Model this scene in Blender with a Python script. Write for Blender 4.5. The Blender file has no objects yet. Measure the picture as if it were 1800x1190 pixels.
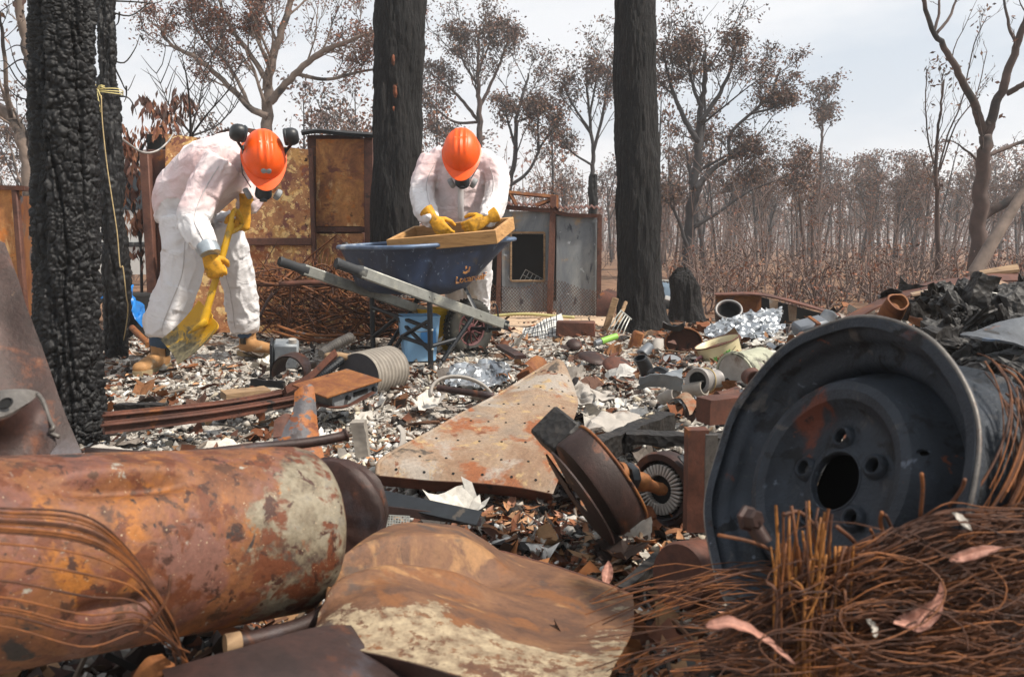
import bpy, bmesh, math, random
import numpy as np
from mathutils import Vector, Matrix, Quaternion

random.seed(7)
rng = np.random.default_rng(7)
scene = bpy.context.scene
COL = scene.collection
R = math.radians

# ------------------------------------------------------------------ camera
PW, FPX, HOR, CAMH = 1800.0, 1350.0, 430.0, 0.72
PITCH = math.atan((595.0 - HOR) / FPX)
cam_data = bpy.data.cameras.new('camera')
cam = bpy.data.objects.new('camera', cam_data)
COL.objects.link(cam)
cam.location = (0, 0, CAMH)
cam.rotation_euler = (math.pi / 2 - PITCH, 0, 0)
cam_data.sensor_width = 36.0
cam_data.lens = 27.0
cam_data.clip_start = 0.05
cam_data.clip_end = 4000
cam_data.dof.use_dof = True
cam_data.dof.focus_distance = 4.3
cam_data.dof.aperture_fstop = 9.0
scene.camera = cam

# ------------------------------------------------------------------ world: thin bright cloud over a Nishita sky
SUN_EL, SUN_AZ = R(52), R(108)       # azimuth clockwise from +Y (straight ahead): from the right
world = bpy.data.worlds.new('World')
scene.world = world
world.use_nodes = True
nt = world.node_tree
nt.nodes.clear()
w_out = nt.nodes.new('ShaderNodeOutputWorld')
w_bg = nt.nodes.new('ShaderNodeBackground')
w_sky = nt.nodes.new('ShaderNodeTexSky')
w_sky.sky_type = 'NISHITA'
w_sky.sun_disc = False
w_sky.sun_elevation = SUN_EL
w_sky.sun_rotation = SUN_AZ
w_sky.dust_density = 2.0
w_tc = nt.nodes.new('ShaderNodeTexCoord')
w_map = nt.nodes.new('ShaderNodeMapping')
w_map.inputs['Scale'].default_value = (1.0, 1.0, 3.2)
w_map.inputs['Location'].default_value = (0.35, 0.1, 0.4)
w_n = nt.nodes.new('ShaderNodeTexNoise')
w_n.inputs['Scale'].default_value = 2.1
w_n.inputs['Detail'].default_value = 6
w_n.inputs['Roughness'].default_value = 0.5
w_ramp = nt.nodes.new('ShaderNodeValToRGB')
w_ramp.color_ramp.elements[0].position = 0.40
w_ramp.color_ramp.elements[0].color = (6.0, 7.0, 8.1, 1)
w_ramp.color_ramp.elements[1].position = 0.58
w_ramp.color_ramp.elements[1].color = (9.6, 9.8, 10.1, 1)
w_mix = nt.nodes.new('ShaderNodeMixRGB')
w_mix.inputs['Fac'].default_value = 0.9
nt.links.new(w_tc.outputs['Generated'], w_map.inputs['Vector'])
nt.links.new(w_map.outputs['Vector'], w_n.inputs['Vector'])
nt.links.new(w_n.outputs['Fac'], w_ramp.inputs['Fac'])
nt.links.new(w_sky.outputs['Color'], w_mix.inputs['Color1'])
nt.links.new(w_ramp.outputs['Color'], w_mix.inputs['Color2'])
nt.links.new(w_mix.outputs['Color'], w_bg.inputs['Color'])
w_bg.inputs['Strength'].default_value = 0.074
nt.links.new(w_bg.outputs['Background'], w_out.inputs['Surface'])

sun_data = bpy.data.lights.new('sun', 'SUN')
sun_data.energy = 5.0
sun_data.angle = R(4)
sun_data.color = (1.0, 0.93, 0.83)
sun = bpy.data.objects.new('sun', sun_data)
COL.objects.link(sun)
sdir = Vector((math.sin(SUN_AZ) * math.cos(SUN_EL), math.cos(SUN_AZ) * math.cos(SUN_EL), math.sin(SUN_EL)))
sun.rotation_euler = sdir.to_track_quat('Z', 'Y').to_euler()
sun.location = (4, 0, 9)

scene.view_settings.view_transform = 'Standard'
scene.view_settings.look = 'None'
scene.view_settings.exposure = 0.46
scene.view_settings.gamma = 1.0
scene.view_settings.use_curve_mapping = False
scene.cycles.use_denoising = True
scene.cycles.max_bounces = 6
scene.cycles.diffuse_bounces = 3
scene.cycles.glossy_bounces = 3
scene.cycles.transparent_max_bounces = 6
scene.cycles.volume_bounces = 3
scene.cycles.sample_clamp_indirect = 4.0

# ------------------------------------------------------------------ places seen in the picture
_cp, _sp = math.cos(PITCH), math.sin(PITCH)

def ray(px, py):
    cx, cy = (px - 900.0) / FPX, (595.0 - py) / FPX
    return Vector((cx, _cp + cy * _sp, -_sp + cy * _cp))

def at(px, py, d):
    """World point seen at photo pixel (px, py) at distance d ahead."""
    r = ray(px, py)
    t = d / r.y
    return Vector((r.x * t, d, CAMH + r.z * t))

def gd(py, z=0.0):
    """Distance ahead at which height z is seen on photo row py."""
    r = ray(900, py)
    return (z - CAMH) / r.z * r.y

def V(*a):
    return Vector(a)

# ------------------------------------------------------------------ noise in numpy
def _hash(ix, iy, iz, seed):
    h = (ix.astype(np.int64) * 374761393 + iy.astype(np.int64) * 668265263 + iz.astype(np.int64) * 2147483647 + seed * 974634777) & 0xFFFFFFFF
    h = ((h ^ (h >> 13)) * 1274126177) & 0xFFFFFFFF
    h = ((h ^ (h >> 16)) * 2246822519) & 0xFFFFFFFF
    return ((h ^ (h >> 15)) & 0xFFFFFF) / float(0xFFFFFF)

def vnoise(p, seed=0):
    p = np.asarray(p, float)
    i = np.floor(p)
    f = p - i
    f = f * f * (3 - 2 * f)
    i = i.astype(np.int64)
    out = 0
    for dx in (0, 1):
        wx = f[:, 0] if dx else 1 - f[:, 0]
        for dy in (0, 1):
            wy = f[:, 1] if dy else 1 - f[:, 1]
            for dz in (0, 1):
                wz = f[:, 2] if dz else 1 - f[:, 2]
                out = out + wx * wy * wz * _hash(i[:, 0] + dx, i[:, 1] + dy, i[:, 2] + dz, seed)
    return out

def fbm(p, seed=0, octs=4, rough=0.5):
    p = np.asarray(p, float)
    a, s, t = 1.0, 0.0, 0.0
    for k in range(octs):
        s = s + a * (vnoise(p * 2 ** k, seed + k) - 0.5)
        t += a
        a *= rough
    return s / t * 2

def worley(p, seed=0):
    """F1 and F2 distances."""
    p = np.asarray(p, float)
    i = np.floor(p).astype(np.int64)
    f1 = np.full(len(p), 9.0)
    f2 = np.full(len(p), 9.0)
    for dx in (-1, 0, 1):
        for dy in (-1, 0, 1):
            for dz in (-1, 0, 1):
                c = i + np.array([dx, dy, dz])
                q = np.stack([c[:, k] + _hash(c[:, 0], c[:, 1], c[:, 2], seed + 11 * k + 3) for k in range(3)], 1)
                d = np.sqrt(((q - p) ** 2).sum(1))
                n1 = np.minimum(f1, d)
                f2 = np.minimum(f2, np.maximum(f1, d))
                f1 = n1
    return f1, f2

def n1(x, y, z=0.0, seed=0, octs=3):
    return float(fbm(np.array([[x, y, z]]), seed, octs)[0])

# ------------------------------------------------------------------ geometry collector
class Geo:
    def __init__(self):
        self.v, self.f, self.n, self.c = [], [], 0, []

    def add(self, verts, faces, col=None):
        verts = np.asarray([tuple(a) for a in verts] if not isinstance(verts, np.ndarray) else verts, float).reshape(-1, 3)
        self.v.append(verts)
        if isinstance(faces, np.ndarray):
            faces = (faces + self.n).tolist()
        else:
            o = self.n
            faces = [[i + o for i in f] for f in faces]
        self.f.extend(faces)
        self.n += len(verts)
        if col is not None:
            col = np.asarray(col, float)
            if col.ndim == 1:
                col = np.tile(col, (len(verts), 1))
            self.c.append(col)
        return self

    def bm(self, bm, M=None):
        bm.verts.ensure_lookup_table()
        for i, v in enumerate(bm.verts):
            v.index = i
        vs = [(M @ v.co) if M is not None else v.co.copy() for v in bm.verts]
        flip = M is not None and M.to_3x3().determinant() < 0
        fs = [[v.index for v in (reversed(f.verts) if flip else f.verts)] for f in bm.faces]
        bm.free()
        return self.add(vs, fs)

    def box(self, M, sx, sy, sz, bev=0.0, seg=1):
        """Box of size sx, sy, sz centred on M's origin (M: Matrix or Vector)."""
        if isinstance(M, Vector):
            M = Matrix.Translation(M)
        b = bmesh.new()
        bmesh.ops.create_cube(b, size=1.0)
        for v in b.verts:
            v.co = Vector((v.co.x * sx, v.co.y * sy, v.co.z * sz))
        if bev > 0:
            bmesh.ops.bevel(b, geom=list(b.edges), offset=bev, segments=seg, profile=0.6, affect='EDGES')
        return self.bm(b, M)

    def tube(self, pts, r, n=8, cap=True, ref=None, closed=False, twist=0.0):
        """Swept tube; r a number, a list, or a list of (a, b) half widths along ref and across."""
        pts = [Vector(p) for p in pts]
        m = len(pts)
        if not isinstance(r, (list, tuple, np.ndarray)):
            r = [r] * m
        V_, up = [], None
        for i, p in enumerate(pts):
            if closed:
                t = pts[(i + 1) % m] - pts[i - 1]
            else:
                t = pts[min(i + 1, m - 1)] - pts[max(i - 1, 0)]
            if t.length < 1e-9:
                t = Vector((0, 0, 1))
            t.normalize()
            if up is None:
                up = Vector(ref) if ref is not None else (Vector((0, 0, 1)) if abs(t.z) < 0.9 else Vector((1, 0, 0)))
            elif ref is not None:
                up = Vector(ref)
            a = up - t * up.dot(t)
            if a.length < 1e-6:
                a = t.orthogonal()
            a.normalize()
            up = a
            b = t.cross(a)
            ra, rb = r[i] if isinstance(r[i], (tuple, list)) else (r[i], r[i])
            for k in range(n):
                an = 2 * math.pi * k / n + twist
                V_.append(p + a * (ra * math.cos(an)) + b * (rb * math.sin(an)))
        F = []
        for i in range(m if closed else m - 1):
            j = (i + 1) % m
            for k in range(n):
                l = (k + 1) % n
                F.append([i * n + k, i * n + l, j * n + l, j * n + k])
        if cap and not closed:
            F.append([k for k in range(n)][::-1])
            F.append([(m - 1) * n + k for k in range(n)])
        return self.add(V_, F)

    def lathe(self, prof, n=32, M=None, close=False, a0=0.0, a1=2 * math.pi):
        """prof: list of (r, z) turned round local Z."""
        full = abs(a1 - a0 - 2 * math.pi) < 1e-6
        cols = n if full else n + 1
        V_, F = [], []
        for k in range(cols):
            a = a0 + (a1 - a0) * k / n
            for (rr, zz) in prof:
                v = Vector((rr * math.cos(a), rr * math.sin(a), zz))
                V_.append(M @ v if M is not None else v)
        m = len(prof)
        for k in range(n):
            l = (k + 1) % cols
            for j in range(m if close else m - 1):
                jj = (j + 1) % m
                F.append([k * m + j, l * m + j, l * m + jj, k * m + jj])
        return self.add(V_, F)

    def grid(self, P, thick=0.0, closed_u=False):
        """P: array (a, b, 3) of points; thick gives it a second skin and edges."""
        P = np.asarray(P, float)
        a, b = P.shape[:2]
        du = np.gradient(P, axis=0)
        dv = np.gradient(P, axis=1)
        N = np.cross(du, dv)
        N /= np.linalg.norm(N, axis=2, keepdims=True) + 1e-12
        idx = np.arange(a * b).reshape(a, b)
        q = np.stack([idx[:-1, :-1], idx[1:, :-1], idx[1:, 1:], idx[:-1, 1:]], -1).reshape(-1, 4)
        if thick <= 0:
            return self.add(P.reshape(-1, 3), q)
        top = (P + N * thick / 2).reshape(-1, 3)
        bot = (P - N * thick / 2).reshape(-1, 3)
        F = q.tolist() + (q[:, ::-1] + a * b).tolist()
        per = list(idx[0, :]) + list(idx[1:, -1]) + list(idx[-1, -2::-1]) + list(idx[-2:0:-1, 0])
        per = [int(x) for x in per]
        for i in range(len(per)):
            x, y = per[i], per[(i + 1) % len(per)]
            F.append([x, y, y + a * b, x + a * b])
        return self.add(np.vstack([top, bot]), F)

    def prism(self, poly, M, depth):
        """poly in M's local XY, extruded from 0 to depth along local Z."""
        n = len(poly)
        V_ = [M @ Vector((x, y, 0)) for x, y in poly] + [M @ Vector((x, y, depth)) for x, y in poly]
        F = [list(range(n))[::-1], [n + i for i in range(n)]]
        F += [[i, (i + 1) % n, n + (i + 1) % n, n + i] for i in range(n)]
        return self.add(V_, F)

    def ball(self, c, rx, ry=None, rz=None, M=None, seg=16, rings=10):
        ry = rx if ry is None else ry
        rz = rx if rz is None else rz
        b = bmesh.new()
        bmesh.ops.create_uvsphere(b, u_segments=seg, v_segments=rings, radius=1.0)
        T = Matrix.Translation(c) @ (M.to_4x4() if M is not None else Matrix.Identity(4)) @ Matrix.Diagonal((rx, ry, rz, 1))
        return self.bm(b, T)

    def verts(self):
        return np.vstack(self.v)

    def warp(self, fn):
        """Push every vertex: fn(array) -> array."""
        self.v = [fn(self.verts())]
        return self

    def mesh(self, name, smooth=True, angle=40, off=None):
        me = bpy.data.meshes.new(name)
        v = self.verts()
        if off is not None:
            v = v - np.array(off)
        me.from_pydata(v.tolist(), [], self.f) if any(len(x) > 4 or len(x) != len(self.f[0]) for x in self.f[:4000]) or len(self.f) < 3000 else fast_mesh(me, v, self.f)
        if self.c:
            at_ = me.color_attributes.new('Col', 'FLOAT_COLOR', 'POINT')
            c = np.vstack(self.c)
            c = np.hstack([c, np.ones((len(c), 1))]) if c.shape[1] == 3 else c
            at_.data.foreach_set('color', c.astype(np.float32).ravel())
        if smooth:
            me.shade_smooth()
            if angle < 179:
                me.set_sharp_from_angle(angle=R(angle))
        return me

def fast_mesh(me, v, f):
    try:
        fa = np.asarray(f, dtype=np.int32)
        assert fa.ndim == 2
    except Exception:
        me.from_pydata(v.tolist(), [], f)
        return
    k = fa.shape[1]
    me.vertices.add(len(v))
    me.vertices.foreach_set('co', np.asarray(v, np.float32).ravel())
    me.loops.add(fa.size)
    me.loops.foreach_set('vertex_index', fa.ravel())
    me.polygons.add(len(fa))
    me.polygons.foreach_set('loop_start', np.arange(0, fa.size, k, dtype=np.int32))
    me.update(calc_edges=True)

# ------------------------------------------------------------------ objects
def wloc(o):
    p = Vector((0, 0, 0))
    while o is not None:
        p = p + Vector(o.location)
        o = o.parent
    return p

def put(name, me, mat, parent=None, loc=None):
    o = bpy.data.objects.new(name, me)
    COL.objects.link(o)
    if parent is not None:
        o.parent = parent
    if loc is not None:
        o.location = loc
    if mat is not None:
        me.materials.clear()
        me.materials.append(mat)
    return o

def tag(o, label=None, cat=None, group=None, kind=None):
    if label: o['label'] = label
    if cat: o['category'] = cat
    if group: o['group'] = group
    if kind: o['kind'] = kind
    return o

def thing(name, label, cat, loc, group=None):
    o = bpy.data.objects.new(name, None)
    COL.objects.link(o)
    o.empty_display_size = 0.1
    o.location = loc
    return tag(o, label, cat, group)

def part(name, g, mat, parent, smooth=True, angle=40, label=None, kind=None):
    """g in world coordinates; the part keeps its parent's origin."""
    me = g.mesh(name, smooth, angle, wloc(parent))
    o = put(name, me, mat, parent)
    return tag(o, label, None, None, kind)

def solo(name, g, mat, label, cat, group=None, kind=None, smooth=True, angle=40, loc=None):
    """A top-level thing that is one mesh; its origin sits at its base centre."""
    v = g.verts()
    if loc is None:
        loc = Vector(((v[:, 0].min() + v[:, 0].max()) / 2, (v[:, 1].min() + v[:, 1].max()) / 2, v[:, 2].min()))
    me = g.mesh(name, smooth, angle, loc)
    o = put(name, me, mat, None, loc)
    return tag(o, label, cat, group, kind)

def setting(name, g, mat, kind='structure', smooth=True, angle=60):
    o = put(name, g.mesh(name, smooth, angle), mat)
    o['kind'] = kind
    return o

def copy_tree(o, parent=None):
    c = o.copy()
    COL.objects.link(c)
    c.parent = parent
    for ch in list(o.children):
        copy_tree(ch, c)
    return c

def axes(o, x=None, y=None, z=None):
    """Frame at o from two given axes (the first given one is kept exactly)."""
    if z is not None and x is not None:
        z = Vector(z).normalized(); x = Vector(x); x = (x - z * x.dot(z)).normalized(); y = z.cross(x)
    elif x is not None and y is not None:
        x = Vector(x).normalized(); y = Vector(y); y = (y - x * y.dot(x)).normalized(); z = x.cross(y)
    elif z is not None and y is not None:
        z = Vector(z).normalized(); y = Vector(y); y = (y - z * y.dot(z)).normalized(); x = y.cross(z)
    elif z is not None:
        z = Vector(z).normalized(); x = z.orthogonal().normalized(); y = z.cross(x)
    M = Matrix((x, y, z)).transposed().to_4x4()
    M.translation = Vector(o)
    return M

def curve(pts, n=20):
    """Catmull-Rom through pts."""
    P = [Vector(p) for p in pts]
    P = [P[0] * 2 - P[1]] + P + [P[-1] * 2 - P[-2]]
    m = len(P) - 3
    out = []
    for k in range(n + 1):
        u = k / n * m
        i = min(int(u), m - 1)
        t = u - i
        a, b, c, d = P[i:i + 4]
        out.append(0.5 * ((2 * b) + (c - a) * t + (2 * a - 5 * b + 4 * c - d) * t * t + (3 * b - a - 3 * c + d) * t ** 3))
    return out

def curve1(vals, n=20):
    return [v.x for v in curve([Vector((a, 0, 0)) for a in vals], n)]

def patch(ctrl, nu=24, nv=24):
    """Smooth grid through rows of control points."""
    rows = [curve(r, nv) for r in ctrl]
    cols = [curve([rows[i][j] for i in range(len(rows))], nu) for j in range(nv + 1)]
    return np.array([[list(cols[j][i]) for j in range(nv + 1)] for i in range(nu + 1)])

def modify(g, mods, name='tmp'):
    """Run modifiers on a collector; gives back vertices and faces."""
    me = bpy.data.meshes.new(name)
    me.from_pydata(g.verts().tolist(), [], g.f)
    o = bpy.data.objects.new(name, me)
    COL.objects.link(o)
    others = []
    for kind, opts in mods:
        m = o.modifiers.new(kind, kind)
        for k, v in opts.items():
            setattr(m, k, v)
    dg = bpy.context.evaluated_depsgraph_get()
    dg.update()
    ev = o.evaluated_get(dg)
    e = bpy.data.meshes.new_from_object(ev)
    v = np.zeros(len(e.vertices) * 3)
    e.vertices.foreach_get('co', v)
    nn = np.zeros(len(e.vertices) * 3)
    e.vertices.foreach_get('normal', nn)
    f = [list(p.vertices) for p in e.polygons]
    bpy.data.objects.remove(o)
    bpy.data.meshes.remove(me)
    bpy.data.meshes.remove(e)
    return v.reshape(-1, 3), f, nn.reshape(-1, 3)

def text_geo(s, M, size, extrude=0.001):
    cu = bpy.data.curves.new('txt', 'FONT')
    cu.body = s
    cu.size = size
    cu.extrude = extrude
    cu.align_x = 'CENTER'
    cu.align_y = 'CENTER'
    cu.resolution_u = 2
    o = bpy.data.objects.new('txt', cu)
    COL.objects.link(o)
    dg = bpy.context.evaluated_depsgraph_get()
    dg.update()
    e = bpy.data.meshes.new_from_object(o.evaluated_get(dg))
    g = Geo()
    g.add([M @ v.co for v in e.vertices], [list(p.vertices) for p in e.polygons])
    bpy.data.objects.remove(o)
    bpy.data.meshes.remove(e)
    return g

# ------------------------------------------------------------------ materials
def lin(h):
    if not isinstance(h, str):
        return tuple(h)[:3] + (1.0,)
    h = h.lstrip('#')
    c = [int(h[i:i + 2], 16) / 255 for i in (0, 2, 4)]
    return tuple(x / 12.92 if x <= 0.04045 else ((x + 0.055) / 1.055) ** 2.4 for x in c) + (1.0,)

class Mat:
    def __init__(self, name, rough=0.7, metal=0.0, spec=0.5, coat=0.0):
        self.m = bpy.data.materials.new(name)
        self.m.use_nodes = True
        self.t = self.m.node_tree
        self.t.nodes.clear()
        self.out = self.N('ShaderNodeOutputMaterial')
        self.b = self.N('ShaderNodeBsdfPrincipled')
        self.b.inputs['Roughness'].default_value = rough
        self.b.inputs['Metallic'].default_value = metal
        self.b.inputs['Specular IOR Level'].default_value = spec
        self.b.inputs['Coat Weight'].default_value = coat
        self.L(self.b.outputs[0], self.out.inputs[0])
        self.tc = self.N('ShaderNodeTexCoord')
        self.co = self.tc.outputs['Object']
        self.h = None
        self.col = None

    def N(self, t):
        return self.t.nodes.new(t)

    def L(self, a, b):
        self.t.links.new(a, b)

    def vec(self, scale=(1, 1, 1), loc=(0, 0, 0)):
        m = self.N('ShaderNodeMapping')
        m.inputs['Scale'].default_value = scale
        m.inputs['Location'].default_value = loc
        self.L(self.co, m.inputs['Vector'])
        return m.outputs[0]

    def noise(self, scale, detail=6, rough=0.6, dist=0.0, aniso=(1, 1, 1), loc=(0, 0, 0)):
        n = self.N('ShaderNodeTexNoise')
        n.inputs['Scale'].default_value = scale
        n.inputs['Detail'].default_value = detail
        n.inputs['Roughness'].default_value = rough
        n.inputs['Distortion'].default_value = dist
        self.L(self.vec(aniso, loc), n.inputs['Vector'])
        return n.outputs['Fac']

    def voro(self, scale, feature='F1', aniso=(1, 1, 1), loc=(0, 0, 0), out='Distance', rnd=1.0):
        n = self.N('ShaderNodeTexVoronoi')
        n.feature = feature
        n.inputs['Scale'].default_value = scale
        n.inputs['Randomness'].default_value = rnd
        self.L(self.vec(aniso, loc), n.inputs['Vector'])
        return n.outputs[out]

    def ramp(self, fac, stops, interp='LINEAR'):
        r = self.N('ShaderNodeValToRGB')
        cr = r.color_ramp
        cr.interpolation = interp
        while len(cr.elements) < len(stops):
            cr.elements.new(0.5)
        for e, (p, c) in zip(cr.elements, stops):
            e.position = p
            e.color = lin(c) if not isinstance(c, (int, float)) else (c, c, c, 1)
        self.L(fac, r.inputs[0])
        return r.outputs[0]

    def mask(self, fac, lo, hi):
        r = self.N('ShaderNodeMapRange')
        r.interpolation_type = 'SMOOTHSTEP'
        r.inputs['From Min'].default_value = lo
        r.inputs['From Max'].default_value = hi
        self.L(fac, r.inputs['Value'])
        return r.outputs[0]

    def math(self, op, a, b=None):
        m = self.N('ShaderNodeMath')
        m.operation = op
        for i, x in enumerate((a, b)):
            if x is None: continue
            if isinstance(x, (int, float)): m.inputs[i].default_value = x
            else: self.L(x, m.inputs[i])
        return m.outputs[0]

    def mix(self, fac, a, b, mode='MIX'):
        m = self.N('ShaderNodeMixRGB')
        m.blend_type = mode
        for i, x in enumerate((fac, a, b)):
            if isinstance(x, (int, float)) and i == 0: m.inputs[0].default_value = x
            elif isinstance(x, (str, tuple)): m.inputs[i].default_value = lin(x)
            else: self.L(x, m.inputs[i])
        return m.outputs[0]

    def attr(self, name='Col'):
        a = self.N('ShaderNodeAttribute')
        a.attribute_name = name
        return a.outputs['Color']

    def layer(self, col, scale, lo, hi, detail=6, rough=0.62, dist=0.4, aniso=(1, 1, 1), loc=(0, 0, 0), amount=1.0):
        f = self.mask(self.noise(scale, detail, rough, dist, aniso, loc), lo, hi)
        if amount != 1.0:
            f = self.math('MULTIPLY', f, amount)
        self.col = self.mix(f, self.col, col)
        return f

    def bump(self, h, strength=0.4, dist=0.01):
        b = self.N('ShaderNodeBump')
        b.inputs['Strength'].default_value = strength
        b.inputs['Distance'].default_value = dist
        self.L(h, b.inputs['Height'])
        if self.h is not None:
            self.L(self.h, b.inputs['Normal'])
        self.h = b.outputs[0]

    def done(self, gain=1.0):
        if self.col is not None:
            if gain != 1.0:
                self.col = self.mix(1.0, self.col, (gain, gain, gain), 'MULTIPLY')
            self.L(self.col, self.b.inputs['Base Color'])
        if self.h is not None:
            self.L(self.h, self.b.inputs['Normal'])
        return self.m

def rust(name, stops, scale=6, layers=(), fine=60, rough=0.75, metal=0.0, bump=0.35, aniso=(1, 1, 1), spec=0.4, loc=(0, 0, 0), speck=True, gain=0.76):
    m = Mat(name, rough, metal, spec)
    m.co = m.tc.outputs['Object']
    a = m.noise(scale, 8, 0.68, 0.6, aniso, loc)
    m.col = m.ramp(a, stops)
    k = 1.3
    for L_ in layers:
        m.layer(*L_[:4], loc=(k, k * 2, -k), aniso=L_[4] if len(L_) > 4 else aniso)
        k += 3.7
    f = m.noise(fine, 5, 0.7, 0.2, loc=(5, 1, 2))
    if speck:
        m.col = m.mix(0.55, m.col, m.ramp(f, [(0.28, 0.35), (0.5, 0.85), (0.72, 1.25)]), 'MULTIPLY')
        m.col = m.mix(m.mask(m.noise(fine * 2.2, 3, 0.6, 0, loc=(9, 2, 4)), 0.66, 0.74), m.col, '#1c100a')
    m.bump(a, bump * 0.6, 0.012)
    m.bump(f, bump, 0.0025)
    return m.done(gain)

def plain(name, col, rough=0.6, metal=0.0, var=0.25, scale=20, bump=0.15, spec=0.5, dirt=None, coat=0.0, dirt_lo=0.55, dirt_hi=0.7, dirt_scale=6):
    m = Mat(name, rough, metal, spec, coat)
    f = m.noise(scale, 5, 0.6)
    c = lin(col)
    lo = tuple(x * (1 - var) for x in c[:3]); hi = tuple(min(1, x * (1 + var)) for x in c[:3])
    m.col = m.ramp(f, [(0.3, lo), (0.7, hi)])
    if dirt:
        m.layer(dirt, dirt_scale, dirt_lo, dirt_hi)
    if bump:
        m.bump(f, bump, 0.003)
    return m.done()

MT = {}
MT['tank'] = rust('tank_rust', [(0.28, '#4a2c1e'), (0.42, '#86492a'), (0.52, '#9c5a2c'), (0.62, '#8d5232'), (0.75, '#6b4434')], 5,
                  [('#b4722a', 3.4, 0.52, 0.64), ('#7a5a50', 4.5, 0.55, 0.66), ('#38302e', 7, 0.60, 0.68), ('#9b9a90', 16, 0.66, 0.72)], 70, 0.62, 0.15)
MT['fender'] = rust('fender_rust', [(0.25, '#4f3227'), (0.42, '#74483a'), (0.55, '#87513a'), (0.7, '#9c643c')], 4,
                    [('#b98a52', 3.0, 0.55, 0.63, (1, 1.8, 1)), ('#8a6038', 6, 0.56, 0.68), ('#c9b384', 11, 0.60, 0.66), ('#4c3b33', 14, 0.63, 0.7)], 80, 0.7)
MT['sheet'] = rust('pale_rust_sheet', [(0.25, '#6f5240'), (0.42, '#94755c'), (0.55, '#a58c74'), (0.72, '#857669')], 4.5,
                   [('#9a5d38', 5.2, 0.53, 0.60), ('#ada092', 4.6, 0.55, 0.63), ('#54493f', 7, 0.62, 0.68), ('#b99b70', 22, 0.56, 0.66, (1, 1, 0.3)), ('#7a4a30', 16, 0.62, 0.68)], 120, 0.72)
MT['dark_rust'] = rust('dark_rust', [(0.25, '#231815'), (0.45, '#3a2823'), (0.6, '#4a3029'), (0.78, '#5a4036')], 5,
                       [('#4d474c', 3.5, 0.56, 0.68), ('#6b3f28', 8, 0.6, 0.68), ('#8b6f58', 13, 0.68, 0.73)], 90, 0.55, 0.2)
MT['brown_rust'] = rust('brown_rust', [(0.25, '#3a211a'), (0.45, '#5f3a2c'), (0.6, '#744432'), (0.78, '#8a5a3e')], 6,
                        [('#94561f', 5, 0.6, 0.7), ('#2d2320', 8, 0.6, 0.68)], 90, 0.7)
MT['orange_rust'] = rust('orange_rust', [(0.25, '#54301e'), (0.42, '#804a28'), (0.58, '#9c6432'), (0.75, '#84583e')], 7,
                         [('#5e5c60', 6, 0.56, 0.64), ('#3a2219', 9, 0.62, 0.7)], 90, 0.75)
MT['cabinet'] = rust('cabinet_rust', [(0.25, '#6a4333'), (0.42, '#8f6040'), (0.55, '#a5744c'), (0.72, '#875a44')], 4.6,
                      [('#b98a52', 5, 0.52, 0.60), ('#d0ad74', 14, 0.545, 0.585), ('#8a4f2c', 6.5, 0.56, 0.62), ('#76483a', 8, 0.56, 0.61), ('#d8bd8c', 30, 0.62, 0.66), ('#3c261d', 11, 0.66, 0.7)], 40, 0.8, gain=1.4)
MT['cabinet2'] = rust('cabinet_rust_streaked', [(0.25, '#4a2e20'), (0.42, '#7d4f30'), (0.55, '#9f6c3c'), (0.72, '#c09a68')], 3.4,
                      [('#cba878', 5, 0.56, 0.66, (1, 1, 0.5)), ('#63392a', 4.4, 0.54, 0.64, (1, 1, 1.6)), ('#a0602c', 12, 0.58, 0.66), ('#1f1410', 7, 0.655, 0.72)], 40, 0.8, gain=1.4)
MT['flaked_steel'] = rust('flaked_steel', [(0.3, '#474549'), (0.5, '#605d60'), (0.7, '#74706e')], 6, [('#a3602a', 15, 0.50, 0.54), ('#7a4222', 26, 0.56, 0.6), ('#3a3030', 8, 0.6, 0.67)], 90, 0.6)
MT['frame_rust'] = rust('frame_rust', [(0.3, '#452a22'), (0.5, '#6a4335'), (0.7, '#7c5240')], 5, [('#3a2520', 7, 0.6, 0.7)], 60, 0.75)
MT['wire'] = rust('wire_rust', [(0.3, '#3a2014'), (0.45, '#6e4122'), (0.58, '#935728'), (0.75, '#6d442e')], 14, [('#8d8a86', 40, 0.68, 0.74)], 150, 0.7)
MT['wire_orange'] = rust('wire_rust_orange', [(0.3, '#55301a'), (0.45, '#96602c'), (0.58, '#b57532'), (0.75, '#86583a')], 14, [('#8d8a86', 40, 0.66, 0.72)], 150, 0.7)
MT['wire_dark'] = rust('wire_rust_dark', [(0.3, '#26150f'), (0.5, '#54301c'), (0.7, '#7c4a28')], 14, [], 150, 0.7)
MT['rim'] = rust('burnt_rim_steel', [(0.3, '#1d2025'), (0.5, '#2b3037'), (0.7, '#3a4049')], 7,
                 [('#5d3225', 6.5, 0.60, 0.66), ('#1a1c20', 9, 0.6, 0.68), ('#5a606a', 45, 0.64, 0.7), ('#6a3a28', 30, 0.66, 0.71), ('#4d4a48', 16, 0.60, 0.68), ('#15171a', 24, 0.58, 0.64)], 170, 0.55, 0.3, 0.9, speck=False, gain=1.0)
MT['rim_edge'] = rust('burnt_rim_edge', [(0.3, '#55504c'), (0.5, '#7b756f'), (0.7, '#9a938a')], 9, [('#5b3a2a', 9, 0.56, 0.66)], 120, 0.5, 0.4, 0.2)
MT['galv'] = plain('galvanised_steel', '#9a9a93', 0.42, 0.55, 0.18, 30, 0.08, dirt='#b7b4a6', dirt_scale=14)
MT['black_metal'] = plain('black_painted_steel', '#1d2024', 0.45, 0.2, 0.3, 30, 0.1, dirt='#4a423a', dirt_scale=18, dirt_lo=0.6)
MT['black_rubber'] = plain('black_rubber', '#25241f', 0.8, 0, 0.25, 30, 0.3, dirt='#6a5f4e', dirt_scale=9, dirt_lo=0.5, dirt_hi=0.75)
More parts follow.
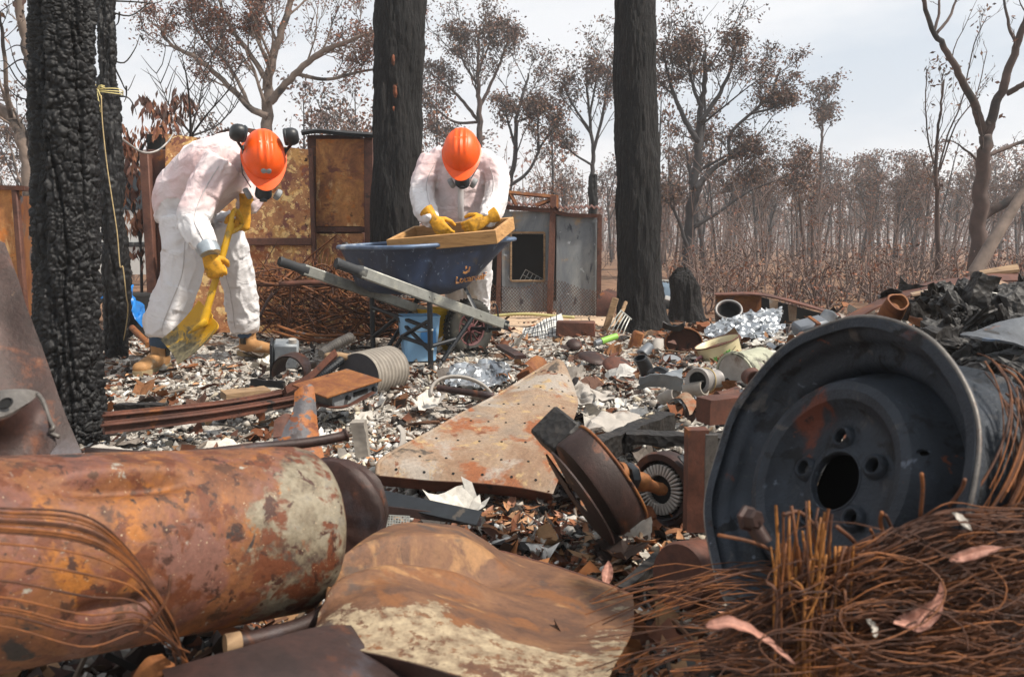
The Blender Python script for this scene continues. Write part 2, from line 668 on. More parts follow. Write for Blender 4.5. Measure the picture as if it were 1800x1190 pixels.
MT['black_plastic'] = plain('black_plastic', '#1b1d20', 0.45, 0, 0.2, 30, 0.05)
MT['grip'] = plain('rubber_grip', '#26282b', 0.7, 0, 0.2, 40, 0.1, dirt='#66655f', dirt_scale=12)
MT['tray'] = Mat('blue_tray_paint', 0.5)
_m = MT['tray']
_m.col = _m.ramp(_m.noise(5, 6, 0.6, 0.5), [(0.3, '#121b2e'), (0.5, '#1b2840'), (0.7, '#293a56')])
_m.layer('#5f7389', 7, 0.58, 0.72, dist=0.8); _m.layer('#8593a0', 26, 0.63, 0.72); _m.layer('#1b2436', 4, 0.6, 0.7)
_m.bump(_m.noise(18), 0.1, 0.004)
_m.layer('#4a4238', 9, 0.6, 0.72); _m.layer('#a39d90', 60, 0.66, 0.72)
MT['tray'] = _m.done()
MT['red_rim'] = plain('faded_red_plastic', '#54292a', 0.65, 0, 0.3, 20, 0.1, dirt='#6d5550', dirt_scale=12)
MT['yellow'] = plain('yellow_paint', '#c2940f', 0.5, 0, 0.15, 14, 0.05, dirt='#7d6a38', dirt_scale=14, dirt_lo=0.53, dirt_hi=0.68)
MT['blade'] = Mat('worn_yellow_blade', 0.5)
_m = MT['blade']
_m.col = _m.ramp(_m.noise(6, 5), [(0.3, '#b8890c'), (0.7, '#d2a41c')])
_g = _m.N('ShaderNodeSeparateXYZ'); _m.L(_m.co, _g.inputs[0])
_w = _m.math('SUBTRACT', _m.math('ADD', _m.noise(10, 7, 0.7, 0.6), 0.42), _m.math('MULTIPLY', _g.outputs[2], 1.5))
_m.col = _m.mix(_m.mask(_w, 0.58, 0.74), _m.col, _m.ramp(_m.noise(40, 5), [(0.35, '#45402f'), (0.65, '#7d7355')]))
MT['blade'] = _m.done()
MT['glove'] = plain('yellow_leather', '#c88f18', 0.75, 0, 0.25, 40, 0.35, dirt='#86601f', dirt_scale=22, dirt_lo=0.52)
MT['hat'] = plain('orange_hat_plastic', '#ea5509', 0.42, 0, 0.08, 30, 0.03, spec=0.4, dirt='#b9602e', dirt_scale=12, dirt_lo=0.6, dirt_hi=0.75)
MT['boot'] = plain('tan_leather', '#a57a4c', 0.75, 0, 0.18, 24, 0.2, dirt='#b9a386', dirt_scale=10)
MT['sole'] = plain('boot_sole', '#8c7a5c', 0.8, 0, 0.2, 24, 0.2)
MT['skin'] = plain('skin', '#b98468', 0.55, 0, 0.08, 20, 0.05)
MT['denim'] = plain('denim', '#3c5570', 0.85, 0, 0.2, 120, 0.1)
MT['silver_cuff'] = plain('silver_tape', '#9aa2a8', 0.35, 0.4, 0.12, 30, 0.15)
MT['mask'] = plain('respirator_rubber', '#23292e', 0.5, 0, 0.15, 30, 0.05)
MT['mask_pad'] = plain('respirator_pad', '#85888a', 0.6, 0, 0.1, 30, 0.05)
MT['pine'] = Mat('pine_board', 0.65)
_m = MT['pine']
_m.col = _m.ramp(_m.noise(7, 6, 0.6, 1.2, (1, 1, 7)), [(0.25, '#8a6138'), (0.5, '#b28652'), (0.75, '#c59a66')])
_m.layer('#6b4a2c', 9, 0.62, 0.7, aniso=(1, 1, 4)); _m.bump(_m.noise(30, aniso=(1, 1, 6)), 0.15, 0.002)
MT['pine'] = _m.done()
MT['old_wood'] = Mat('weathered_wood', 0.85)
_m = MT['old_wood']
_m.col = _m.ramp(_m.noise(9, 6, 0.6, 1.0, (1, 1, 6)), [(0.25, '#5c4632'), (0.5, '#8a6f52'), (0.75, '#a58a68')])
_m.layer('#2a211b', 6, 0.58, 0.68); _m.bump(_m.noise(30, aniso=(1, 1, 6)), 0.3, 0.004)
MT['old_wood'] = _m.done()
MT['mesh_wire'] = plain('sieve_wire', '#8d8c88', 0.4, 0.6, 0.2)
MT['blue_plastic'] = plain('pale_blue_plastic', '#82aed2', 0.5, 0, 0.06, 10, 0.03, dirt='#a9c4da', dirt_scale=5)
MT['yellow_plastic'] = plain('yellow_plastic', '#d6a80e', 0.4, 0, 0.08, 10, 0.03)
MT['tarp'] = plain('blue_tarp', '#1a6fb8', 0.4, 0, 0.2, 14, 0.3)
MT['char'] = Mat('charred_bark', 0.6, 0.0, 0.35)
_m = MT['char']
_m.col = _m.ramp(_m.noise(30, 6, 0.7), [(0.3, '#080707'), (0.55, '#100f10'), (0.75, '#1f1e1f')])
_m.layer('#343334', 26, 0.63, 0.7, aniso=(1, 1, 0.6)); _m.layer('#4a3020', 2.2, 0.66, 0.72)
_m.bump(_m.voro(46, aniso=(1, 1, 0.75)), 0.5, 0.006); _m.bump(_m.noise(160, 4), 0.4, 0.002)
MT['char'] = _m.done()
MT['char_smooth'] = Mat('charred_stringy_bark', 0.8, 0.0, 0.35)
_m = MT['char_smooth']
_m.col = _m.ramp(_m.noise(7, 8, 0.7, 0.8, (3, 3, 0.35)), [(0.3, '#090808'), (0.5, '#131111'), (0.7, '#241f1e')])
_m.layer('#38302c', 40, 0.60, 0.68, aniso=(2, 2, 0.45)); _m.layer('#0b0a0a', 20, 0.56, 0.64, aniso=(2, 2, 0.5)); _m.layer('#7a3a22', 3.3, 0.72, 0.75)
_m.bump(_m.noise(22, 8, 0.78, 0.4, (3, 3, 0.45)), 1.0, 0.02); _m.bump(_m.voro(30, aniso=(2.2, 2.2, 0.5)), 0.6, 0.012); _m.bump(_m.noise(90, 5), 0.5, 0.003)
MT['char_smooth'] = _m.done()
MT['char_wood'] = Mat('charred_wood', 0.6, 0.0, 0.4)
_m = MT['char_wood']
_m.col = _m.ramp(_m.noise(22, 6, 0.7), [(0.3, '#100e0d'), (0.55, '#231f1c'), (0.75, '#3a332d')])
_m.layer('#57482f', 9, 0.62, 0.7); _m.bump(_m.voro(60), 0.7, 0.006); _m.bump(_m.noise(120, 4), 0.4, 0.002)
MT['char_wood'] = _m.done()
MT['foil'] = plain('crumpled_foil', '#a8abae', 0.34, 0.75, 0.2, 30, 0.5, dirt='#7d7d7c', dirt_scale=10)
MT['cream_enamel'] = plain('cream_enamel', '#c9bd97', 0.4, 0, 0.1, 14, 0.05, dirt='#8d7a58', dirt_scale=8, dirt_lo=0.6)
MT['grey_mould'] = plain('grey_stained_plastic', '#9a9a86', 0.7, 0, 0.25, 22, 0.2, dirt='#4c4a3e', dirt_scale=16, dirt_lo=0.5, dirt_hi=0.62)
MT['zinc'] = Mat('burnt_zinc_sheet', 0.6, 0.25)
_m = MT['zinc']
_m.col = _m.ramp(_m.noise(3, 7, 0.7, 0.5, (1, 1, 0.4)), [(0.25, '#4d5157'), (0.45, '#72777c'), (0.6, '#8f918f'), (0.75, '#5b6472')])
_m.layer('#a98a5e', 2.4, 0.56, 0.7); _m.layer('#3c4048', 8, 0.6, 0.68, aniso=(1.4, 1.4, 0.4)); _m.layer('#b7bcc0', 12, 0.63, 0.7)
_m.bump(_m.noise(30), 0.2, 0.004)
MT['zinc'] = _m.done()
MT['black_void'] = plain('soot_and_shade_black', '#0b0a0a', 0.9, 0, 0.2)  # black of burnt metal, also painted shade in gaps and openings
MT['white_paint'] = plain('white_car_paint', '#c4c3bf', 0.3, 0, 0.05, 6, 0, coat=0.3, dirt='#a79c8c', dirt_scale=3, dirt_lo=0.55)
MT['glass'] = plain('dark_glass', '#20262b', 0.08, 0, 0.1, 4, 0)
MT['car_blue'] = plain('grey_blue_car_paint', '#6d8192', 0.35, 0, 0.08, 6, 0, coat=0.2)
MT['grey_sheet'] = plain('grey_painted_sheet', '#63676d', 0.5, 0.1, 0.15, 8, 0.1, dirt='#4f6e92', dirt_scale=3.5, dirt_lo=0.6)
MT['stained_sheet'] = rust('stained_grey_sheet', [(0.3, '#3f4247'), (0.5, '#5a5e64'), (0.7, '#6d7075')], 6, [('#4a6a90', 5, 0.6, 0.66), ('#7a4c30', 9, 0.58, 0.64), ('#2a2827', 12, 0.6, 0.68)], 90, 0.75, gain=0.8)
MT['can'] = plain('ashy_can', '#8d857b', 0.7, 0.15, 0.2, 18, 0.2, dirt='#b0a797', dirt_scale=6)
MT['soot'] = plain('soot_face', '#39373a', 0.8, 0, 0.2, 30, 0.2)
MT['leaf'] = plain('dry_leaf', '#9c6a4c', 0.7, 0, 0.25, 30, 0.1, dirt='#6a4430', dirt_scale=12)
MT['pink_leaf'] = plain('pink_dry_leaf', '#98675a', 0.65, 0, 0.15, 30, 0.1, dirt='#8a5a4e', dirt_scale=12)
MT['rope'] = plain('jute_rope', '#a9946c', 0.9, 0, 0.2, 60, 0.2)
MT['ribbon'] = plain('cream_ribbon', '#cfc083', 0.6, 0, 0.15, 20, 0.1)
MT['green'] = plain('lime_plastic', '#86b94a', 0.5, 0, 0.1, 20, 0.05, dirt='#a3a884', dirt_scale=20, dirt_lo=0.6)
MT['clay'] = plain('ash_grey_pipe', '#9b948c', 0.7, 0, 0.2, 20, 0.2, dirt='#6a5546', dirt_scale=10)
MT['pale_pipe'] = plain('pale_metal_tube', '#8f8a86', 0.5, 0.3, 0.2, 20, 0.1, dirt='#5f6468', dirt_scale=8)
MT['print'] = plain('orange_print', '#c58a50', 0.6, 0, 0.2, 30, 0, dirt='#2b4066', dirt_scale=60, dirt_lo=0.52, dirt_hi=0.6)
MT['red_print'] = plain('faded_red_print', '#cf7f86', 0.9, 0, 0.1, 30, 0)

def attr_mat(name, rough=0.8, bump=0.3, scale=60, spec=0.3):
    m = Mat(name, rough, 0, spec)
    m.co = m.tc.outputs['Object']
    f = m.noise(scale, 4, 0.65)
    m.col = m.mix(0.6, m.attr(), m.ramp(f, [(0.3, 0.55), (0.7, 1.2)]), 'MULTIPLY')
    m.bump(f, bump, 0.003)
    return m.done()

MT['bits'] = attr_mat('burnt_bits')
MT['gum'] = attr_mat('scorched_gum_leaf', 0.6, 0.5, 160)
MT['suit'] = Mat('white_coverall', 0.75, 0, 0.3)
_m = MT['suit']
_m.col = _m.mix(0.35, _m.attr(), _m.ramp(_m.noise(18, 4, 0.6), [(0.3, 0.82), (0.7, 1.0)]), 'MULTIPLY')
_m.layer('#b0a79d', 7, 0.62, 0.78, amount=0.5)
_m.bump(_m.noise(6, 3, 0.45, 1.8, (1, 1, 1.4)), 0.5, 0.03); _m.bump(_m.noise(22, 3, 0.5, 1.8), 0.32, 0.006)
MT['suit'] = _m.done()
MT['bark_pale'] = plain('pale_burnt_bark', '#6f6056', 0.85, 0, 0.35, 9, 0.4, dirt='#2d2725', dirt_scale=2.0, dirt_lo=0.5, dirt_hi=0.6)
MT['bark_brown'] = plain('scorched_bark', '#4a3a34', 0.85, 0, 0.35, 6, 0.4, dirt='#241f1e', dirt_scale=1.0, dirt_lo=0.5, dirt_hi=0.6)
MT['bark_dark'] = plain('burnt_bark', '#2b2728', 0.85, 0, 0.35, 6, 0.4, dirt='#4a3e39', dirt_scale=1.4, dirt_lo=0.55)
MT['foliage'] = attr_mat('scorched_leaves', 0.75, 0.0, 8)
# ================================================================== GROUND
def sstep(a, b, x):
    t = np.clip((x - a) / (b - a), 0, 1)
    return t * t * (3 - 2 * t)

def gauss(x, y, cx, cy, sx, sy):
    return np.exp(-((x - cx) / sx) ** 2 - ((y - cy) / sy) ** 2)

def ground_z(x, y):
    x = np.asarray(x, float); y = np.asarray(y, float)
    p = np.stack([x, y, np.zeros_like(x)], -1).reshape(-1, 3)
    near = 1 - sstep(5.5, 9, np.hypot(x * 0.8, y))
    z = 0.035 * fbm(p * 1.6, 3, 3).reshape(x.shape) * near
    z = z + 0.022 * fbm(p * 9, 17, 3, 0.6).reshape(x.shape) * near
    z = z + 0.30 * gauss(x, y, 1.9, 3.6, 1.0, 1.2)
    z = z + 0.10 * gauss(x, y, 0.9, 2.0, 0.7, 0.7)
    z = z + 0.05 * gauss(x, y, 0.45, 3.6, 0.8, 0.8)
    z = z + 0.12 * (1 - sstep(0.7, 1.5, y)) * sstep(-0.6, 0.2, y)
    z = z + 0.30 * gauss(x, y, 1.9, 2.2, 0.7, 0.5) + 0.14 * gauss(x, y, 2.6, 5.0, 1.6, 1.2) + 0.20 * gauss(x, y, 1.95, 2.75, 0.55, 0.5)
    far = np.hypot(x, y)
    z = z + 0.5 * fbm(p * 0.03, 31, 3).reshape(x.shape) * sstep(15, 70, far)
    return z

def gz(x, y):
    return float(ground_z(np.array([x]), np.array([y]))[0])

def axis_coords(lo, hi, step, far_lo, far_hi, grow=1.22):
    c = list(np.arange(lo, hi + 1e-6, step))
    s, v = step, hi
    right = []
    while v < far_hi:
        s *= grow; v += s; right.append(v)
    s, v = step, lo
    left = []
    while v > far_lo:
        s *= grow; v -= s; left.append(v)
    return np.array(left[::-1] + c + right)

gx = axis_coords(-3.2, 3.8, 0.022, -900, 900)
gy = axis_coords(0.35, 7.0, 0.022, -60, 1200)
GX, GY = np.meshgrid(gx, gy, indexing='ij')
GZ = ground_z(GX, GY)
near = (1 - sstep(5.5, 7.5, GY)) * (1 - sstep(3.0, 4.5, np.abs(GX)))
pp = np.stack([GX, GY, GX * 0], -1).reshape(-1, 3)
GZ = GZ + near * (0.014 * fbm(pp * 26, 51, 2, 0.7).reshape(GX.shape))
del pp

m_ = Mat('ash_ground', 0.92, 0, 0.2)
m_.co = m_.tc.outputs['Object']
fine = m_.noise(38, 6, 0.75, 0.3)
m_.col = m_.ramp(fine, [(0.30, '#2e2a27'), (0.40, '#6e675f'), (0.50, '#a09990'), (0.60, '#c2bcb3'), (0.74, '#dcd8d2')])
m_.layer('#5a4334', 3.2, 0.56, 0.66, dist=0.8)
m_.layer('#2a2422', 5.5, 0.59, 0.67, dist=0.8)
m_.layer('#9a6a4a', 30, 0.63, 0.7)
m_.layer('#1e1a18', 16, 0.58, 0.66)
m_.layer('#c9c2b8', 11, 0.62, 0.7)
sep = m_.N('ShaderNodeSeparateXYZ'); m_.L(m_.co, sep.inputs[0])
farm = m_.mask(m_.math('ADD', sep.outputs[1], m_.math('MULTIPLY', m_.noise(0.9, 4), 2.0)), 6.4, 7.6)
fc = m_.ramp(m_.noise(2.6, 8, 0.75), [(0.3, '#3a2c26'), (0.48, '#6b5140'), (0.6, '#8a6c54'), (0.75, '#a38a72')])
m_.col = m_.mix(farm, m_.col, fc)
vm_ = m_.N('ShaderNodeVectorMath'); vm_.operation = 'DISTANCE'; vm_.inputs[1].default_value = (2.0, 2.5, 0.4); m_.L(m_.co, vm_.inputs[0])
burnt = m_.mask(m_.math('ADD', vm_.outputs['Value'], m_.math('MULTIPLY', m_.noise(3.5, 5), 0.7)), 1.35, 1.0)
m_.col = m_.mix(burnt, m_.col, m_.ramp(m_.noise(34, 5), [(0.35, '#0c0b0b'), (0.6, '#1f1c1b'), (0.72, '#4a443e')]))
m_.bump(m_.noise(60, 5, 0.7), 0.8, 0.01)
m_.bump(m_.voro(90), 0.5, 0.006)
MT['ground'] = m_.done()
g = Geo().grid(np.stack([GX, GY, GZ], -1))
setting('ground', g, MT['ground'])

# pale sandy track past the barrow
xs = np.linspace(-0.35, 1.1, 40); ys = np.linspace(6.0, 8.2, 24)
X_, Y_ = np.meshgrid(xs, ys, indexing='ij')
X_ = X_ + 0.12 * np.sin(Y_ * 3)
Z_ = ground_z(X_, Y_) + 0.016
edge = np.minimum(np.minimum(X_ - X_[0:1], X_[-1:] - X_) * 3, np.minimum(Y_ - 6.0, 8.2 - Y_) * 2)
Z_ = Z_ - 0.05 * (1 - sstep(0, 0.35, edge))
setting('sandy_path', Geo().grid(np.stack([X_, Y_, Z_], -1)), plain('sandy_soil', '#b39a80', 0.95, 0, 0.2, 24, 0.3, dirt='#7d6450', dirt_scale=5))

# distant hills
hx = np.linspace(-700, 700, 90)
hy = np.array([430, 470, 520, 600, 700.0])
HX, HY = np.meshgrid(hx, hy, indexing='ij')
prof = 13 + 7 * fbm(np.stack([hx * 0.006, hx * 0, hx * 0], 1), 5, 4) + 10 * sstep(100, 420, hx)
HZ = prof[:, None] * np.array([0, 0.55, 1.0, 0.8, 0.3])[None] - 2
setting('hills', Geo().grid(np.stack([HX, HY, HZ], -1)), plain('far_scrub', '#3e4440', 0.95, 0, 0.3, 0.05, 0))

# haze over the whole valley
hg = Geo().box(Vector((0, 570, 14.0)), 2000, 1320, 34)
hm = bpy.data.materials.new('haze_air'); hm.use_nodes = True
hm.node_tree.nodes.clear()
ho = hm.node_tree.nodes.new('ShaderNodeOutputMaterial'); hv = hm.node_tree.nodes.new('ShaderNodeVolumePrincipled')
hv.inputs['Color'].default_value = (0.95, 0.97, 0.99, 1)
hv.inputs['Density'].default_value = 0.0025
hv.inputs['Anisotropy'].default_value = 0.2
hm.node_tree.links.new(hv.outputs[0], ho.inputs['Volume'])
setting('haze', hg, hm, 'stuff', smooth=False)

# ================================================================== TREES
def branch_path(p, d, length, n, wander, lift, rnd):
    pts = [Vector(p)]
    d = Vector(d).normalized()
    for k in range(n):
        d = (d + Vector((rnd.uniform(-1, 1), rnd.uniform(-1, 1), rnd.uniform(-1, 1))) * wander + Vector((0, 0, lift))).normalized()
        pts.append(pts[-1] + d * (length / n))
    return pts, d

LEAFC = [lin('#574640')[:3], lin('#66504a')[:3], lin('#745446')[:3], lin('#4a403e')[:3], lin('#80604a')[:3], lin('#60564e')[:3]]
LEAFR = [lin('#7a4c3a')[:3], lin('#8d5a42')[:3], lin('#6b4436')[:3], lin('#9c6c50')[:3], lin('#5a3b31')[:3]]

def leaf_clump(acc, c, size, n, leaf, rnd, pal):
    for _ in range(n):
        o = Vector((rnd.gauss(0, 1), rnd.gauss(0, 1), rnd.gauss(0, 0.6))) * size * 0.5
        p = c + o
        a = Vector((rnd.gauss(0, 1), rnd.gauss(0, 1), rnd.gauss(-0.6, 0.8)))
        if a.length < 0.1: continue
        a.normalize()
        b = a.orthogonal().normalized()
        b = Quaternion(a, rnd.uniform(0, 6.28)) @ b
        l = leaf * rnd.uniform(0.6, 1.3); w = l * rnd.uniform(0.16, 0.3)
        acc[0].extend([p, p + a * l * 0.5 + b * w, p + a * l, p + a * l * 0.5 - b * w])
        acc[1].extend([rnd.choice(pal)] * 4)

def sprout(gt, gc, leaves, path, r0, r1, level, rnd, cfg, start=0.35):
    """Side branches along a path; the last level carries leaf clumps."""
    L = sum((path[i + 1] - path[i]).length for i in range(len(path) - 1))
    nb = cfg['n'][level]
    for k in range(nb):
        u = start + (1 - start) * (k + rnd.random()) / nb
        i = min(int(u * (len(path) - 1)), len(path) - 2)
        f = u * (len(path) - 1) - i
        p = path[i].lerp(path[i + 1], f)
        t = (path[i + 1] - path[i]).normalized()
        side = t.orthogonal().normalized()
        side = Quaternion(t, rnd.uniform(0, 6.283)) @ side
        d = (t * cfg['along'] + side * rnd.uniform(0.6, 1.1) + Vector((0, 0, cfg['up']))).normalized()
        ln = L * cfg['len'][level] * rnd.uniform(0.6, 1.25) * (1.15 - 0.5 * u)
        rr = (r0 + (r1 - r0) * u) * cfg['thin'][level] * rnd.uniform(0.8, 1.1)
        rr = max(rr, cfg['rmin'])
        n = cfg['seg'][level]
        bp, dd = branch_path(p, d, ln, n, cfg['wander'], cfg['lift'], rnd)
        rad = [rr * (1 - 0.72 * j / n) for j in range(n + 1)]
        (gt if level == 0 and cfg.get('limb_trunk') else gc).tube(bp, rad, cfg['sides'][level], cap=False)
        if level + 1 < len(cfg['n']):
            sprout(gt, gc, leaves, bp, rr, rr * 0.3, level + 1, rnd, cfg, 0.25)
        else:
            if rnd.random() < cfg['leafy']:
                leaf_clump(leaves, bp[-1], cfg['clump'], cfg['leaves'], cfg['leaf'], rnd, cfg['pal'])
                if rnd.random() < 0.5:
                    leaf_clump(leaves, bp[len(bp) // 2], cfg['clump'] * 0.7, cfg['leaves'] // 2, cfg['leaf'], rnd, cfg['pal'])

CFG = dict(n=(6, 5, 5), len=(0.42, 0.5, 0.55), thin=(0.5, 0.5, 0.55), seg=(5, 4, 3), sides=(5, 4, 3), along=0.8, up=0.25, lift=0.08,
           wander=0.22, leafy=0.7, clump=0.3, leaves=14, leaf=0.12, pal=LEAFC, rmin=0.006)

def leaf_geo(leaves):
    g = Geo()
    if leaves[0]:
        n = len(leaves[0])
        g.add(np.array([tuple(v) for v in leaves[0]]), np.arange(n).reshape(-1, 4), np.array(leaves[1]))
    return g

def limb_tree(name, label, cat, limbs, depth, seed, bark, cfg, group=None, start=0.35, slim=0.68):
    """Main limbs given as (pixel path, base radius, tip radius); everything finer grows by itself."""
    rnd = random.Random(seed)
    gt, gc, leaves = Geo(), Geo(), ([], [])
    base = None
    for li, (pix, r0, r1) in enumerate(limbs):
        k_ = slim if li else (1 + slim) / 2
        r0, r1 = r0 * k_, r1 * k_
        rd = random.Random(seed + len(pix) + int(pix[-1][0]))
        side = rd.uniform(-0.5, 0.5)
        P = []
        for j, q in enumerate(pix):
            dd = depth + (q[2] if len(q) > 2 else side * j * 0.25)
            P.append(at(q[0], q[1], dd))
        if base is None:
            base = P[0].copy(); base.z = gz(base.x, base.y)
            if P[0].z > base.z: P[0].z = base.z - 0.05
        n = 6 * (len(pix) - 1)
        path = curve(P, n)
        path = [p + Vector((rd.uniform(-1, 1), rd.uniform(-1, 1), 0)) * (r0 * 0.25) for p in path]
        gt.tube(path, [r0 + (r1 - r0) * k / n for k in range(n + 1)], 8, cap=True)
        c = cfg if len(pix) <= 99 else cfg
        sprout(gt, gc, leaves, path, r0 * 0.7, r1, 0, rd, c, start)
    t = thing(name, label, cat, base, group)
    part('trunk', gt, bark, t, angle=180)
    if gc.n:
        part('twigs', gc, bark, t, angle=180, kind='stuff')
    if leaves[0]:
        lg = leaf_geo(leaves)
        part('crown', lg, MT['foliage'], t, smooth=False)
    return t

def cfg_(**k):
    c = dict(CFG); c.update(k); return c

# big spreading tree behind the left worker
limb_tree('gum_tree', 'wide spreading brown gum tree rising behind the rusty cabinets and the shovelling worker', 'tree',
          [([(468, 520), (470, 300), (470, 190), (476, 120), (500, 40), (520, -40)], 0.15, 0.045),
           ([(470, 205), (440, 190), (400, 150), (350, 105), (310, 85), (282, 60)], 0.09, 0.03),
           ([(474, 180), (510, 140), (560, 95), (620, 70), (700, 40)], 0.10, 0.03),
           ([(472, 150), (440, 95), (400, 40), (375, -30)], 0.07, 0.03),
           ([(440, 190), (405, 120), (350, 60), (330, 5)], 0.05, 0.02),
           ([(520, 130), (575, 140), (640, 125), (700, 120)], 0.05, 0.02),
           ([(480, 120), (450, 60), (455, -10)], 0.05, 0.02)],
          13.0, 11, MT['bark_pale'], cfg_(n=(9, 6, 6), len=(0.38, 0.5, 0.55), clump=0.17, leaves=9, leaf=0.052, leafy=0.7, rmin=0.007, wander=0.28, pal=LEAFR[:3] + LEAFC[:3]), start=0.3)
# trees between the two black trunks
limb_tree('gum_tree', 'tall tree with dark clumped crown directly above the orange helmet of the sifting worker', 'tree',
          [([(838, 480), (842, 300), (843, 200), (840, 140), (842, 60)], 0.16, 0.04),
           ([(842, 215), (815, 180), (790, 155), (758, 130)], 0.09, 0.04),
           ([(843, 215), (800, 215), (765, 190), (746, 165)], 0.07, 0.03),
           ([(843, 190), (862, 150), (880, 110), (893, 70)], 0.09, 0.04),
           ([(841, 150), (815, 110), (805, 60)], 0.07, 0.03),
           ([(842, 120), (860, 80), (868, 50)], 0.05, 0.03),
           ([(842, 300), (800, 265), (770, 235)], 0.05, 0.03)],
          25, 23, MT['bark_brown'], cfg_(n=(7, 5, 5), len=(0.42, 0.5, 0.5), clump=0.34, leaves=11, leaf=0.10, leafy=0.62, rmin=0.012), start=0.45)
limb_tree('gum_tree', 'slim forked tree with thin crown between the sifting worker and the right black trunk', 'tree',
          [([(880, 480), (893, 340), (905, 280), (908, 210), (922, 160), (930, 130)], 0.10, 0.03),
           ([(893, 330), (930, 300), (955, 250), (975, 230)], 0.07, 0.03),
           ([(906, 260), (895, 220), (885, 180)], 0.06, 0.03),
           ([(908, 215), (930, 205), (945, 185)], 0.05, 0.03),
           ([(948, 265), (945, 220), (950, 190)], 0.05, 0.03)],
          20, 31, MT['bark_dark'], cfg_(n=(7, 5, 5), len=(0.45, 0.45, 0.5), clump=0.28, leaves=9, leaf=0.085, leafy=0.6, rmin=0.009), start=0.4)
limb_tree('gum_tree', 'slender tree with airy grey brown crown just left of the right black trunk', 'tree',
          [([(1040, 500), (1040, 330), (1042, 265), (1035, 200), (1030, 120)], 0.10, 0.03),
           ([(1042, 270), (1060, 200), (1068, 140)], 0.07, 0.03),
           ([(1040, 235), (1010, 190), (990, 150)], 0.06, 0.03),
           ([(1036, 205), (1045, 160), (1050, 120)], 0.05, 0.03),
           ([(1040, 290), (1008, 270), (980, 240)], 0.05, 0.03)],
          22, 37, MT['bark_dark'], cfg_(n=(7, 5, 5), len=(0.44, 0.45, 0.5), clump=0.3, leaves=8, leaf=0.09, leafy=0.6, rmin=0.009), start=0.4)
# the big tree right of the right trunk
limb_tree('gum_tree', 'big burnt tree with spreading dark crown right of the right black trunk', 'tree',
          [([(1204, 560), (1208, 440), (1218, 350), (1226, 270), (1230, 220), (1238, 150), (1240, 90)], 0.17, 0.04),
           ([(1220, 335), (1250, 300), (1290, 275), (1308, 270)], 0.10, 0.03),
           ([(1282, 280), (1285, 235), (1320, 200), (1355, 165), (1372, 120)], 0.06, 0.03),
           ([(1228, 250), (1200, 205), (1180, 150), (1165, 90)], 0.09, 0.03),
           ([(1230, 215), (1262, 170), (1285, 120), (1290, 80)], 0.08, 0.03),
           ([(1218, 400), (1260, 375), (1320, 335), (1385, 310)], 0.07, 0.02),
           ([(1232, 190), (1215, 140), (1205, 85)], 0.06, 0.03),
           ([(1320, 200), (1360, 190), (1385, 175)], 0.04, 0.02),
           ([(1210, 440), (1185, 370), (1160, 340)], 0.06, 0.03)],
          16, 43, MT['bark_dark'], cfg_(n=(8, 6, 5), len=(0.42, 0.48, 0.5), clump=0.22, leaves=10, leaf=0.068, leafy=0.66, rmin=0.008), start=0.4)
# lone pole tree with a rounded tuft
limb_tree('sapling_tree', 'lone slim pole tree with small rounded brown crown against the pale sky', 'tree',
          [([(1440, 520), (1441, 400), (1443, 280), (1446, 220), (1448, 170)], 0.10, 0.03)],
          27, 51, MT['bark_brown'], cfg_(n=(15, 4, 3), len=(0.15, 0.55, 0.6), along=0.9, clump=0.26, leaves=10, leaf=0.12, leafy=0.75, rmin=0.01, up=0.5, wander=0.35), start=0.6)
# bare forked tree at the right
limb_tree('bare_tree', 'smooth bare tree forking in two dark limbs near the right edge', 'tree',
          [([(1716, 520), (1720, 400), (1727, 300), (1733, 238)], 0.105, 0.07),
           ([(1733, 240), (1715, 190), (1690, 140), (1660, 85), (1640, 50), (1616, -20)], 0.06, 0.022),
           ([(1733, 240), (1750, 190), (1772, 130), (1795, 60), (1815, -10)], 0.07, 0.035),
           ([(1642, 55), (1650, 25), (1652, -20)], 0.022, 0.012),
           ([(1646, 60), (1672, 25), (1685, -20)], 0.022, 0.012),
           ([(1770, 165), (1800, 148), (1840, 130)], 0.04, 0.03),
           ([(1722, 385), (1770, 355), (1830, 320)], 0.065, 0.05),
           ([(1733, 275), (1770, 260), (1820, 240)], 0.03, 0.02),
           ([(1788, 82), (1775, 50), (1765, 0)], 0.025, 0.015)],
          9.0, 57, MT['bark_brown'], cfg_(n=(2, 2), len=(0.35, 0.4), thin=(0.3, 0.5), seg=(6, 4), sides=(4, 3), leafy=0.15, clump=0.1, leaves=3, leaf=0.07, rmin=0.004), start=0.5, slim=0.86)
limb_tree('sapling_tree', 'thin leafless sapling with upright whippy stems left of the bare forked tree', 'tree',
          [([(1650, 520), (1648, 400), (1646, 300), (1650, 220), (1660, 140)], 0.05, 0.012),
           ([(1646, 300), (1632, 250), (1627, 180), (1630, 122)], 0.02, 0.008),
           ([(1648, 310), (1665, 240), (1690, 180), (1712, 80), (1735, 30)], 0.02, 0.008),
           ([(1652, 300), (1680, 220), (1715, 170), (1735, 90)], 0.018, 0.008)],
          11, 61, MT['bark_brown'], cfg_(n=(9, 3), len=(0.26, 0.4), thin=(0.5, 0.5), seg=(5, 3), sides=(3, 3), along=1.3, leafy=0.3, clump=0.14, leaves=5, leaf=0.07, rmin=0.004), start=0.3)
# leaning pale log in front of the forked tree
g = Geo(); P = curve([at(1702, 500, 8.0), at(1745, 425, 8.1), at(1790, 352, 8.2), at(1850, 250, 8.3)], 12)
g.tube(P, [0.075 - 0.003 * k for k in range(13)], 10)
solo('leaning_log', g, MT['bark_pale'], 'pale grey log leaning across the bare forked tree at the right edge', 'log', angle=180)
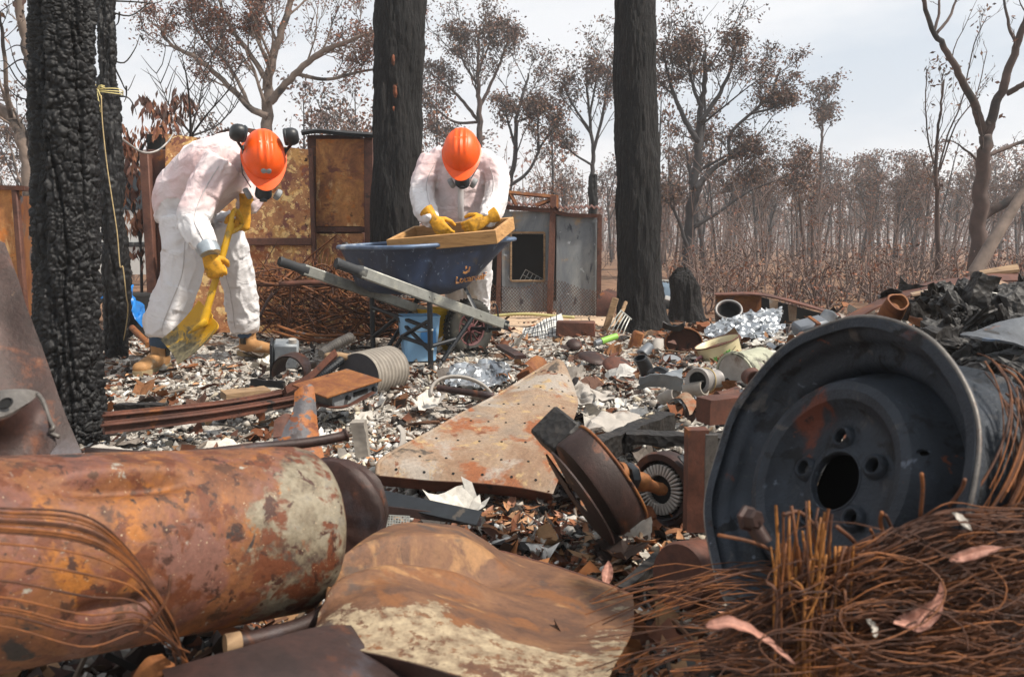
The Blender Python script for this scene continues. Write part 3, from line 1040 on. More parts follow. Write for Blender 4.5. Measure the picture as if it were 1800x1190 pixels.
# pale leaning tree behind the near left trunk
limb_tree('bare_tree', 'pale bent bare tree leaning behind the nearest black trunk at the left edge', 'tree',
          [([(70, 480), (55, 330), (42, 250), (15, 205), (-30, 170)], 0.085, 0.05),
           ([(18, 207), (12, 150), (5, 70), (-4, 10)], 0.03, 0.015),
           ([(52, 120), (42, 60), (28, -20)], 0.05, 0.05),
           ([(62, 330), (58, 200), (55, 110)], 0.06, 0.05)],
          6.6, 67, MT['bark_pale'], cfg_(n=(5, 4), len=(0.45, 0.5), thin=(0.25, 0.5), seg=(6, 4), sides=(4, 3), leafy=0.2, clump=0.15, leaves=5, leaf=0.07, rmin=0.004), start=0.2)

# young tree with hanging dead leaves between trunk and cabinet
def hanging_leaves(g, tips, n, leaf, rnd, pal):
    leaves = ([], [])
    for c in tips:
        for _ in range(n):
            p = c + Vector((rnd.gauss(0, 0.05), rnd.gauss(0, 0.05), rnd.gauss(0, 0.03)))
            a = Vector((rnd.gauss(0, 0.3), rnd.gauss(0, 0.3), -1)).normalized()
            b = Quaternion(a, rnd.uniform(0, 6.28)) @ a.orthogonal().normalized()
            l = leaf * rnd.uniform(0.6, 1.2); w = l * rnd.uniform(0.13, 0.2)
            leaves[0].extend([p, p + a * l * 0.45 + b * w, p + a * l + b * w * 0.5, p + a * l * 0.5 - b * w])
            leaves[1].extend([rnd.choice(pal)] * 4)
    return leaf_geo(leaves)

rnd = random.Random(5)
gt = Geo()
st = [[(300, 560), (325, 330), (335, 235), (330, 150), (320, 100)], [(335, 240), (365, 200), (400, 160), (412, 130)], [(335, 235), (300, 190), (275, 130)],
      [(335, 235), (352, 170), (360, 110)], [(336, 240), (380, 222), (412, 190)]]
for k, s in enumerate(st):
    P = curve([at(x, y, 7.0 + 0.1 * j * (k - 2)) for j, (x, y) in enumerate(s)], 14)
    gt.tube(P, [(0.02 if k == 0 else 0.011) * (1 - 0.06 * j) for j in range(15)], 5)
    for j in range(4, 15, 2):
        for s_ in (-1, 1):
            bp, _ = branch_path(P[j], Vector((s_ * 0.7, rnd.uniform(-.4, .4), 0.9)), rnd.uniform(0.18, 0.4), 4, 0.2, 0.05, rnd)
            gt.tube(bp, [0.005, 0.0045, 0.004, 0.003, 0.002], 3, cap=False)
tt = thing('young_tree', 'young scorched tree with bunches of limp brown leaves behind the cabinet', 'tree', V(*at(300, 560, 7.0)[:2], 0))
part('trunk', gt, MT['bark_dark'], tt, angle=180)
tips = [at(x, y, 6.9 + rnd.uniform(-.2, .2)) for x, y in [(258, 170), (268, 185), (318, 165), (325, 180), (282, 192), (305, 200), (312, 175)]]
part('crown', hanging_leaves(None, tips, 26, 0.11, rnd, LEAFR[2:] + LEAFC[:2]), MT['foliage'], tt, smooth=False)
gt = Geo(); tips = []
for s in ([(250, 560), (246, 420), (225, 330), (212, 250)], [(225, 330), (250, 260), (276, 228), (286, 220)], [(225, 330), (235, 280), (222, 225)], [(240, 400), (262, 330), (255, 280)], [(246, 430), (250, 395), (256, 372)], [(240, 380), (212, 340), (200, 300)]):
    P = curve([at(x, y, 6.6) for x, y in s], 10)
    gt.tube(P, [0.014 * (1 - 0.07 * j) for j in range(11)], 5)
    tips += P[5:]
tips = [t for t in tips if t.z > at(250, 470, 6.6).z]
for x, y in [(240, 440), (235, 400), (250, 450), (240, 385), (285, 225), (276, 240), (246, 300), (230, 262), (215, 240), (262, 300)]:
    tips.append(at(x, y, 6.55))
tt = thing('young_tree', 'small shrubby tree of reddish drooping leaves between thin black trunk and cabinet', 'tree', V(*at(250, 560, 6.6)[:2], 0))
part('trunk', gt, MT['bark_dark'], tt, angle=180)
part('crown', hanging_leaves(None, tips, 13, 0.10, rnd, LEAFR), MT['foliage'], tt, smooth=False)

# ------------------------------------------------------------------ the forest behind: a few kinds of tree, set out one by one
def make_forest_tree(kind, seed):
    rnd = random.Random(seed)
    gt, gc, leaves = Geo(), Geo(), ([], [])
    if kind == 'crowned':
        h = 6.4
        P, d = branch_path((0, 0, -0.2), (rnd.uniform(-.1, .1), rnd.uniform(-.1, .1), 1), h * 0.72, 7, 0.1, 0.05, rnd)
        gt.tube(P, [0.11 - 0.008 * k for k in range(8)], 6)
        for k in range(4):
            bp, _ = branch_path(P[4 + k % 3], Vector((rnd.uniform(-1, 1), rnd.uniform(-1, 1), 1.3)), h * 0.38, 5, 0.2, 0.08, rnd)
            gt.tube(bp, [0.05, 0.045, 0.04, 0.03, 0.02, 0.015], 4, cap=False)
            sprout(gt, gc, leaves, bp, 0.04, 0.015, 0, rnd, cfg_(n=(5, 3), len=(0.4, 0.5), seg=(4, 3), sides=(3, 3), clump=0.42, leaves=15, leaf=0.17, leafy=0.85, rmin=0.012), 0.3)
        sprout(gt, gc, leaves, P, 0.08, 0.03, 0, rnd, cfg_(n=(4, 3), len=(0.3, 0.5), seg=(4, 3), sides=(3, 3), clump=0.42, leaves=12, leaf=0.17, leafy=0.6, rmin=0.012), 0.5)
    elif kind == 'feathered':
        h = 5.0
        P, d = branch_path((0, 0, -0.2), (rnd.uniform(-.08, .08), 0, 1), h, 8, 0.07, 0.05, rnd)
        gt.tube(P, [0.085 - 0.009 * k for k in range(9)], 6)
        sprout(gt, gc, leaves, P, 0.05, 0.02, 0, rnd, cfg_(n=(20, 3), len=(0.16, 0.5), seg=(4, 3), sides=(3, 3), clump=0.3, leaves=8, leaf=0.13, leafy=0.8, rmin=0.01, pal=LEAFR + LEAFC), 0.3)
    elif kind == 'bare':
        h = 4.6
        P, d = branch_path((0, 0, -0.2), (rnd.uniform(-.15, .15), 0, 1), h, 8, 0.08, 0.04, rnd)
        gt.tube(P, [0.06 - 0.006 * k for k in range(9)], 5)
        sprout(gt, gc, leaves, P, 0.035, 0.012, 0, rnd, cfg_(n=(10, 4), len=(0.22, 0.45), seg=(4, 3), sides=(3, 3), along=1.3, clump=0.3, leaves=5, leaf=0.14, leafy=0.25, rmin=0.008), 0.3)
    return gt, gc, leaves

protos = []
LBL = {'crowned': 'scorched gum tree with thin brown crown in the woodland behind the burnt site',
       'feathered': 'slim scorched tree with leaves down its whole stem in the woodland behind the burnt site',
       'bare': 'bare slender tree with few twigs in the woodland behind the burnt site'}
GRP = {'crowned': 'crowned gum trees of the woodland', 'feathered': 'feathered trees of the woodland', 'bare': 'bare slender trees of the woodland'}
for i, kind in enumerate(['crowned', 'crowned', 'crowned', 'feathered', 'feathered', 'bare', 'bare']):
    gt, gc, lv = make_forest_tree(kind, 100 + i)
    bark = MT['bark_brown'] if i % 2 else MT['bark_dark']
    mt_ = gt.mesh('trunk', True, 180); mt_.materials.append(bark)
    mtw = gc.mesh('twigs', True, 180); mtw.materials.append(bark)
    mlf = leaf_geo(lv).mesh('crown', False); mlf.materials.append(MT['foliage'])
    protos.append((kind, mt_, mtw, mlf))

spots = []
rf = random.Random(99)
# clearly seen trees of the wood, right of the black trunk; then the rest
for px, topy, d in [(1478, 268, 44), (1510, 262, 42), (1545, 258, 45), (1590, 270, 44), (1625, 262, 40), (1760, 250, 38), (1700, 262, 36), (1395, 270, 34), (1420, 300, 30),
                    (1530, 300, 28), (1580, 310, 26), (1475, 320, 26), (1345, 300, 30), (1300, 300, 26), (1680, 280, 30), (1790, 280, 30), (1610, 290, 30),
                    (965, 300, 34), (1000, 280, 30), (935, 300, 38), (870, 330, 30), (1075, 260, 32), (1165, 200, 28), (1275, 270, 36), (640, 120, 26), (590, 130, 22), (560, 180, 28),
                    (615, 180, 30), (700, 200, 30), (395, 200, 24), (230, 250, 30), (20, 240, 24), (30, 140, 22), (760, 290, 36), (1160, 330, 26)]:
    spots.append((px, topy, d, rf.choice([0, 1, 2, 0, 1, 2, 3, 4])))
for k in range(215):
    d = rf.uniform(17, 75)
    px = rf.uniform(-60, 1860) if k < 150 else rf.uniform(1160, 1860)
    if px < 1100 and rf.random() < 0.45: continue
    topy = 430 - (rf.uniform(2.6, 6.0) - 0.7) / d * FPX
    lim = 235 if px > 1300 else 60
    spots.append((px, max(topy, lim), d, rf.choice([0, 1, 2, 3, 3, 4, 4, 5, 5, 6, 6, 6]) if k < 150 else rf.choice([0, 1, 2])))
PH = []
for (kind, a, b, c) in protos:
    zz = np.zeros(len(a.vertices) * 3); a.vertices.foreach_get('co', zz); z1 = zz.reshape(-1, 3)[:, 2].max()
    z2 = z1
    if len(c.vertices):
        zz = np.zeros(len(c.vertices) * 3); c.vertices.foreach_get('co', zz); z2 = zz.reshape(-1, 3)[:, 2].max()
    PH.append(max(z1, z2))
for (px, topy, d, pi) in spots:
    kind, a, b, c = protos[pi]
    p = at(px, 430, d)
    z = gz(p.x, p.y)
    h = at(px, topy, d).z - z
    s = h / PH[pi]
    t = thing('forest_tree', LBL[kind], 'tree', V(p.x, p.y, z), GRP[kind])
    t.rotation_euler = (0, 0, rf.uniform(0, 6.28))
    t.scale = (s * rf.uniform(0.8, 1.05), s * rf.uniform(0.8, 1.05), s)
    for nm, me in (('trunk', a), ('twigs', b), ('crown', c)):
        o = bpy.data.objects.new(nm, me); COL.objects.link(o); o.parent = t
        if nm == 'twigs': o['kind'] = 'stuff'

# undergrowth of whippy stems and scorched leaves that reads as one brown mass
gs, lv = Geo(), ([], [])
rs = random.Random(4)
for k in range(850):
    d = rs.uniform(13, 70) if k % 3 else rs.uniform(13, 30)
    px = rs.uniform(-80, 1880)
    if k % 3 == 1: d = rs.uniform(7.8, 13); px = rs.uniform(1180, 1900)
    p = at(px, 430, d); p.z = gz(p.x, p.y) - 0.05
    h = rs.uniform(0.7, 2.6)
    if d < 13: h = rs.uniform(0.3, 0.85) * (d / 11)
    bp, _ = branch_path(p, (rs.uniform(-.3, .3), rs.uniform(-.3, .3), 1), h, 4, 0.13, 0.05, rs)
    gs.tube(bp, [0.016, 0.014, 0.011, 0.008, 0.005], 3, cap=False)
    for q in range(5):
        b2, _ = branch_path(bp[rs.randint(0, 3)], (rs.uniform(-1, 1), rs.uniform(-1, 1), 0.5), h * 0.45, 3, 0.2, 0.05, rs)
        gs.tube(b2, [0.009, 0.007, 0.006, 0.004], 3, cap=False)
        if rs.random() < (0.62 if d > 13 else 0.6):
            leaf_clump(lv, b2[-1], min(0.4, h * 0.25), 8, 0.03 + 0.08 * min(1, d / 40), rs, LEAFR if rs.random() < 0.45 else LEAFC)
MT['thicket'] = plain('thicket_stems', '#625049', 0.85, 0, 0.3, 3, 0)
setting('undergrowth', gs, MT['thicket'], 'stuff', angle=180)
setting('scorched_leaves', leaf_geo(lv), MT['foliage'], 'stuff', smooth=False)
# far wood: thin trunks and crowns too many to tell apart
gs, lv = Geo(), ([], [])
for k in range(1250):
    d = rs.uniform(70, 240)
    px = rs.uniform(-150, 1950)
    p = at(px, 430, d); p.z = gz(p.x, p.y) - 0.3
    h = rs.uniform(4.5, 8.5)
    bp, _ = branch_path(p, (rs.uniform(-.1, .1), 0, 1), h, 3, 0.08, 0.05, rs)
    gs.tube(bp, [0.15, 0.12, 0.09, 0.05], 4, cap=False)
    for q in range(3):
        b2, _ = branch_path(bp[rs.randint(1, 3)], (rs.uniform(-1, 1), rs.uniform(-1, 1), 1.2), h * 0.3, 2, 0.2, 0.05, rs)
        gs.tube(b2, [0.05, 0.04, 0.03], 3, cap=False)
        leaf_clump(lv, b2[-1], 1.3, 13, 0.6, rs, LEAFC + LEAFR)
    leaf_clump(lv, bp[0] + V(0, 0, 0.8), 2.2, 10, 0.5, rs, LEAFR)
setting('far_wood', gs, MT['thicket'], 'stuff', angle=180)
setting('far_foliage', leaf_geo(lv), MT['foliage'], 'stuff', smooth=False)
# ================================================================== BLACK TRUNKS
def bark_trunk(name, label, path, radii, mat, flare=0.0, flare_dir=None, cell=0.03, depth=0.010, nz=420, na=150, seed=1, lump=0.03, aspect=1.3, groove=False):
    """Trunk skinned along a path; the bark plates are real relief."""
    P = curve(path, nz)
    rr = curve1(radii, nz)
    z0 = P[0].z
    ang = np.linspace(0, 2 * math.pi, na, endpoint=False)
    C = np.array([list(p) for p in P])
    rad = np.array(rr)[:, None] * np.ones(na)[None]
    hh = (C[:, 2] - z0)[:, None]
    if flare:
        lobes = 1 + 0.45 * np.cos(3 * ang + seed)[None] + 0.25 * np.cos(5 * ang + 2 * seed)[None]
        if flare_dir is not None:
            lobes = lobes * 0.5 + 1.5 * np.clip(np.cos(ang - flare_dir), 0, 1)[None] ** 3
        rad = rad + flare * np.exp(-hh / 0.16) * lobes
    X = C[:, 0:1] + rad * np.cos(ang); Y = C[:, 1:2] + rad * np.sin(ang); Z = np.repeat(C[:, 2:3], na, 1)
    p = np.stack([X, Y, Z], -1).reshape(-1, 3)
    N = np.stack([np.cos(ang)[None] + 0 * X, np.sin(ang)[None] + 0 * X, 0 * X], -1).reshape(-1, 3)
    q = p.copy()
    if groove:
        q[:, 2] *= 0.16
        d = fbm(q * 34, seed, 4, 0.62) * depth * 1.1 + fbm(q * 11, seed + 5, 2) * depth * 0.8
    else:
        w = q + 0.012 * np.stack([fbm(q * 14, seed + k, 2) for k in range(3)], 1)
        w[:, 2] *= aspect
        f1, f2 = worley(w / cell, seed)
        d = depth * 1.1 * (np.clip((f2 - f1) * 4.5, 0, 1) ** 0.7 - 0.7) + depth * 0.55 * fbm(q * 70, seed + 9, 3, 0.65)
        big = sstep(-0.2, 0.35, fbm(p * 6, seed + 40, 2))
        f1, f2 = worley(w * np.array([1, 1, 0.8]) / (cell * 1.7), seed + 2)
        d = d * (0.45 + 0.55 * big) + depth * 1.2 * (1 - big) * (np.clip((f2 - f1) * 5, 0, 1) - 0.7)
        d = d + depth * 0.8 * fbm(q * np.array([40, 40, 9]), seed + 12, 3, 0.6)
        f1, f2 = worley(w / (cell * 2.6) * np.array([1.6, 1.6, 0.4]), seed + 4)
        d = d + depth * 0.9 * (np.clip((f2 - f1) * 3, 0, 1) - 0.7)
    if not groove:
        fis = np.abs(fbm(p * np.array([20, 20, 2.6]), seed + 60, 3))
        d = d - depth * 2.2 * np.exp(-(fis / 0.10) ** 2)
    d = d + lump * fbm(p * np.array([5, 5, 2.2]), seed + 20, 3)
    p = p + N * d[:, None]
    g = Geo()
    idx = np.arange(len(P) * na).reshape(len(P), na)
    nx = np.roll(idx, -1, axis=1)
    F = np.stack([idx[:-1], nx[:-1], nx[1:], idx[1:]], -1).reshape(-1, 4)
    g.add(p, F)
    base = V(P[0].x, P[0].y, gz(P[0].x, P[0].y))
    t = thing(name, label, 'tree', base)
    part('trunk', g, mat, t, angle=180)
    return t

def px_path(rows, d, bury=0.12, top=None):
    P = [at(x, y, d) for x, y in rows]
    b = P[0].copy()
    b.z = gz(b.x, b.y) - bury
    return [b] + P

d1 = 2.72
bark_trunk('burnt_tree', 'nearest thick charred trunk with black alligator bark at the left', px_path([(124, 700), (119, 500), (113, 300), (110, 120), (109, 0), (108, -120)], d1), [0.112, 0.110, 0.109, 0.106, 0.104, 0.100, 0.098], MT['char'],
           nz=560, na=190, seed=3, cell=0.021, depth=0.0085, lump=0.014, flare=0.02)
d2 = 4.95
tz = px_path([(206, 590), (200, 430), (192, 250), (188, 110), (184, 0), (180, -100)], d2)
t2 = bark_trunk('burnt_tree', 'thin charred trunk tied with cream ribbon behind the nearest black trunk', tz, [0.078, 0.076, 0.072, 0.066, 0.052, 0.05, 0.04], MT['char'],
                nz=360, na=90, seed=8, cell=0.04, depth=0.009, lump=0.04, flare=0.015)
t3 = bark_trunk('burnt_tree', 'black trunk with two orange scorch marks behind the wheelbarrow, between the two workers', px_path([(692, 520), (694, 400), (699, 240), (702, 100), (702, 0), (701, -100)], 6.1), [0.22, 0.205, 0.190, 0.183, 0.18, 0.18, 0.175], MT['char_smooth'],
           nz=520, na=190, seed=13, depth=0.022, lump=0.035, groove=True, flare=0.05)
bark_trunk('burnt_tree', 'straight black trunk with flared root right of the grey shed', px_path([(1124, 545), (1122, 400), (1118, 240), (1117, 100), (1118, 0), (1118, -100)], 6.3), [0.185, 0.178, 0.17, 0.163, 0.16, 0.158, 0.155], MT['char_smooth'],
           nz=520, na=190, seed=19, depth=0.02, lump=0.02, groove=True, flare=0.11, flare_dir=-0.25)
# burnt stumps further off
bark_trunk('burnt_stump', 'black burnt stump standing just right of the flared black trunk', px_path([(1208, 560), (1207, 530), (1204, 492), (1200, 470)], 7.2, 0.1), [0.16, 0.15, 0.13, 0.12, 0.03], MT['char_smooth'], nz=160, na=100, seed=22, depth=0.03, lump=0.07, groove=True, flare=0.05)
bark_trunk('burnt_stump', 'narrow charred pole stub rising behind the roof of the grey shed', px_path([(1041, 460), (1042, 380), (1043, 312), (1043, 309)], 11.0, 0.1), [0.066, 0.066, 0.062, 0.06, 0.01], MT['char'], nz=80, na=40, seed=25, cell=0.05, depth=0.008, lump=0.02)

# orange scorch scars are bare wood showing through
g = Geo()
for (x, y, w, h) in [(692, 106, 0.020, 0.05), (695, 160, 0.026, 0.065), (693, 192, 0.012, 0.022), (698, 148, 0.012, 0.02)]:
    g.ball(at(x, y, 6.1 - 0.170), w * 0.6, 0.017, h * 0.8, seg=18, rings=14)
g.warp(lambda v: v + 0.016 * np.stack([fbm(v * 34, k, 3) for k in range(3)], 1))
part('scorch_scar', g, plain('scorched_sapwood', '#6e3d26', 0.9, 0, 0.3, 30, 0.3, dirt='#2a1c16', dirt_scale=26, dirt_lo=0.5), t3, angle=180, kind='stuff')

# twigs growing from the thin trunk
gt = Geo()
rw = random.Random(12)
for s in [[(195, 22), (230, 28), (262, 5), (275, -12)], [(195, 2), (240, 4), (275, 6), (292, -5)], [(200, 108), (220, 110), (238, 85), (246, 62)], [(202, 120), (212, 140), (224, 160), (238, 132)],
          [(204, 170), (225, 172), (236, 188), (240, 202)], [(210, 22), (208, 40), (200, 48)], [(222, 152), (222, 170), (218, 180)], [(246, 62), (252, 72), (250, 60)]]:
    P = curve([at(x, y, d2 + 0.05 * k) for k, (x, y) in enumerate(s)], 10)
    gt.tube(P, [0.006 * (1 - 0.07 * k) for k in range(11)], 5)
part('twig', gt, MT['char_wood'], t2, angle=180, kind='stuff')
gt = Geo()
for s in [[(55, 90), (30, 80), (10, 90)], [(55, 115), (35, 105), (5, 125), (-10, 122)], [(57, 165), (30, 140), (12, 110), (0, 108)], [(56, 150), (30, 118), (15, 70)], [(58, 178), (30, 170), (10, 150)]]:
    P = curve([at(x, y, 5.6 + 0.05 * k) for k, (x, y) in enumerate(s)], 10)
    gt.tube(P, [0.007 * (1 - 0.07 * k) for k in range(11)], 5)
solo('bare_branch', gt, MT['bark_dark'], 'thin bare branches reaching left from behind the nearest black trunk', 'branch', angle=180)

# cream ribbon and jute rope on the thin trunk
rc = at(192, 165, d2)
g = Geo()
for k in range(3):
    g.tube([rc + V(math.cos(a) * 0.079, math.sin(a) * 0.079, -0.005 + 0.012 * k + 0.004 * math.sin(a * 2 + k)) for a in np.linspace(0, 2 * math.pi, 24, endpoint=False)], 0.0028, 5, closed=True)
tr = thing('ribbon', 'cream ribbon knotted round the thin charred trunk', 'ribbon', rc)
part('loop', g, MT['ribbon'], tr, angle=180)
g = Geo()
for dx, dz in ((-0.05, -0.10), (-0.02, -0.15), (0.02, -0.13), (0.055, 0.025), (-0.055, 0.02), (0.03, -0.05), (-0.03, -0.12), (0.0, 0.035), (0.06, 0.01)):
    k0 = rc + V(-0.03, -0.085, 0.0)
    P = curve([k0, k0 + V(dx * 0.5, -0.02, dz * 0.35 + 0.02), k0 + V(dx, -0.012, dz)], 6)
    g.tube(P, [(0.0045, 0.0012)] * 7, 5, ref=(1, 0, 0.2))
part('ribbon_tail', g, MT['ribbon'], tr, angle=180, kind='stuff')
g = Geo()
P = curve([at(178, 168, d2 - 0.1), at(180, 215, d2 - 0.1), at(188, 290, d2 - 0.1), at(197, 350, d2 - 0.1), at(206, 410, d2 - 0.1), at(211, 468, d2 - 0.11), at(216, 470, d2 - 0.11), at(222, 520, d2 - 0.1), at(225, 540, d2 - 0.08), at(222, 572, d2 - 0.05), at(214, 612, d2)], 50)
g.tube(P, 0.0036, 6)
solo('rope', g, MT['rope'], 'thin jute rope hanging down from the ribbon on the thin charred trunk', 'rope', angle=180)
g = Geo()
P = curve([at(198, 232, 5.6), at(222, 250, 5.7), at(250, 268, 5.8), at(275, 266, 5.9), at(295, 250, 6.0), at(305, 235, 6.05)], 20)
g.tube(P, 0.008, 6)
solo('grey_cable', g, MT['pale_pipe'], 'sagging pale grey cable strung from thin trunk to rusty cabinet top', 'cable', angle=180)

# ================================================================== RUSTY CABINETS
def panel(px0, px1, py0, py1, d0, d1, thick=0.02, wav=0.006, seed=0, n=22, topslope=None):
    """Upright metal sheet between photo columns and rows; edges may lie at different distances."""
    P = np.zeros((n + 1, n + 1, 3))
    for i in range(n + 1):
        u = i / n
        for j in range(n + 1):
            w = j / n
            y0 = py0 if topslope is None else py0 + topslope * u
            p = at(px0 + (px1 - px0) * u, y0 + (py1 - y0) * w, d0 + (d1 - d0) * u)
            P[i, j] = p
    q = P.reshape(-1, 3)
    q[:, 1] += wav * fbm(q * 4, seed, 3)
    return Geo().grid(P, thick)

dc = 6.3
base = at(420, 590, dc); base.z = 0
cab = thing('rusty_cabinet', 'wide rust mottled metal cabinet directly behind the shovelling worker', 'cabinet', base)
part('front_panel', panel(292, 548, 236, 600, dc + 0.03, dc, 0.02, 0.02, 1, topslope=28), MT['cabinet'], cab)
g = Geo().box(at(419, 425, dc - 0.03), (548 - 292) / FPX * dc, 0.035, 0.06, 0.006)
part('rail', g, MT['frame_rust'], cab)
g = Geo()
for x in (552,):
    a, b = at(x, 262, dc - 0.01), at(x, 600, dc - 0.01)
    g.box((a + b) / 2, 0.035, 0.05, (a - b).length, 0.006)
part('edge_post', g, MT['frame_rust'], cab)
a, b = at(266, 268, dc + 0.05), at(266, 600, dc + 0.05)
part('door_post', Geo().box((a + b) / 2, 0.075, 0.09, (a - b).length, 0.008), MT['frame_rust'], cab)
a, b = at(284, 238, dc + 0.25), at(284, 600, dc + 0.25)
part('side_gap_shade', Geo().box((a + b) / 2, 0.12, 0.08, (a - b).length), MT['black_void'], cab)  # solid black strip painted in as the shade of the open gap
g = Geo()
bx = at(410, 420, dc + 0.36); tp, bt = at(410, 270, dc + 0.36), at(410, 600, dc + 0.36)
g.box(V(bx.x, dc + 0.36, (tp.z + bt.z) / 2), 1.14, 0.56, tp.z - bt.z, 0.01)
part('shell', g, MT['brown_rust'], cab)
# bolts and dents on the face
g = Geo()
for (x, y) in [(300, 250), (300, 330), (300, 420), (542, 275), (542, 350), (542, 415), (430, 262), (488, 345), (540, 440), (540, 520)]:
    g.ball(at(x, y, dc - 0.012), 0.007, seg=8, rings=5)
part('bolt', g, MT['frame_rust'], cab, kind='stuff')

dk = 6.45
base = at(600, 590, dk); base.z = 0
cab2 = thing('rusty_cabinet', 'narrow taller rusty cabinet with black top edge just left of the middle trunk', 'cabinet', base)
part('upper_panel', panel(556, 640, 245, 398, dk, dk, 0.02, 0.012, 4), MT['cabinet2'], cab2)
part('seam_band', Geo().box(at(598, 404, dk - 0.012), 0.41, 0.04, 0.045, 0.005), MT['frame_rust'], cab2)
part('lower_panel', panel(556, 640, 411, 600, dk, dk, 0.02, 0.012, 5), MT['cabinet'], cab2)
a, b = at(648, 240, dk - 0.02), at(650, 600, dk - 0.02)
part('corner_post', Geo().tube([a, b], [(0.045, 0.05)] * 2, 4, ref=(1, 1, 0), twist=0), MT['frame_rust'], cab2)
g = Geo()
P = patch([[at(530, 236, dk - 0.1), at(560, 232, dk - 0.1), at(600, 236, dk - 0.1), at(656, 240, dk - 0.1)],
           [at(530, 231, dk + 0.6), at(560, 229, dk + 0.6), at(600, 232, dk + 0.6), at(656, 236, dk + 0.6)]], 4, 16)
g.grid(P, 0.025)
part('top_sheet', g, MT['black_void'], cab2)
tp, bt = at(600, 246, dk + 0.34), at(600, 600, dk + 0.34)
part('shell', Geo().box(V(tp.x, dk + 0.34, (tp.z + bt.z) / 2), 0.44, 0.60, tp.z - bt.z, 0.01), MT['brown_rust'], cab2)

# curved rusty tank top peeping over
g = Geo()
P = patch([[at(378, 236, 7.2), at(400, 228, 7.15), at(430, 225, 7.1), at(470, 232, 7.2)], [at(378, 262, 7.2), at(400, 262, 7.1), at(430, 262, 7.1), at(470, 262, 7.2)]], 5, 14)
solo('rusty_plate', Geo().grid(P, 0.02), MT['brown_rust'], 'rounded brown plate showing above the bent back of the shovelling worker', 'metal plate')

# cabinet at the left edge
dl = 3.9
base = at(10, 540, dl); base.z = 0
cl = thing('rusty_locker', 'orange brown rusty locker at the left edge behind the nearest black trunk', 'locker', base)
part('front_panel', panel(-90, 36, 332, 640, dl, dl, 0.02, 0.01, 7), MT['cabinet2'], cl)
part('side_panel', panel(37, 66, 345, 640, dl, dl + 0.5, 0.02, 0.01, 8), MT['orange_rust'], cl)
a, b = at(38, 332, dl - 0.012), at(40, 640, dl - 0.012)
part('corner_post', Geo().box((a + b) / 2, 0.03, 0.03, (a - b).length, 0.005), MT['frame_rust'], cl)
part('top_sheet', Geo().grid(patch([[at(-100, 328, dl - 0.03), at(-30, 329, dl - 0.03), at(42, 331, dl - 0.03)], [at(-100, 326, dl + 0.55), at(-30, 327, dl + 0.55), at(70, 336, dl + 0.55)]], 3, 10), 0.022), MT['brown_rust'], cl)

# ================================================================== GREY SHED
ds = 7.6
base = at(960, 556, ds); base.z = 0
sh = thing('metal_shed', 'small grey burnt metal shed with a black window opening behind the wheelbarrow', 'shed', base)
def frame_panel(x0, x1, y0, y1, hx0, hx1, hy0, hy1, d, n=16):
    gs_ = Geo()
    for (a, b, c, e) in ((x0, hx0, y0, y1), (hx1, x1, y0, y1), (hx0, hx1, y0, hy0), (hx0, hx1, hy1, y1)):
        p, q = at(a, c, d), at(b, e, d)
        gs_.box(V((p.x + q.x) / 2, d, (p.z + q.z) / 2), q.x - p.x, 0.018, p.z - q.z)
    return gs_
part('door_panel', frame_panel(882, 966, 372, 548, 900, 956, 412, 492, ds), MT['zinc'], sh)
g = Geo()
for (x0, y0, x1, y1) in ((899, 409, 957, 409), (899, 494, 957, 494), (899, 409, 897, 494), (957, 409, 957, 494)):
    a, b = at(x0, y0, ds - 0.016), at(x1, y1, ds - 0.016)
    c = (a + b) / 2
    if abs(x1 - x0) > 10: g.box(c, (b - a).length, 0.02, 0.02, 0.003)
    else: g.box(c, 0.02, 0.02, (b - a).length, 0.003)
part('window_frame', g, MT['old_wood'], sh)
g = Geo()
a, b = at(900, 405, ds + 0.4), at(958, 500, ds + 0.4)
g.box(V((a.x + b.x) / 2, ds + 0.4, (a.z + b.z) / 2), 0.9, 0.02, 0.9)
part('interior_shade', g, MT['black_void'], sh)  # black sheet standing in for the shade inside the window opening
part('side_wall', panel(978, 1050, 380, 560, ds, ds + 0.02, 0.018, 0.008, 11), MT['zinc'], sh)
a, b = at(880, 368, ds - 0.03), at(875, 556, ds - 0.03)
part('post', Geo().tube([a, b], [(0.03, 0.03)] * 2, 4, ref=(1, 1, 0)), MT['frame_rust'], sh)
a, b = at(973, 344, ds - 0.03), at(966, 560, ds - 0.03)
part('post', Geo().tube([a, b], [(0.045, 0.035)] * 2, 4, ref=(1, 1, 0)), MT['frame_rust'], sh)
a, b = at(1054, 378, ds - 0.03), at(1052, 560, ds - 0.03)
part('post', Geo().tube([a, b], [(0.03, 0.03)] * 2, 4, ref=(1, 1, 0)), MT['frame_rust'], sh)
g = Geo().tube([at(880, 364, ds - 0.04), at(972, 371, ds - 0.04)], [(0.03, 0.03)] * 2, 4, ref=(0, 1, 1))
part('lintel', g, MT['frame_rust'], sh)
g = Geo().tube(curve([at(974, 372, ds - 0.04), at(1000, 378, ds - 0.04), at(1056, 380, ds - 0.04)], 8), [(0.026, 0.026)] * 9, 4, ref=(0, 1, 1))
part('lintel', g, MT['frame_rust'], sh)
g = Geo()
n = 150
top = np.zeros((n + 1, 3, 3))
for i in range(n + 1):
    u = i / n
    x = 876 + (1058 - 876) * u
    y = 359 + 10 * u + (4 * math.sin((u - .55) * 14) if u > 0.55 else 0) * 0.6
    for j in range(3):
        p = at(x, y - 2 * j, ds - 0.09 + 0.4 * j)
        p.z += 0.010 * math.cos(i * 2 * math.pi / 7.5)
        top[i, j] = p
g.grid(top, 0.006)
part('corrugated_roof', g, MT['brown_rust'], sh, angle=60)
part('back_wall', Geo().box(V(at(965, 460, ds + 0.75).x, ds + 0.75, 0.52), 1.05, 0.02, 1.0), MT['zinc'], sh)
g = Geo()
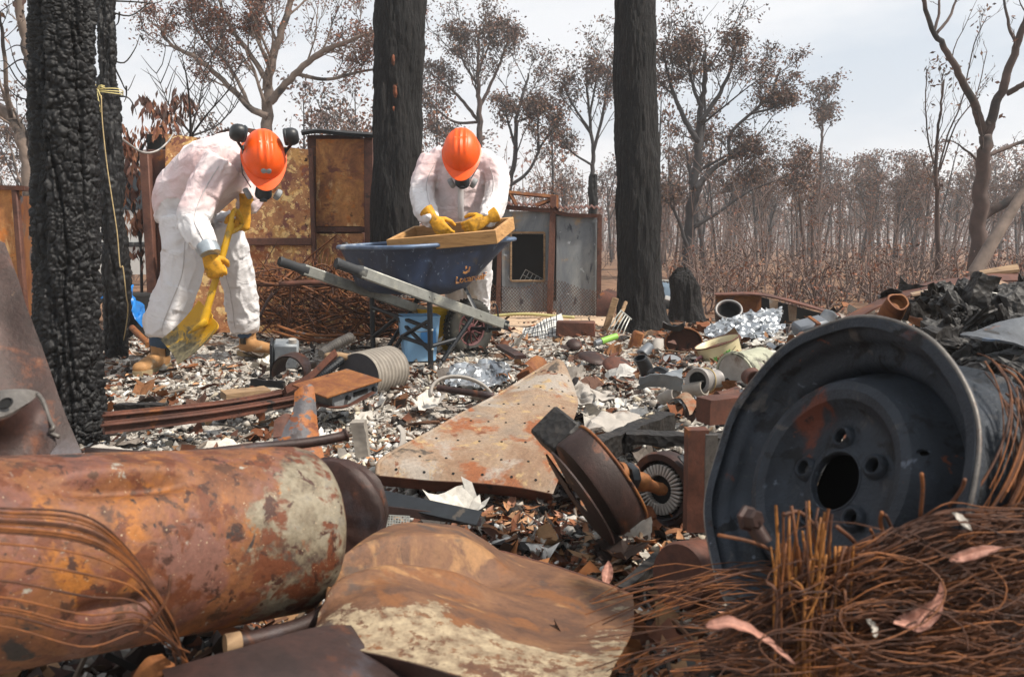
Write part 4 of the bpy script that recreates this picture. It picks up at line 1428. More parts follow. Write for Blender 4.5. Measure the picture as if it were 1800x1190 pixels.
for s in (((886, 338), (978, 347)), ((978, 344), (978, 372)), ((896, 338), (907, 361)), ((975, 349), (942, 362))):
    g.tube([at(s[0][0], s[0][1], ds + 0.02), at(s[1][0], s[1][1], ds + 0.02)], [(0.022, 0.022)] * 2, 4, ref=(0.3, 1, 0.4))
part('roof_frame', g, MT['orange_rust'], sh)
# little wire basket leaning in the opening
g = Geo()
c0, c1, c2, c3 = at(914, 492, ds + 0.03), at(924, 474, ds + 0.03), at(956, 492, ds + 0.08), at(946, 510, ds + 0.08)
for k in range(6):
    u = k / 5
    g.tube([c0.lerp(c3, u), c1.lerp(c2, u)], 0.004, 5)
for k in range(3):
    u = k / 2
    g.tube([c0.lerp(c1, u), c3.lerp(c2, u)], 0.004, 5)
solo('wire_rack', g, MT['mesh_wire'], 'small pale wire rack leaning in the black shed window', 'wire rack')
# sagging chain link netting in front of the shed
g = Geo()
rn = random.Random(8)
for sgn in (1, -1):
    for k in range(44):
        x0 = 845 + k * 5.5 + (0 if sgn > 0 else 0)
        pts = []
        for j in range(9):
            u = j / 8
            x = x0 + sgn * (u * 46 - 23)
            ytop = 498 + 6 * math.sin(x * 0.05) + 8 * ((x - 950) / 100) ** 2
            y = ytop + (556 - ytop) * u
            pts.append(at(x, y, 7.36 + 0.05 * math.sin(x * 0.07 + u * 3)) + V(rn.uniform(-1, 1), rn.uniform(-1, 1), rn.uniform(-1, 1)) * 0.004)
        g.tube(pts, 0.0026, 3, cap=False)
solo('wire_netting', g, MT['wire_dark'], 'sagging chain link netting in front of the grey shed', 'netting', angle=180)
# pale pipe and yellow hose lying in front of the shed
g = Geo().tube(curve([at(862, 556, 7.1), at(920, 552, 7.1), at(980, 556, 7.1), at(1010, 558, 7.1)], 14), 0.014, 8)
solo('garden_hose', g, plain('yellowed_hose', '#a8a06a', 0.6, 0, 0.2, 20, 0.1, dirt='#8d8a84', dirt_scale=3), 'yellowed hose lying along the foot of the grey shed', 'hose', angle=180)
g = Geo()
P = curve([at(868, 540, 6.9), at(867, 536, 6.9), at(870, 535, 6.9), at(874, 540, 6.9), at(876, 560, 6.9)], 12)
g.tube(P, 0.008, 6)
solo('bent_hook', g, MT['black_metal'], 'bent black rod standing like a hook left of the grey shed', 'rod', angle=180)

# ================================================================== VEHICLES BEHIND
# white van, mostly hidden behind the trunks
dv = 9.6
def van():
    P = [(-2.6, 0.35), (-2.62, 0.8), (-2.5, 1.05), (-1.9, 1.12), (-1.25, 1.75), (-1.0, 1.82), (2.3, 1.85), (2.5, 1.7), (2.55, 0.9), (2.58, 0.35)]
    cx = at(235, 430, dv).x
    o = V(cx + 0.3, dv + 0.9, 0)
    t = thing('white_van', 'white van parked behind the thin black trunk, mostly hidden', 'van', o)
    M = Matrix(((1, 0, 0), (0, 0, 1), (0, 1, 0))).to_4x4(); M.translation = o + V(0, -0.9, 0)
    g = Geo().prism(P, M, 1.8)
    part('body', g, MT['white_paint'], t, smooth=False)
    for (x0, x1) in ((-1.62, -0.95), (-0.85, 0.35), (0.5, 1.9)):
        g = Geo()
        pts = [(x0, 1.14), (x1, 1.14), (x1, 1.62), (max(x0, -1.25) if x0 < -1 else x0, 1.62)]
        M2 = M.copy(); M2.translation = o + V(0, -0.915, 0)
        g.prism(pts, M2, 0.02)
        part('side_window', g, MT['glass'], t, smooth=False)
    part('trim_strip', Geo().box(o + V(0, -0.91, 0.72), 5.0, 0.03, 0.06, 0.01), MT['grip'], t)
    part('bumper', Geo().box(o + V(2.58, 0, 0.5), 0.12, 1.7, 0.2, 0.03), MT['grip'], t)
    for x in (-1.7, 1.7):
        g = Geo()
        M3 = axes(o + V(x, -0.86, 0.33), x=(1, 0, 0), z=(0, -1, 0))
        g.lathe([(0.2, 0.02), (0.24, 0.05), (0.32, 0.04), (0.335, 0.0), (0.335, -0.16), (0.3, -0.2)], 24, M3)
        w = part('wheel', g, MT['black_rubber'], t)
        part('hub', Geo().lathe([(0.0, 0.03), (0.08, 0.035), (0.19, 0.015), (0.21, 0.02)], 20, M3), MT['galv'], w)
    return t
van()
g = Geo()
o = at(1172, 536, 8.6); o.z = gz(o.x, o.y)
t = thing('metal_trough', 'blue grey metal trough glimpsed between the flared trunk and the burnt stump', 'trough', o)
P = patch([[o + V(-0.3, 0.0, 0.32), o + V(0.0, 0.0, 0.31), o + V(0.3, 0.0, 0.3)], [o + V(-0.3, -0.06, 0.12), o + V(0, -0.06, 0.12), o + V(0.3, -0.06, 0.12)], [o + V(-0.3, 0.1, 0.0), o + V(0, 0.1, 0.0), o + V(0.3, 0.1, 0.0)]], 8, 12)
part('side_panel', Geo().grid(P, 0.012), MT['car_blue'], t)
part('rim', Geo().tube([o + V(-0.3, 0, 0.325), o + V(0, 0, 0.315), o + V(0.3, 0, 0.305)], 0.014, 8), MT['galv'], t)
part('end_plate', Geo().box(o + V(-0.3, 0.15, 0.16), 0.014, 0.34, 0.3, 0.004), MT['car_blue'], t)
g = Geo().box(axes(at(1184, 527, 8.2), x=(1, 0, -0.3), z=(0, -1, 0.2)), 0.19, 0.045, 0.02, 0.004)
solo('white_strip', g, MT['white_paint'], 'pale white strip lying in front of the blue grey trough', 'strip')

# blue tarp over a dark drum behind the thin trunk
g = Geo()
P = np.zeros((31, 31, 3))
for i in range(31):
    for j in range(31):
        u, w = i / 30, j / 30
        p = at(214 + 48 * u, 506 + 10 * (u - .2) ** 2 * 10 + w * (40 if 0.25 < u < 0.7 else 26) - 6 * math.sin(u * 7), 5.9 - 0.20 * math.sin(w * 1.5))
        P[i, j] = p
q = P.reshape(-1, 3); q[:, 1] += 0.03 * np.sin(q[:, 0] * 70); q += 0.03 * np.stack([fbm(q * 9, 3, 3), 2.0 * fbm(q * 12, 4, 3), fbm(q * 9, 5, 3)], 1)
solo('blue_tarp', Geo().grid(P, 0.004), MT['tarp'], 'crumpled bright blue tarp draped beside the thin black trunk', 'tarp', angle=50)
g = Geo().box(at(182, 516, 5.8), 0.05, 0.03, 0.13, 0.012)
solo('blue_jug', g, MT['tarp'], 'slip of bright blue plastic between the two black trunks at left', 'plastic jug')
g = Geo()
o = at(236, 566, 6.1); o.z = gz(o.x, o.y)
g.lathe([(0, 0.34), (0.15, 0.34), (0.17, 0.33), (0.17, 0.22), (0.175, 0.21), (0.17, 0.2), (0.17, 0), (0, 0)], 24, Matrix.Translation(o))
solo('black_drum', g, MT['black_void'], 'small black drum standing under the blue tarp', 'drum')
# orange rusty pipe sticking up by the thin trunk
g = Geo().tube([at(232, 576, 5.4), at(262, 606, 5.2)], 0.022, 10)
t = solo('rusty_pipe', g, MT['orange_rust'], 'short orange rusty pipe leaning near the boot of the shovelling worker', 'pipe')

# ------------------------------------------------------------------ tangle of springs, netting and rods behind the barrow
g = Geo(); g2 = Geo()
rt = random.Random(21)
for k in range(300):
    x0, y0 = rt.uniform(448, 700), rt.uniform(478, 590)
    a0 = at(x0, y0, rt.uniform(5.3, 6.0))
    ln = rt.uniform(0.15, 0.7)
    d = V(rt.uniform(-1, 1), rt.uniform(-.4, .4), rt.uniform(-.35, .35)).normalized()
    P = curve([a0 - d * ln / 2, a0 + V(rt.gauss(0, .05), rt.gauss(0, .04), rt.gauss(0, .05)), a0 + d * ln / 2], 7)
    for p in P: p.z = max(p.z, gz(p.x, p.y) + 0.004)
    (g if k % 2 else g2).tube(P, rt.choice([0.003, 0.004, 0.006, 0.009]), 4, cap=False)
# bed netting
for s in (1, -1):
    for k in range(34):
        x0 = 470 + k * 7
        P = [at(x0 + s * 16 * (j / 5 - .5), 452 + 70 * j / 5 + 8 * math.sin(k * .4), 5.75 - 0.05 * j) + V(rt.gauss(0, .004), 0, rt.gauss(0, .004)) for j in range(6)]
        g.tube(P, 0.0028, 3, cap=False)
tg = thing('wire_tangle', 'brown tangle of burnt bed wire and netting heaped behind the wheelbarrow handles', 'wire heap', V(at(560, 590, 5.6).x, 5.6, 0))
part('wire', g, MT['wire'], tg, angle=180, kind='stuff')
part('dark_wire', g2, MT['wire_dark'], tg, angle=180, kind='stuff')
# coil springs row
g = Geo()
for k in range(9):
    c = at(667 + k * 6.5, 528 + (k % 2) * 4, 5.5)
    P = [c + V(0.012 * math.cos(a) + 0.0, 0.012 * math.sin(a), 0.05 * (a / 25) - 0.0) for a in np.linspace(0, 25, 36)]
    g.tube(P, 0.0025, 4, cap=False)
solo('coil_springs', g, MT['mesh_wire'], 'row of pale coil springs hanging under the far barrow handle', 'springs', angle=180)
# rusty rods and strips in that heap
LB = ['long orange rusty strip slanting across the wire heap behind the worker', 'lower orange rod lying along the foot of the wire heap', 'dark rusty rod poking left from the wire heap', 'flat brown strip resting high on the wire heap', 'short bright rusty strip lying right of the worker boot']
for k, (s, r, m) in enumerate([(([487, 573], [540, 592], [565, 602]), 0.012, 'orange_rust'), (([478, 582], [540, 597], [600, 596]), 0.012, 'orange_rust'), (([455, 560], [470, 530], [480, 515]), 0.014, 'dark_rust'),
                               (([490, 500], [560, 497], [620, 507]), 0.02, 'brown_rust'), (([520, 584], [560, 590], [640, 588]), 0.010, 'orange_rust')]):
    P = curve([at(x, y, 5.15) for x, y in s], 8)
    g = Geo().tube(P, [(r, 0.004)] * 9, 4, ref=(0, 0.3, 1))
    solo('rusty_rod', g, MT[m], LB[k], 'metal rod', angle=180)
# bent dark bucket handle shape by the heap
g = Geo().ball(at(607, 432, 6.0), 0.03, 0.02, 0.03)
solo('burnt_tap', g, MT['black_metal'], 'black scorched knob on the cabinet beside the middle trunk', 'tap')
# burnt beam, bricks and fork right of the shed
g = Geo().box(axes(at(1012, 578, 5.9), x=(1, -0.1, 0.06), z=(0, 0, 1)), 0.30, 0.12, 0.12, 0.01)
solo('rusty_block', g, MT['brown_rust'], 'square brown rusty beam lying left of the garden fork', 'beam')
g = Geo().grid(patch([[at(1048, 556, 6.6), at(1052, 520, 6.7), at(1070, 508, 6.8)], [at(1075, 556, 6.5), at(1082, 528, 6.6), at(1088, 516, 6.7)]], 6, 8), 0.012)
solo('rusty_plate', g, MT['brown_rust'], 'folded brown plate between the grey shed and the flared black trunk', 'metal plate')
gf = thing('garden_fork', 'burnt garden fork leaning against the foot of the flared black trunk', 'fork', at(1090, 590, 5.7))
part('handle', Geo().tube([at(1086, 568, 5.75), at(1100, 532, 5.95)], 0.016, 8), MT['old_wood'], gf)
h0, h1 = at(1074, 564, 5.6), at(1100, 546, 5.75)
h1 = at(1118, 565, 5.7)
top0, top1 = at(1076, 566, 5.65), at(1104, 534, 5.75)
for k in range(5):
    u = k / 4
    a = at(1092 + 10 * u * 1.5, 546 + 14 * u * 1.0, 5.7)
    b = at(1069 + 26 * u, 580 + 8 * u, 5.6)
    part('tine', Geo().tube(curve([a, a.lerp(b, .5) + V(0, -.01, .01), b], 6), [0.006, 0.006, 0.0055, 0.005, 0.005, 0.004, 0.003], 6), MT['galv'], gf)
part('crossbar', Geo().tube([at(1090, 545, 5.7), at(1110, 562, 5.7)], 0.007, 6), MT['galv'], gf)
g = Geo().box(axes(at(1072, 556, 6.0), x=(0.3, 0, 1), z=(0, -1, 0)), 0.30, 0.05, 0.03, 0.004)
solo('charred_stake', g, MT['old_wood'], 'pale wooden stake leaning beside the garden fork', 'stake')
# ================================================================== PEOPLE
def seg_field(p, segs):
    """Nearest limb of each point: index, place along it, angle round it."""
    best = np.full(len(p), 1e9); idx = np.zeros(len(p), int); along = np.zeros(len(p)); ang = np.zeros(len(p))
    for k, (a, b, r) in enumerate(segs):
        a = np.array(a); b = np.array(b); d = b - a; L = np.linalg.norm(d); d = d / L
        t = np.clip((p - a) @ d, 0, L)
        q = p - (a + t[:, None] * d)
        dist = np.linalg.norm(q, axis=1) - r
        m = dist < best
        best[m] = dist[m]; idx[m] = k; along[m] = t[m]
        s = np.cross(d, [0.3, 0.9, 0.2]); s /= np.linalg.norm(s); w = np.cross(d, s)
        ang[m] = np.arctan2(q[m] @ w, q[m] @ s)
    return idx, along, ang

def cloth(tubes, balls, voxel=0.0085, smooth=9, wrinkle=0.0118, seed=0, shrink=1.0, pink=()):
    """One continuous garment: limbs merged, then creased across each limb."""
    g = Geo(); segs = []; names = []
    for nm, path, rad, ref in tubes:
        P = curve(path, 4 * (len(path) - 1))
        if isinstance(rad[0], tuple):
            ra = curve1([r[0] for r in rad], len(P) - 1); rb = curve1([r[1] for r in rad], len(P) - 1)
            rr = [(x * shrink, y * shrink) for x, y in zip(ra, rb)]
            m = [min(x) for x in rad]
        else:
            rr = [x * shrink for x in curve1(rad, len(P) - 1)]; m = rad
        g.tube(P, rr, 18, ref=ref)
        for i in range(len(path) - 1):
            segs.append((tuple(path[i]), tuple(path[i + 1]), m[i])); names.append(nm)
    for (c, rx, ry, rz, M) in balls:
        g.ball(c, rx * shrink, ry * shrink, rz * shrink, M)
    v, f, n = modify(g, [('REMESH', dict(mode='VOXEL', voxel_size=voxel)), ('SMOOTH', dict(factor=0.5, iterations=smooth))])
    idx, along, ang = seg_field(v, segs)
    if wrinkle:
        q = np.stack([np.cos(ang) * 0.9 + idx * 3.1, np.sin(ang) * 0.9, along * 4.5], 1)
        w = q + 0.7 * np.stack([fbm(v * 8, seed + k, 2) for k in range(3)], 1)
        r1 = np.exp(-np.abs(fbm(w * np.array([0.7, 0.7, 0.8]), seed, 2)) * 5)
        q2 = np.stack([np.cos(ang) * 1.4 + idx * 1.7, np.sin(ang) * 1.4, along * 3.0], 1) + 0.9 * np.stack([fbm(v * 5, seed + 7 + k, 2) for k in range(3)], 1)
        r2 = np.exp(-np.abs(fbm(q2, seed + 31, 2)) * 4.5)
        q3 = v * np.array([9, 9, 4]) + 0.5 * np.stack([fbm(v * 6, seed + 17 + k, 2) for k in range(3)], 1)
        r3 = np.exp(-np.abs(fbm(q3, seed + 51, 2)) * 8)
        d = wrinkle * (0.75 * r1 + 1.0 * r2 + 0.24 * r3 + 0.5 * fbm(v * 4.5, seed + 3, 2) - 0.55)
        v = v + n * d[:, None]
    nm = np.array(names)[idx]
    return v, f, nm, along

MT['seam'] = plain('seam_tape', '#bdb7b6', 0.8, 0, 0.1, 30, 0)
WHITE = np.array(lin('#dcd9d9')[:3]); PINK = np.array(lin('#d9b5b4')[:3])

def person(label, loc, suit, body_extra, group=None):
    t = bpy.data.objects.new
    return None

def hand(M, curl=(60, 75, 45), thumb=(0.6, 35), spread=0.0, s=1.0, voxel=0.0042, cuff=True, lengths=(0.078, 0.086, 0.081, 0.064)):
    """Gloved hand. M: x to the thumb side, y to the fingertips, z out of the back of the hand; origin at the wrist."""
    g = Geo()
    def T(x, y, z): return Vector((x * s, y * s, z * s))
    g.tube([T(0, -0.03, 0), T(0, 0.0, 0), T(0.002, 0.045, 0.002), T(0.0, 0.092, 0.0), T(0, 0.102, -0.002)], [(0.034 * s, 0.024 * s), (0.031 * s, 0.021 * s), (0.043 * s, 0.02 * s), (0.045 * s, 0.017 * s), (0.040 * s, 0.012 * s)], 14, ref=(1, 0, 0))
    for k, (x, ln) in enumerate(zip((0.033, 0.0115, -0.0105, -0.032), lengths)):
        p = Vector((x, 0.088, 0.0)); a = 0.0
        y0 = Vector((x * 0.9, 0.05, 0.0))
        pts = [T(*y0), T(*p)]
        sd = spread * (0.033 - k * 0.022) * 3
        for j, (c, fr) in enumerate(zip(curl, (0.44, 0.31, 0.25))):
            a += R(c * (1 + 0.06 * k * (1 if j else 0)))
            p = p + Vector((sd * ln * fr, math.cos(a) * ln * fr, -math.sin(a) * ln * fr))
            pts.append(T(*p))
        r = [0.0125 * s, 0.0125 * s, 0.0118 * s, 0.011 * s, 0.0085 * s]
        g.tube(pts, r, 10)
        g.ball(pts[-1], 0.009 * s, seg=8, rings=6)
    a0, bend = thumb
    d1_ = Vector((0.75, 0.62, -a0)).normalized()
    p0 = Vector((0.022, 0.018, -0.004)); p1 = p0 + d1_ * 0.042
    d2_ = (d1_ + Vector((-0.4, 0.6, -a0 * 0.9)) * (bend / 45.0)).normalized()
    p2 = p1 + d2_ * 0.034
    d3_ = (d2_ + Vector((-0.7, 0.3, -0.3)) * (bend / 60.0)).normalized()
    p3 = p2 + d3_ * 0.026
    g.tube([T(*p0), T(*p1), T(*p2), T(*p3)], [0.017 * s, 0.0145 * s, 0.0135 * s, 0.010 * s], 10)
    g.ball(T(*p3), 0.0105 * s, seg=8, rings=6)
    if cuff:
        g.tube([T(0, -0.075, 0), T(0, -0.06, 0), T(0, -0.02, 0)], [(0.047 * s, 0.04 * s), (0.043 * s, 0.036 * s), (0.034 * s, 0.026 * s)], 14, ref=(1, 0, 0))
    v, f, n = modify(g, [('REMESH', dict(mode='VOXEL', voxel_size=voxel)), ('SMOOTH', dict(factor=0.5, iterations=3))])
    v = v + n * (0.0016 * fbm(v * 60, 5, 3))[:, None]
    out = Geo()
    flip = M.to_3x3().determinant() < 0
    m3 = np.array(M.to_3x3()); tr = np.array(M.translation)
    v = v @ m3.T + tr
    out.add(v, [x[::-1] for x in f] if flip else f)
    return out

def basis(o, x, y, z):
    """Frame from three axes as given (may be left-handed): y kept, x squared to it, z squared to both."""
    y = Vector(y).normalized(); x = Vector(x); x = (x - y * y.dot(x)).normalized()
    zz = x.cross(y)
    if zz.dot(Vector(z)) < 0: zz = -zz
    M = Matrix((x, y, zz)).transposed().to_4x4(); M.translation = Vector(o)
    return M

def boot(o, fwd, lean=None):
    """Elastic-sided boot: sole, upper, tab. o: heel point on the ground."""
    f = Vector(fwd).normalized(); M = axes(o, x=f, z=(0, 0, 1))
    up = Geo()
    def T(x, y, z): return M @ Vector((x, y, z))
    up.tube([T(-0.02, 0, 0.05), T(0.05, 0, 0.055), T(0.12, 0, 0.05), T(0.19, 0, 0.043), T(0.245, 0, 0.038)], [(0.045, 0.05), (0.046, 0.052), (0.046, 0.046), (0.047, 0.038), (0.036, 0.026)], 14, ref=M.to_3x3() @ Vector((0, 1, 0)))
    up.tube([T(0.015, 0, 0.04), T(0.02, 0, 0.1), T(0.022, 0, 0.16), T(0.02, 0, 0.19)], [(0.055, 0.043), (0.058, 0.045), (0.055, 0.046), (0.056, 0.048)], 14, ref=f)
    up.ball(T(0.235, 0, 0.04), 0.04, 0.044, 0.035, M.to_3x3())
    v, fc, n = modify(up, [('REMESH', dict(mode='VOXEL', voxel_size=0.007)), ('SMOOTH', dict(factor=0.5, iterations=4))])
    v = v + n * (0.003 * fbm(v * 30, 3, 3))[:, None]
    u = Geo().add(v, fc)
    sole = Geo()
    pts = [(-0.055, 0.0), (-0.045, 0.033), (0.0, 0.042), (0.08, 0.04), (0.16, 0.05), (0.23, 0.047), (0.275, 0.028), (0.285, 0.0)]
    poly = pts + [(x, -y) for x, y in pts[-2:0:-1]]
    sole.prism(poly, M @ Matrix.Translation((0, 0, -0.004)), 0.03)
    tab = Geo().box(M @ Matrix.Translation((-0.036, 0, 0.2)), 0.012, 0.025, 0.05, 0.004)
    side = Geo()
    for s_ in (-1, 1):
        side.box(M @ Matrix.Translation((0.02, s_ * 0.046, 0.12)), 0.045, 0.006, 0.09, 0.003)
    return u, sole, tab, side

def add_boot(t, o, fwd):
    u, sole, tab, side = boot(o, fwd)
    b = part('boot', u, MT['boot'], t, angle=80)
    part('sole', sole, MT['sole'], b); part('pull_tab', tab, MT['boot'], b); part('elastic_panel', side, MT['black_rubber'], b)
    return b

def hard_hat(t, c, u, f, muffs=False, badge=True):
    """Shell with three ribs, peak and rim. c: head centre at the band; u: crown; f: forehead."""
    M = axes(c, x=f, z=u)
    n, m = 64, 22
    g = Geo()
    P = np.zeros((m + 1, n + 1, 3))
    for i in range(m + 1):
        th = (i / m) * math.pi / 2
        for j in range(n + 1):
            ph = 2 * math.pi * j / n
            r = math.cos(th) ** 0.82; z = math.sin(th) ** 0.95
            x, y = 0.142 * r * math.cos(ph), 0.108 * r * math.sin(ph)
            zz = 0.122 * z
            rib = 0.0
            for y0 in (-0.03, 0.0, 0.03):
                rib += math.exp(-((y - y0) / 0.0075) ** 2)
            rib *= (1 if abs(x) < 0.12 else 0) * sstep(0.3, 0.6, np.array([z]))[0] * (1 - sstep(0.07, 0.115, np.array([abs(x)]))[0])
            if i == 0: x *= 1.02; y *= 1.02
            dome = Vector((x, y, zz))
            nrm = Vector((x / 0.142 ** 2, y / 0.108 ** 2, zz / 0.122 ** 2 + 1e-6)).normalized()
            dome += nrm * (0.0075 * rib)
            P[i, j] = M @ dome
    g.grid(P, 0.004)
    h = part('hard_hat', g, MT['hat'], t, angle=60)
    # peak and rain gutter
    g = Geo()
    K = 48
    P = np.zeros((5, K + 1, 3))
    for j in range(K + 1):
        ph = 2 * math.pi * j / K
        fw = max(0.0, math.cos(ph)) ** 2.2
        ext = 0.010 + 0.052 * fw
        for i in range(5):
            w = i / 4
            r = 1 + 0
            x = (0.143 + ext * w) * math.cos(ph); y = (0.109 + (0.010 + 0.012 * fw) * w) * math.sin(ph)
            z = -0.004 - 0.012 * w * fw - 0.004 * w
            P[i, j] = M @ Vector((x, y, z))
    g.grid(P, 0.005)
    part('peak', g, MT['hat'], h, angle=60)
    if badge:
        Mb = axes(M @ Vector((0.128, 0.0, 0.052)), x=M.to_3x3() @ Vector((0, 1, 0)), z=M.to_3x3() @ Vector((0.92, 0, 0.4)))
        g = Geo()
        for dx in (-0.011, 0.011):
            g.lathe([(0, 0.006), (0.012, 0.006), (0.016, 0.003), (0.017, -0.006)], 18, Mb @ Matrix.Translation((dx, 0, 0)))
        part('badge', g, MT['mask_pad'], h)
    if muffs:
        for s_ in (-1, 1):
            base = M @ Vector((-0.01, s_ * 0.106, 0.03)); cup = M @ Vector((-0.05, s_ * 0.138, 0.12))
            e = Geo().tube([base, base.lerp(cup, 0.5) + (M.to_3x3() @ Vector((0, s_ * 0.014, 0))), cup], [(0.014, 0.006)] * 3, 6, ref=M.to_3x3() @ Vector((1, 0, 0)))
            em = part('earmuff', e, MT['black_plastic'], t)
            Mc = axes(cup, z=M.to_3x3() @ Vector((0, s_, 0.25)), x=M.to_3x3() @ Vector((1, 0, 0)))
            c_ = Geo().lathe([(0.0, 0.026), (0.018, 0.026), (0.027, 0.02), (0.033, 0.006), (0.034, -0.012), (0.031, -0.02), (0.0, -0.02)], 20, Mc @ Matrix.Diagonal((1.3, 1.55, 1.3, 1)))
            part('cup', c_, MT['black_plastic'], em)
            c_ = Geo().lathe([(0.014, -0.03), (0.03, -0.032), (0.034, -0.024), (0.03, -0.018)], 20, Mc @ Matrix.Diagonal((1.3, 1.55, 1.3, 1)))
            part('cushion', c_, MT['mask'], em)
            part('arm_clip', Geo().box(axes(base, x=M.to_3x3() @ Vector((1, 0, 0)), z=M.to_3x3() @ Vector((0, s_, 0))), 0.03, 0.05, 0.014, 0.004), MT['black_plastic'], em)
    return h, M

def respirator(t, M):
    """Half mask over nose and mouth with two round filters and straps."""
    r3 = M.to_3x3()
    def T(x, y, z): return M @ Vector((x, y, z))
    g = Geo().tube([T(0.075, 0, -0.05), T(0.098, 0, -0.075), T(0.108, 0, -0.10), T(0.09, 0, -0.13), T(0.07, 0, -0.14)], [(0.03, 0.02), (0.042, 0.03), (0.046, 0.036), (0.042, 0.032), (0.025, 0.02)], 14, ref=r3 @ Vector((0, 1, 0)))
    g.tube([T(0.115, 0, -0.105), T(0.135, 0, -0.112)], [0.024, 0.02], 14)
    r_ = part('respirator', g, MT['mask'], t, angle=60)
    for s_ in (-1, 1):
        Mf = axes(T(0.095, s_ * 0.062, -0.118), z=r3 @ Vector((0.45, s_, -0.35)))
        part('filter', Geo().lathe([(0, 0.016), (0.024, 0.016), (0.031, 0.011), (0.033, 0.0), (0.028, -0.014), (0, -0.016)], 22, Mf), MT['mask_pad'], r_)
        part('strap', Geo().tube([T(0.09, s_ * 0.05, -0.08), T(0.04, s_ * 0.083, -0.055), T(-0.05, s_ * 0.088, -0.03)], [(0.008, 0.002)] * 3, 6, ref=r3 @ Vector((0, 0, 1))), MT['mask'], r_)

def head_parts(c, u, f):
    """Closed shapes of a head: skull, jaw, nose, brow, ears, neck stub."""
    M = axes(c, x=f, z=u); r3 = M.to_3x3()
    def T(x, y, z): return M @ Vector((x, y, z))
    g = Geo()
    g.ball(T(0, 0, 0.015), 0.096, 0.076, 0.098, r3)
    g.ball(T(0.03, 0, -0.075), 0.062, 0.057, 0.062, r3)
    g.tube([T(0.09, 0, -0.015), T(0.103, 0, -0.038), T(0.115, 0, -0.058), T(0.098, 0, -0.068)], [0.008, 0.01, 0.014, 0.010], 8)
    for s_ in (-1, 1):
        g.ball(T(0.0, s_ * 0.078, -0.03), 0.018, 0.009, 0.03, r3, 10, 8)
        g.ball(T(0.083, s_ * 0.03, -0.008), 0.018, 0.024, 0.010, r3, 10, 8)
    g.ball(T(0.088, 0, -0.094), 0.012, 0.024, 0.007, r3, 10, 8)
    g.ball(T(0.087, 0, -0.107), 0.011, 0.02, 0.007, r3, 10, 8)
    return g, M

def build_person(label, loc, tubes, balls, head_c, u, f, seed, muffs, pinkfn, group):
    # the body itself: one skin under the clothes
    hg, HM = head_parts(head_c, u, f)
    g = Geo()
    for nm, path, rad, ref in tubes:
        P = curve(path, 3 * (len(path) - 1))
        if isinstance(rad[0], tuple):
            rr = list(zip([x * 0.72 for x in curve1([r[0] for r in rad], len(P) - 1)], [x * 0.72 for x in curve1([r[1] for r in rad], len(P) - 1)]))
        else:
            rr = [x * 0.66 for x in curve1(rad, len(P) - 1)]
        g.tube(P, rr, 14, ref=ref)
    neck0 = tubes[0][1][-1]
    g.tube([Vector(neck0), Vector(neck0).lerp(Vector(head_c), 0.6), HM @ Vector((-0.01, 0, -0.05))], [0.06, 0.058, 0.06], 12)
    for a in hg.v: pass
    o = g.n
    g.v += hg.v; g.f += [[i + o for i in q] for q in hg.f]; g.n += hg.n
    v, fc, n = modify(g, [('REMESH', dict(mode='VOXEL', voxel_size=0.011)), ('SMOOTH', dict(factor=0.5, iterations=3))])
    root = put('person', Geo().add(v, fc).mesh('person', True, 180, loc), MT['skin'], None, loc)
    tag(root, label, 'person', group)
    # eyes
    for s_ in (-1, 1):
        e = Geo().ball(HM @ Vector((0.082, s_ * 0.031, -0.022)), 0.0115, seg=12, rings=8)
        part('eye', e, MT['white_paint'], root)
    # coverall
    v, fc, nm, along = cloth(tubes, balls, seed=seed)
    pk = pinkfn(v, nm)[:, None]
    col = WHITE * (1 - pk) + PINK * pk
    gg = Geo().add(v, fc, col)
    suit = part('coverall', gg, MT['suit'], root, angle=180)
    for ti, (nm_, path, rad, ref) in enumerate(tubes):
        if nm_ == 'torso' or len(path) < 5: continue
        P = curve(path, 40)
        hits = []
        from mathutils.bvhtree import BVHTree
        if ti == 1: bvh = BVHTree.FromPolygons([tuple(a) for a in v], fc)
        for p in P[3:-3]:
            d_ = Vector((0.45 if ti % 2 else -0.3, -1, 0.1)).normalized()
            h_ = bvh.ray_cast(p + d_ * 0.3, -d_)
            if h_[0] is not None and (h_[0] - p).length < 0.2: hits.append(h_[0] + d_ * 0.0015)
        if len(hits) > 6:
            part('seam', Geo().tube(hits, [(0.003, 0.0016)] * len(hits), 5, cap=False), MT['seam'], suit, angle=180)
    h, M = hard_hat(root, HM @ Vector((0, 0, 0.035)), u, f, muffs, badge=muffs)
    respirator(root, HM @ Matrix.Scale(1.28 if muffs else 1.1, 4))
    return root, suit, HM

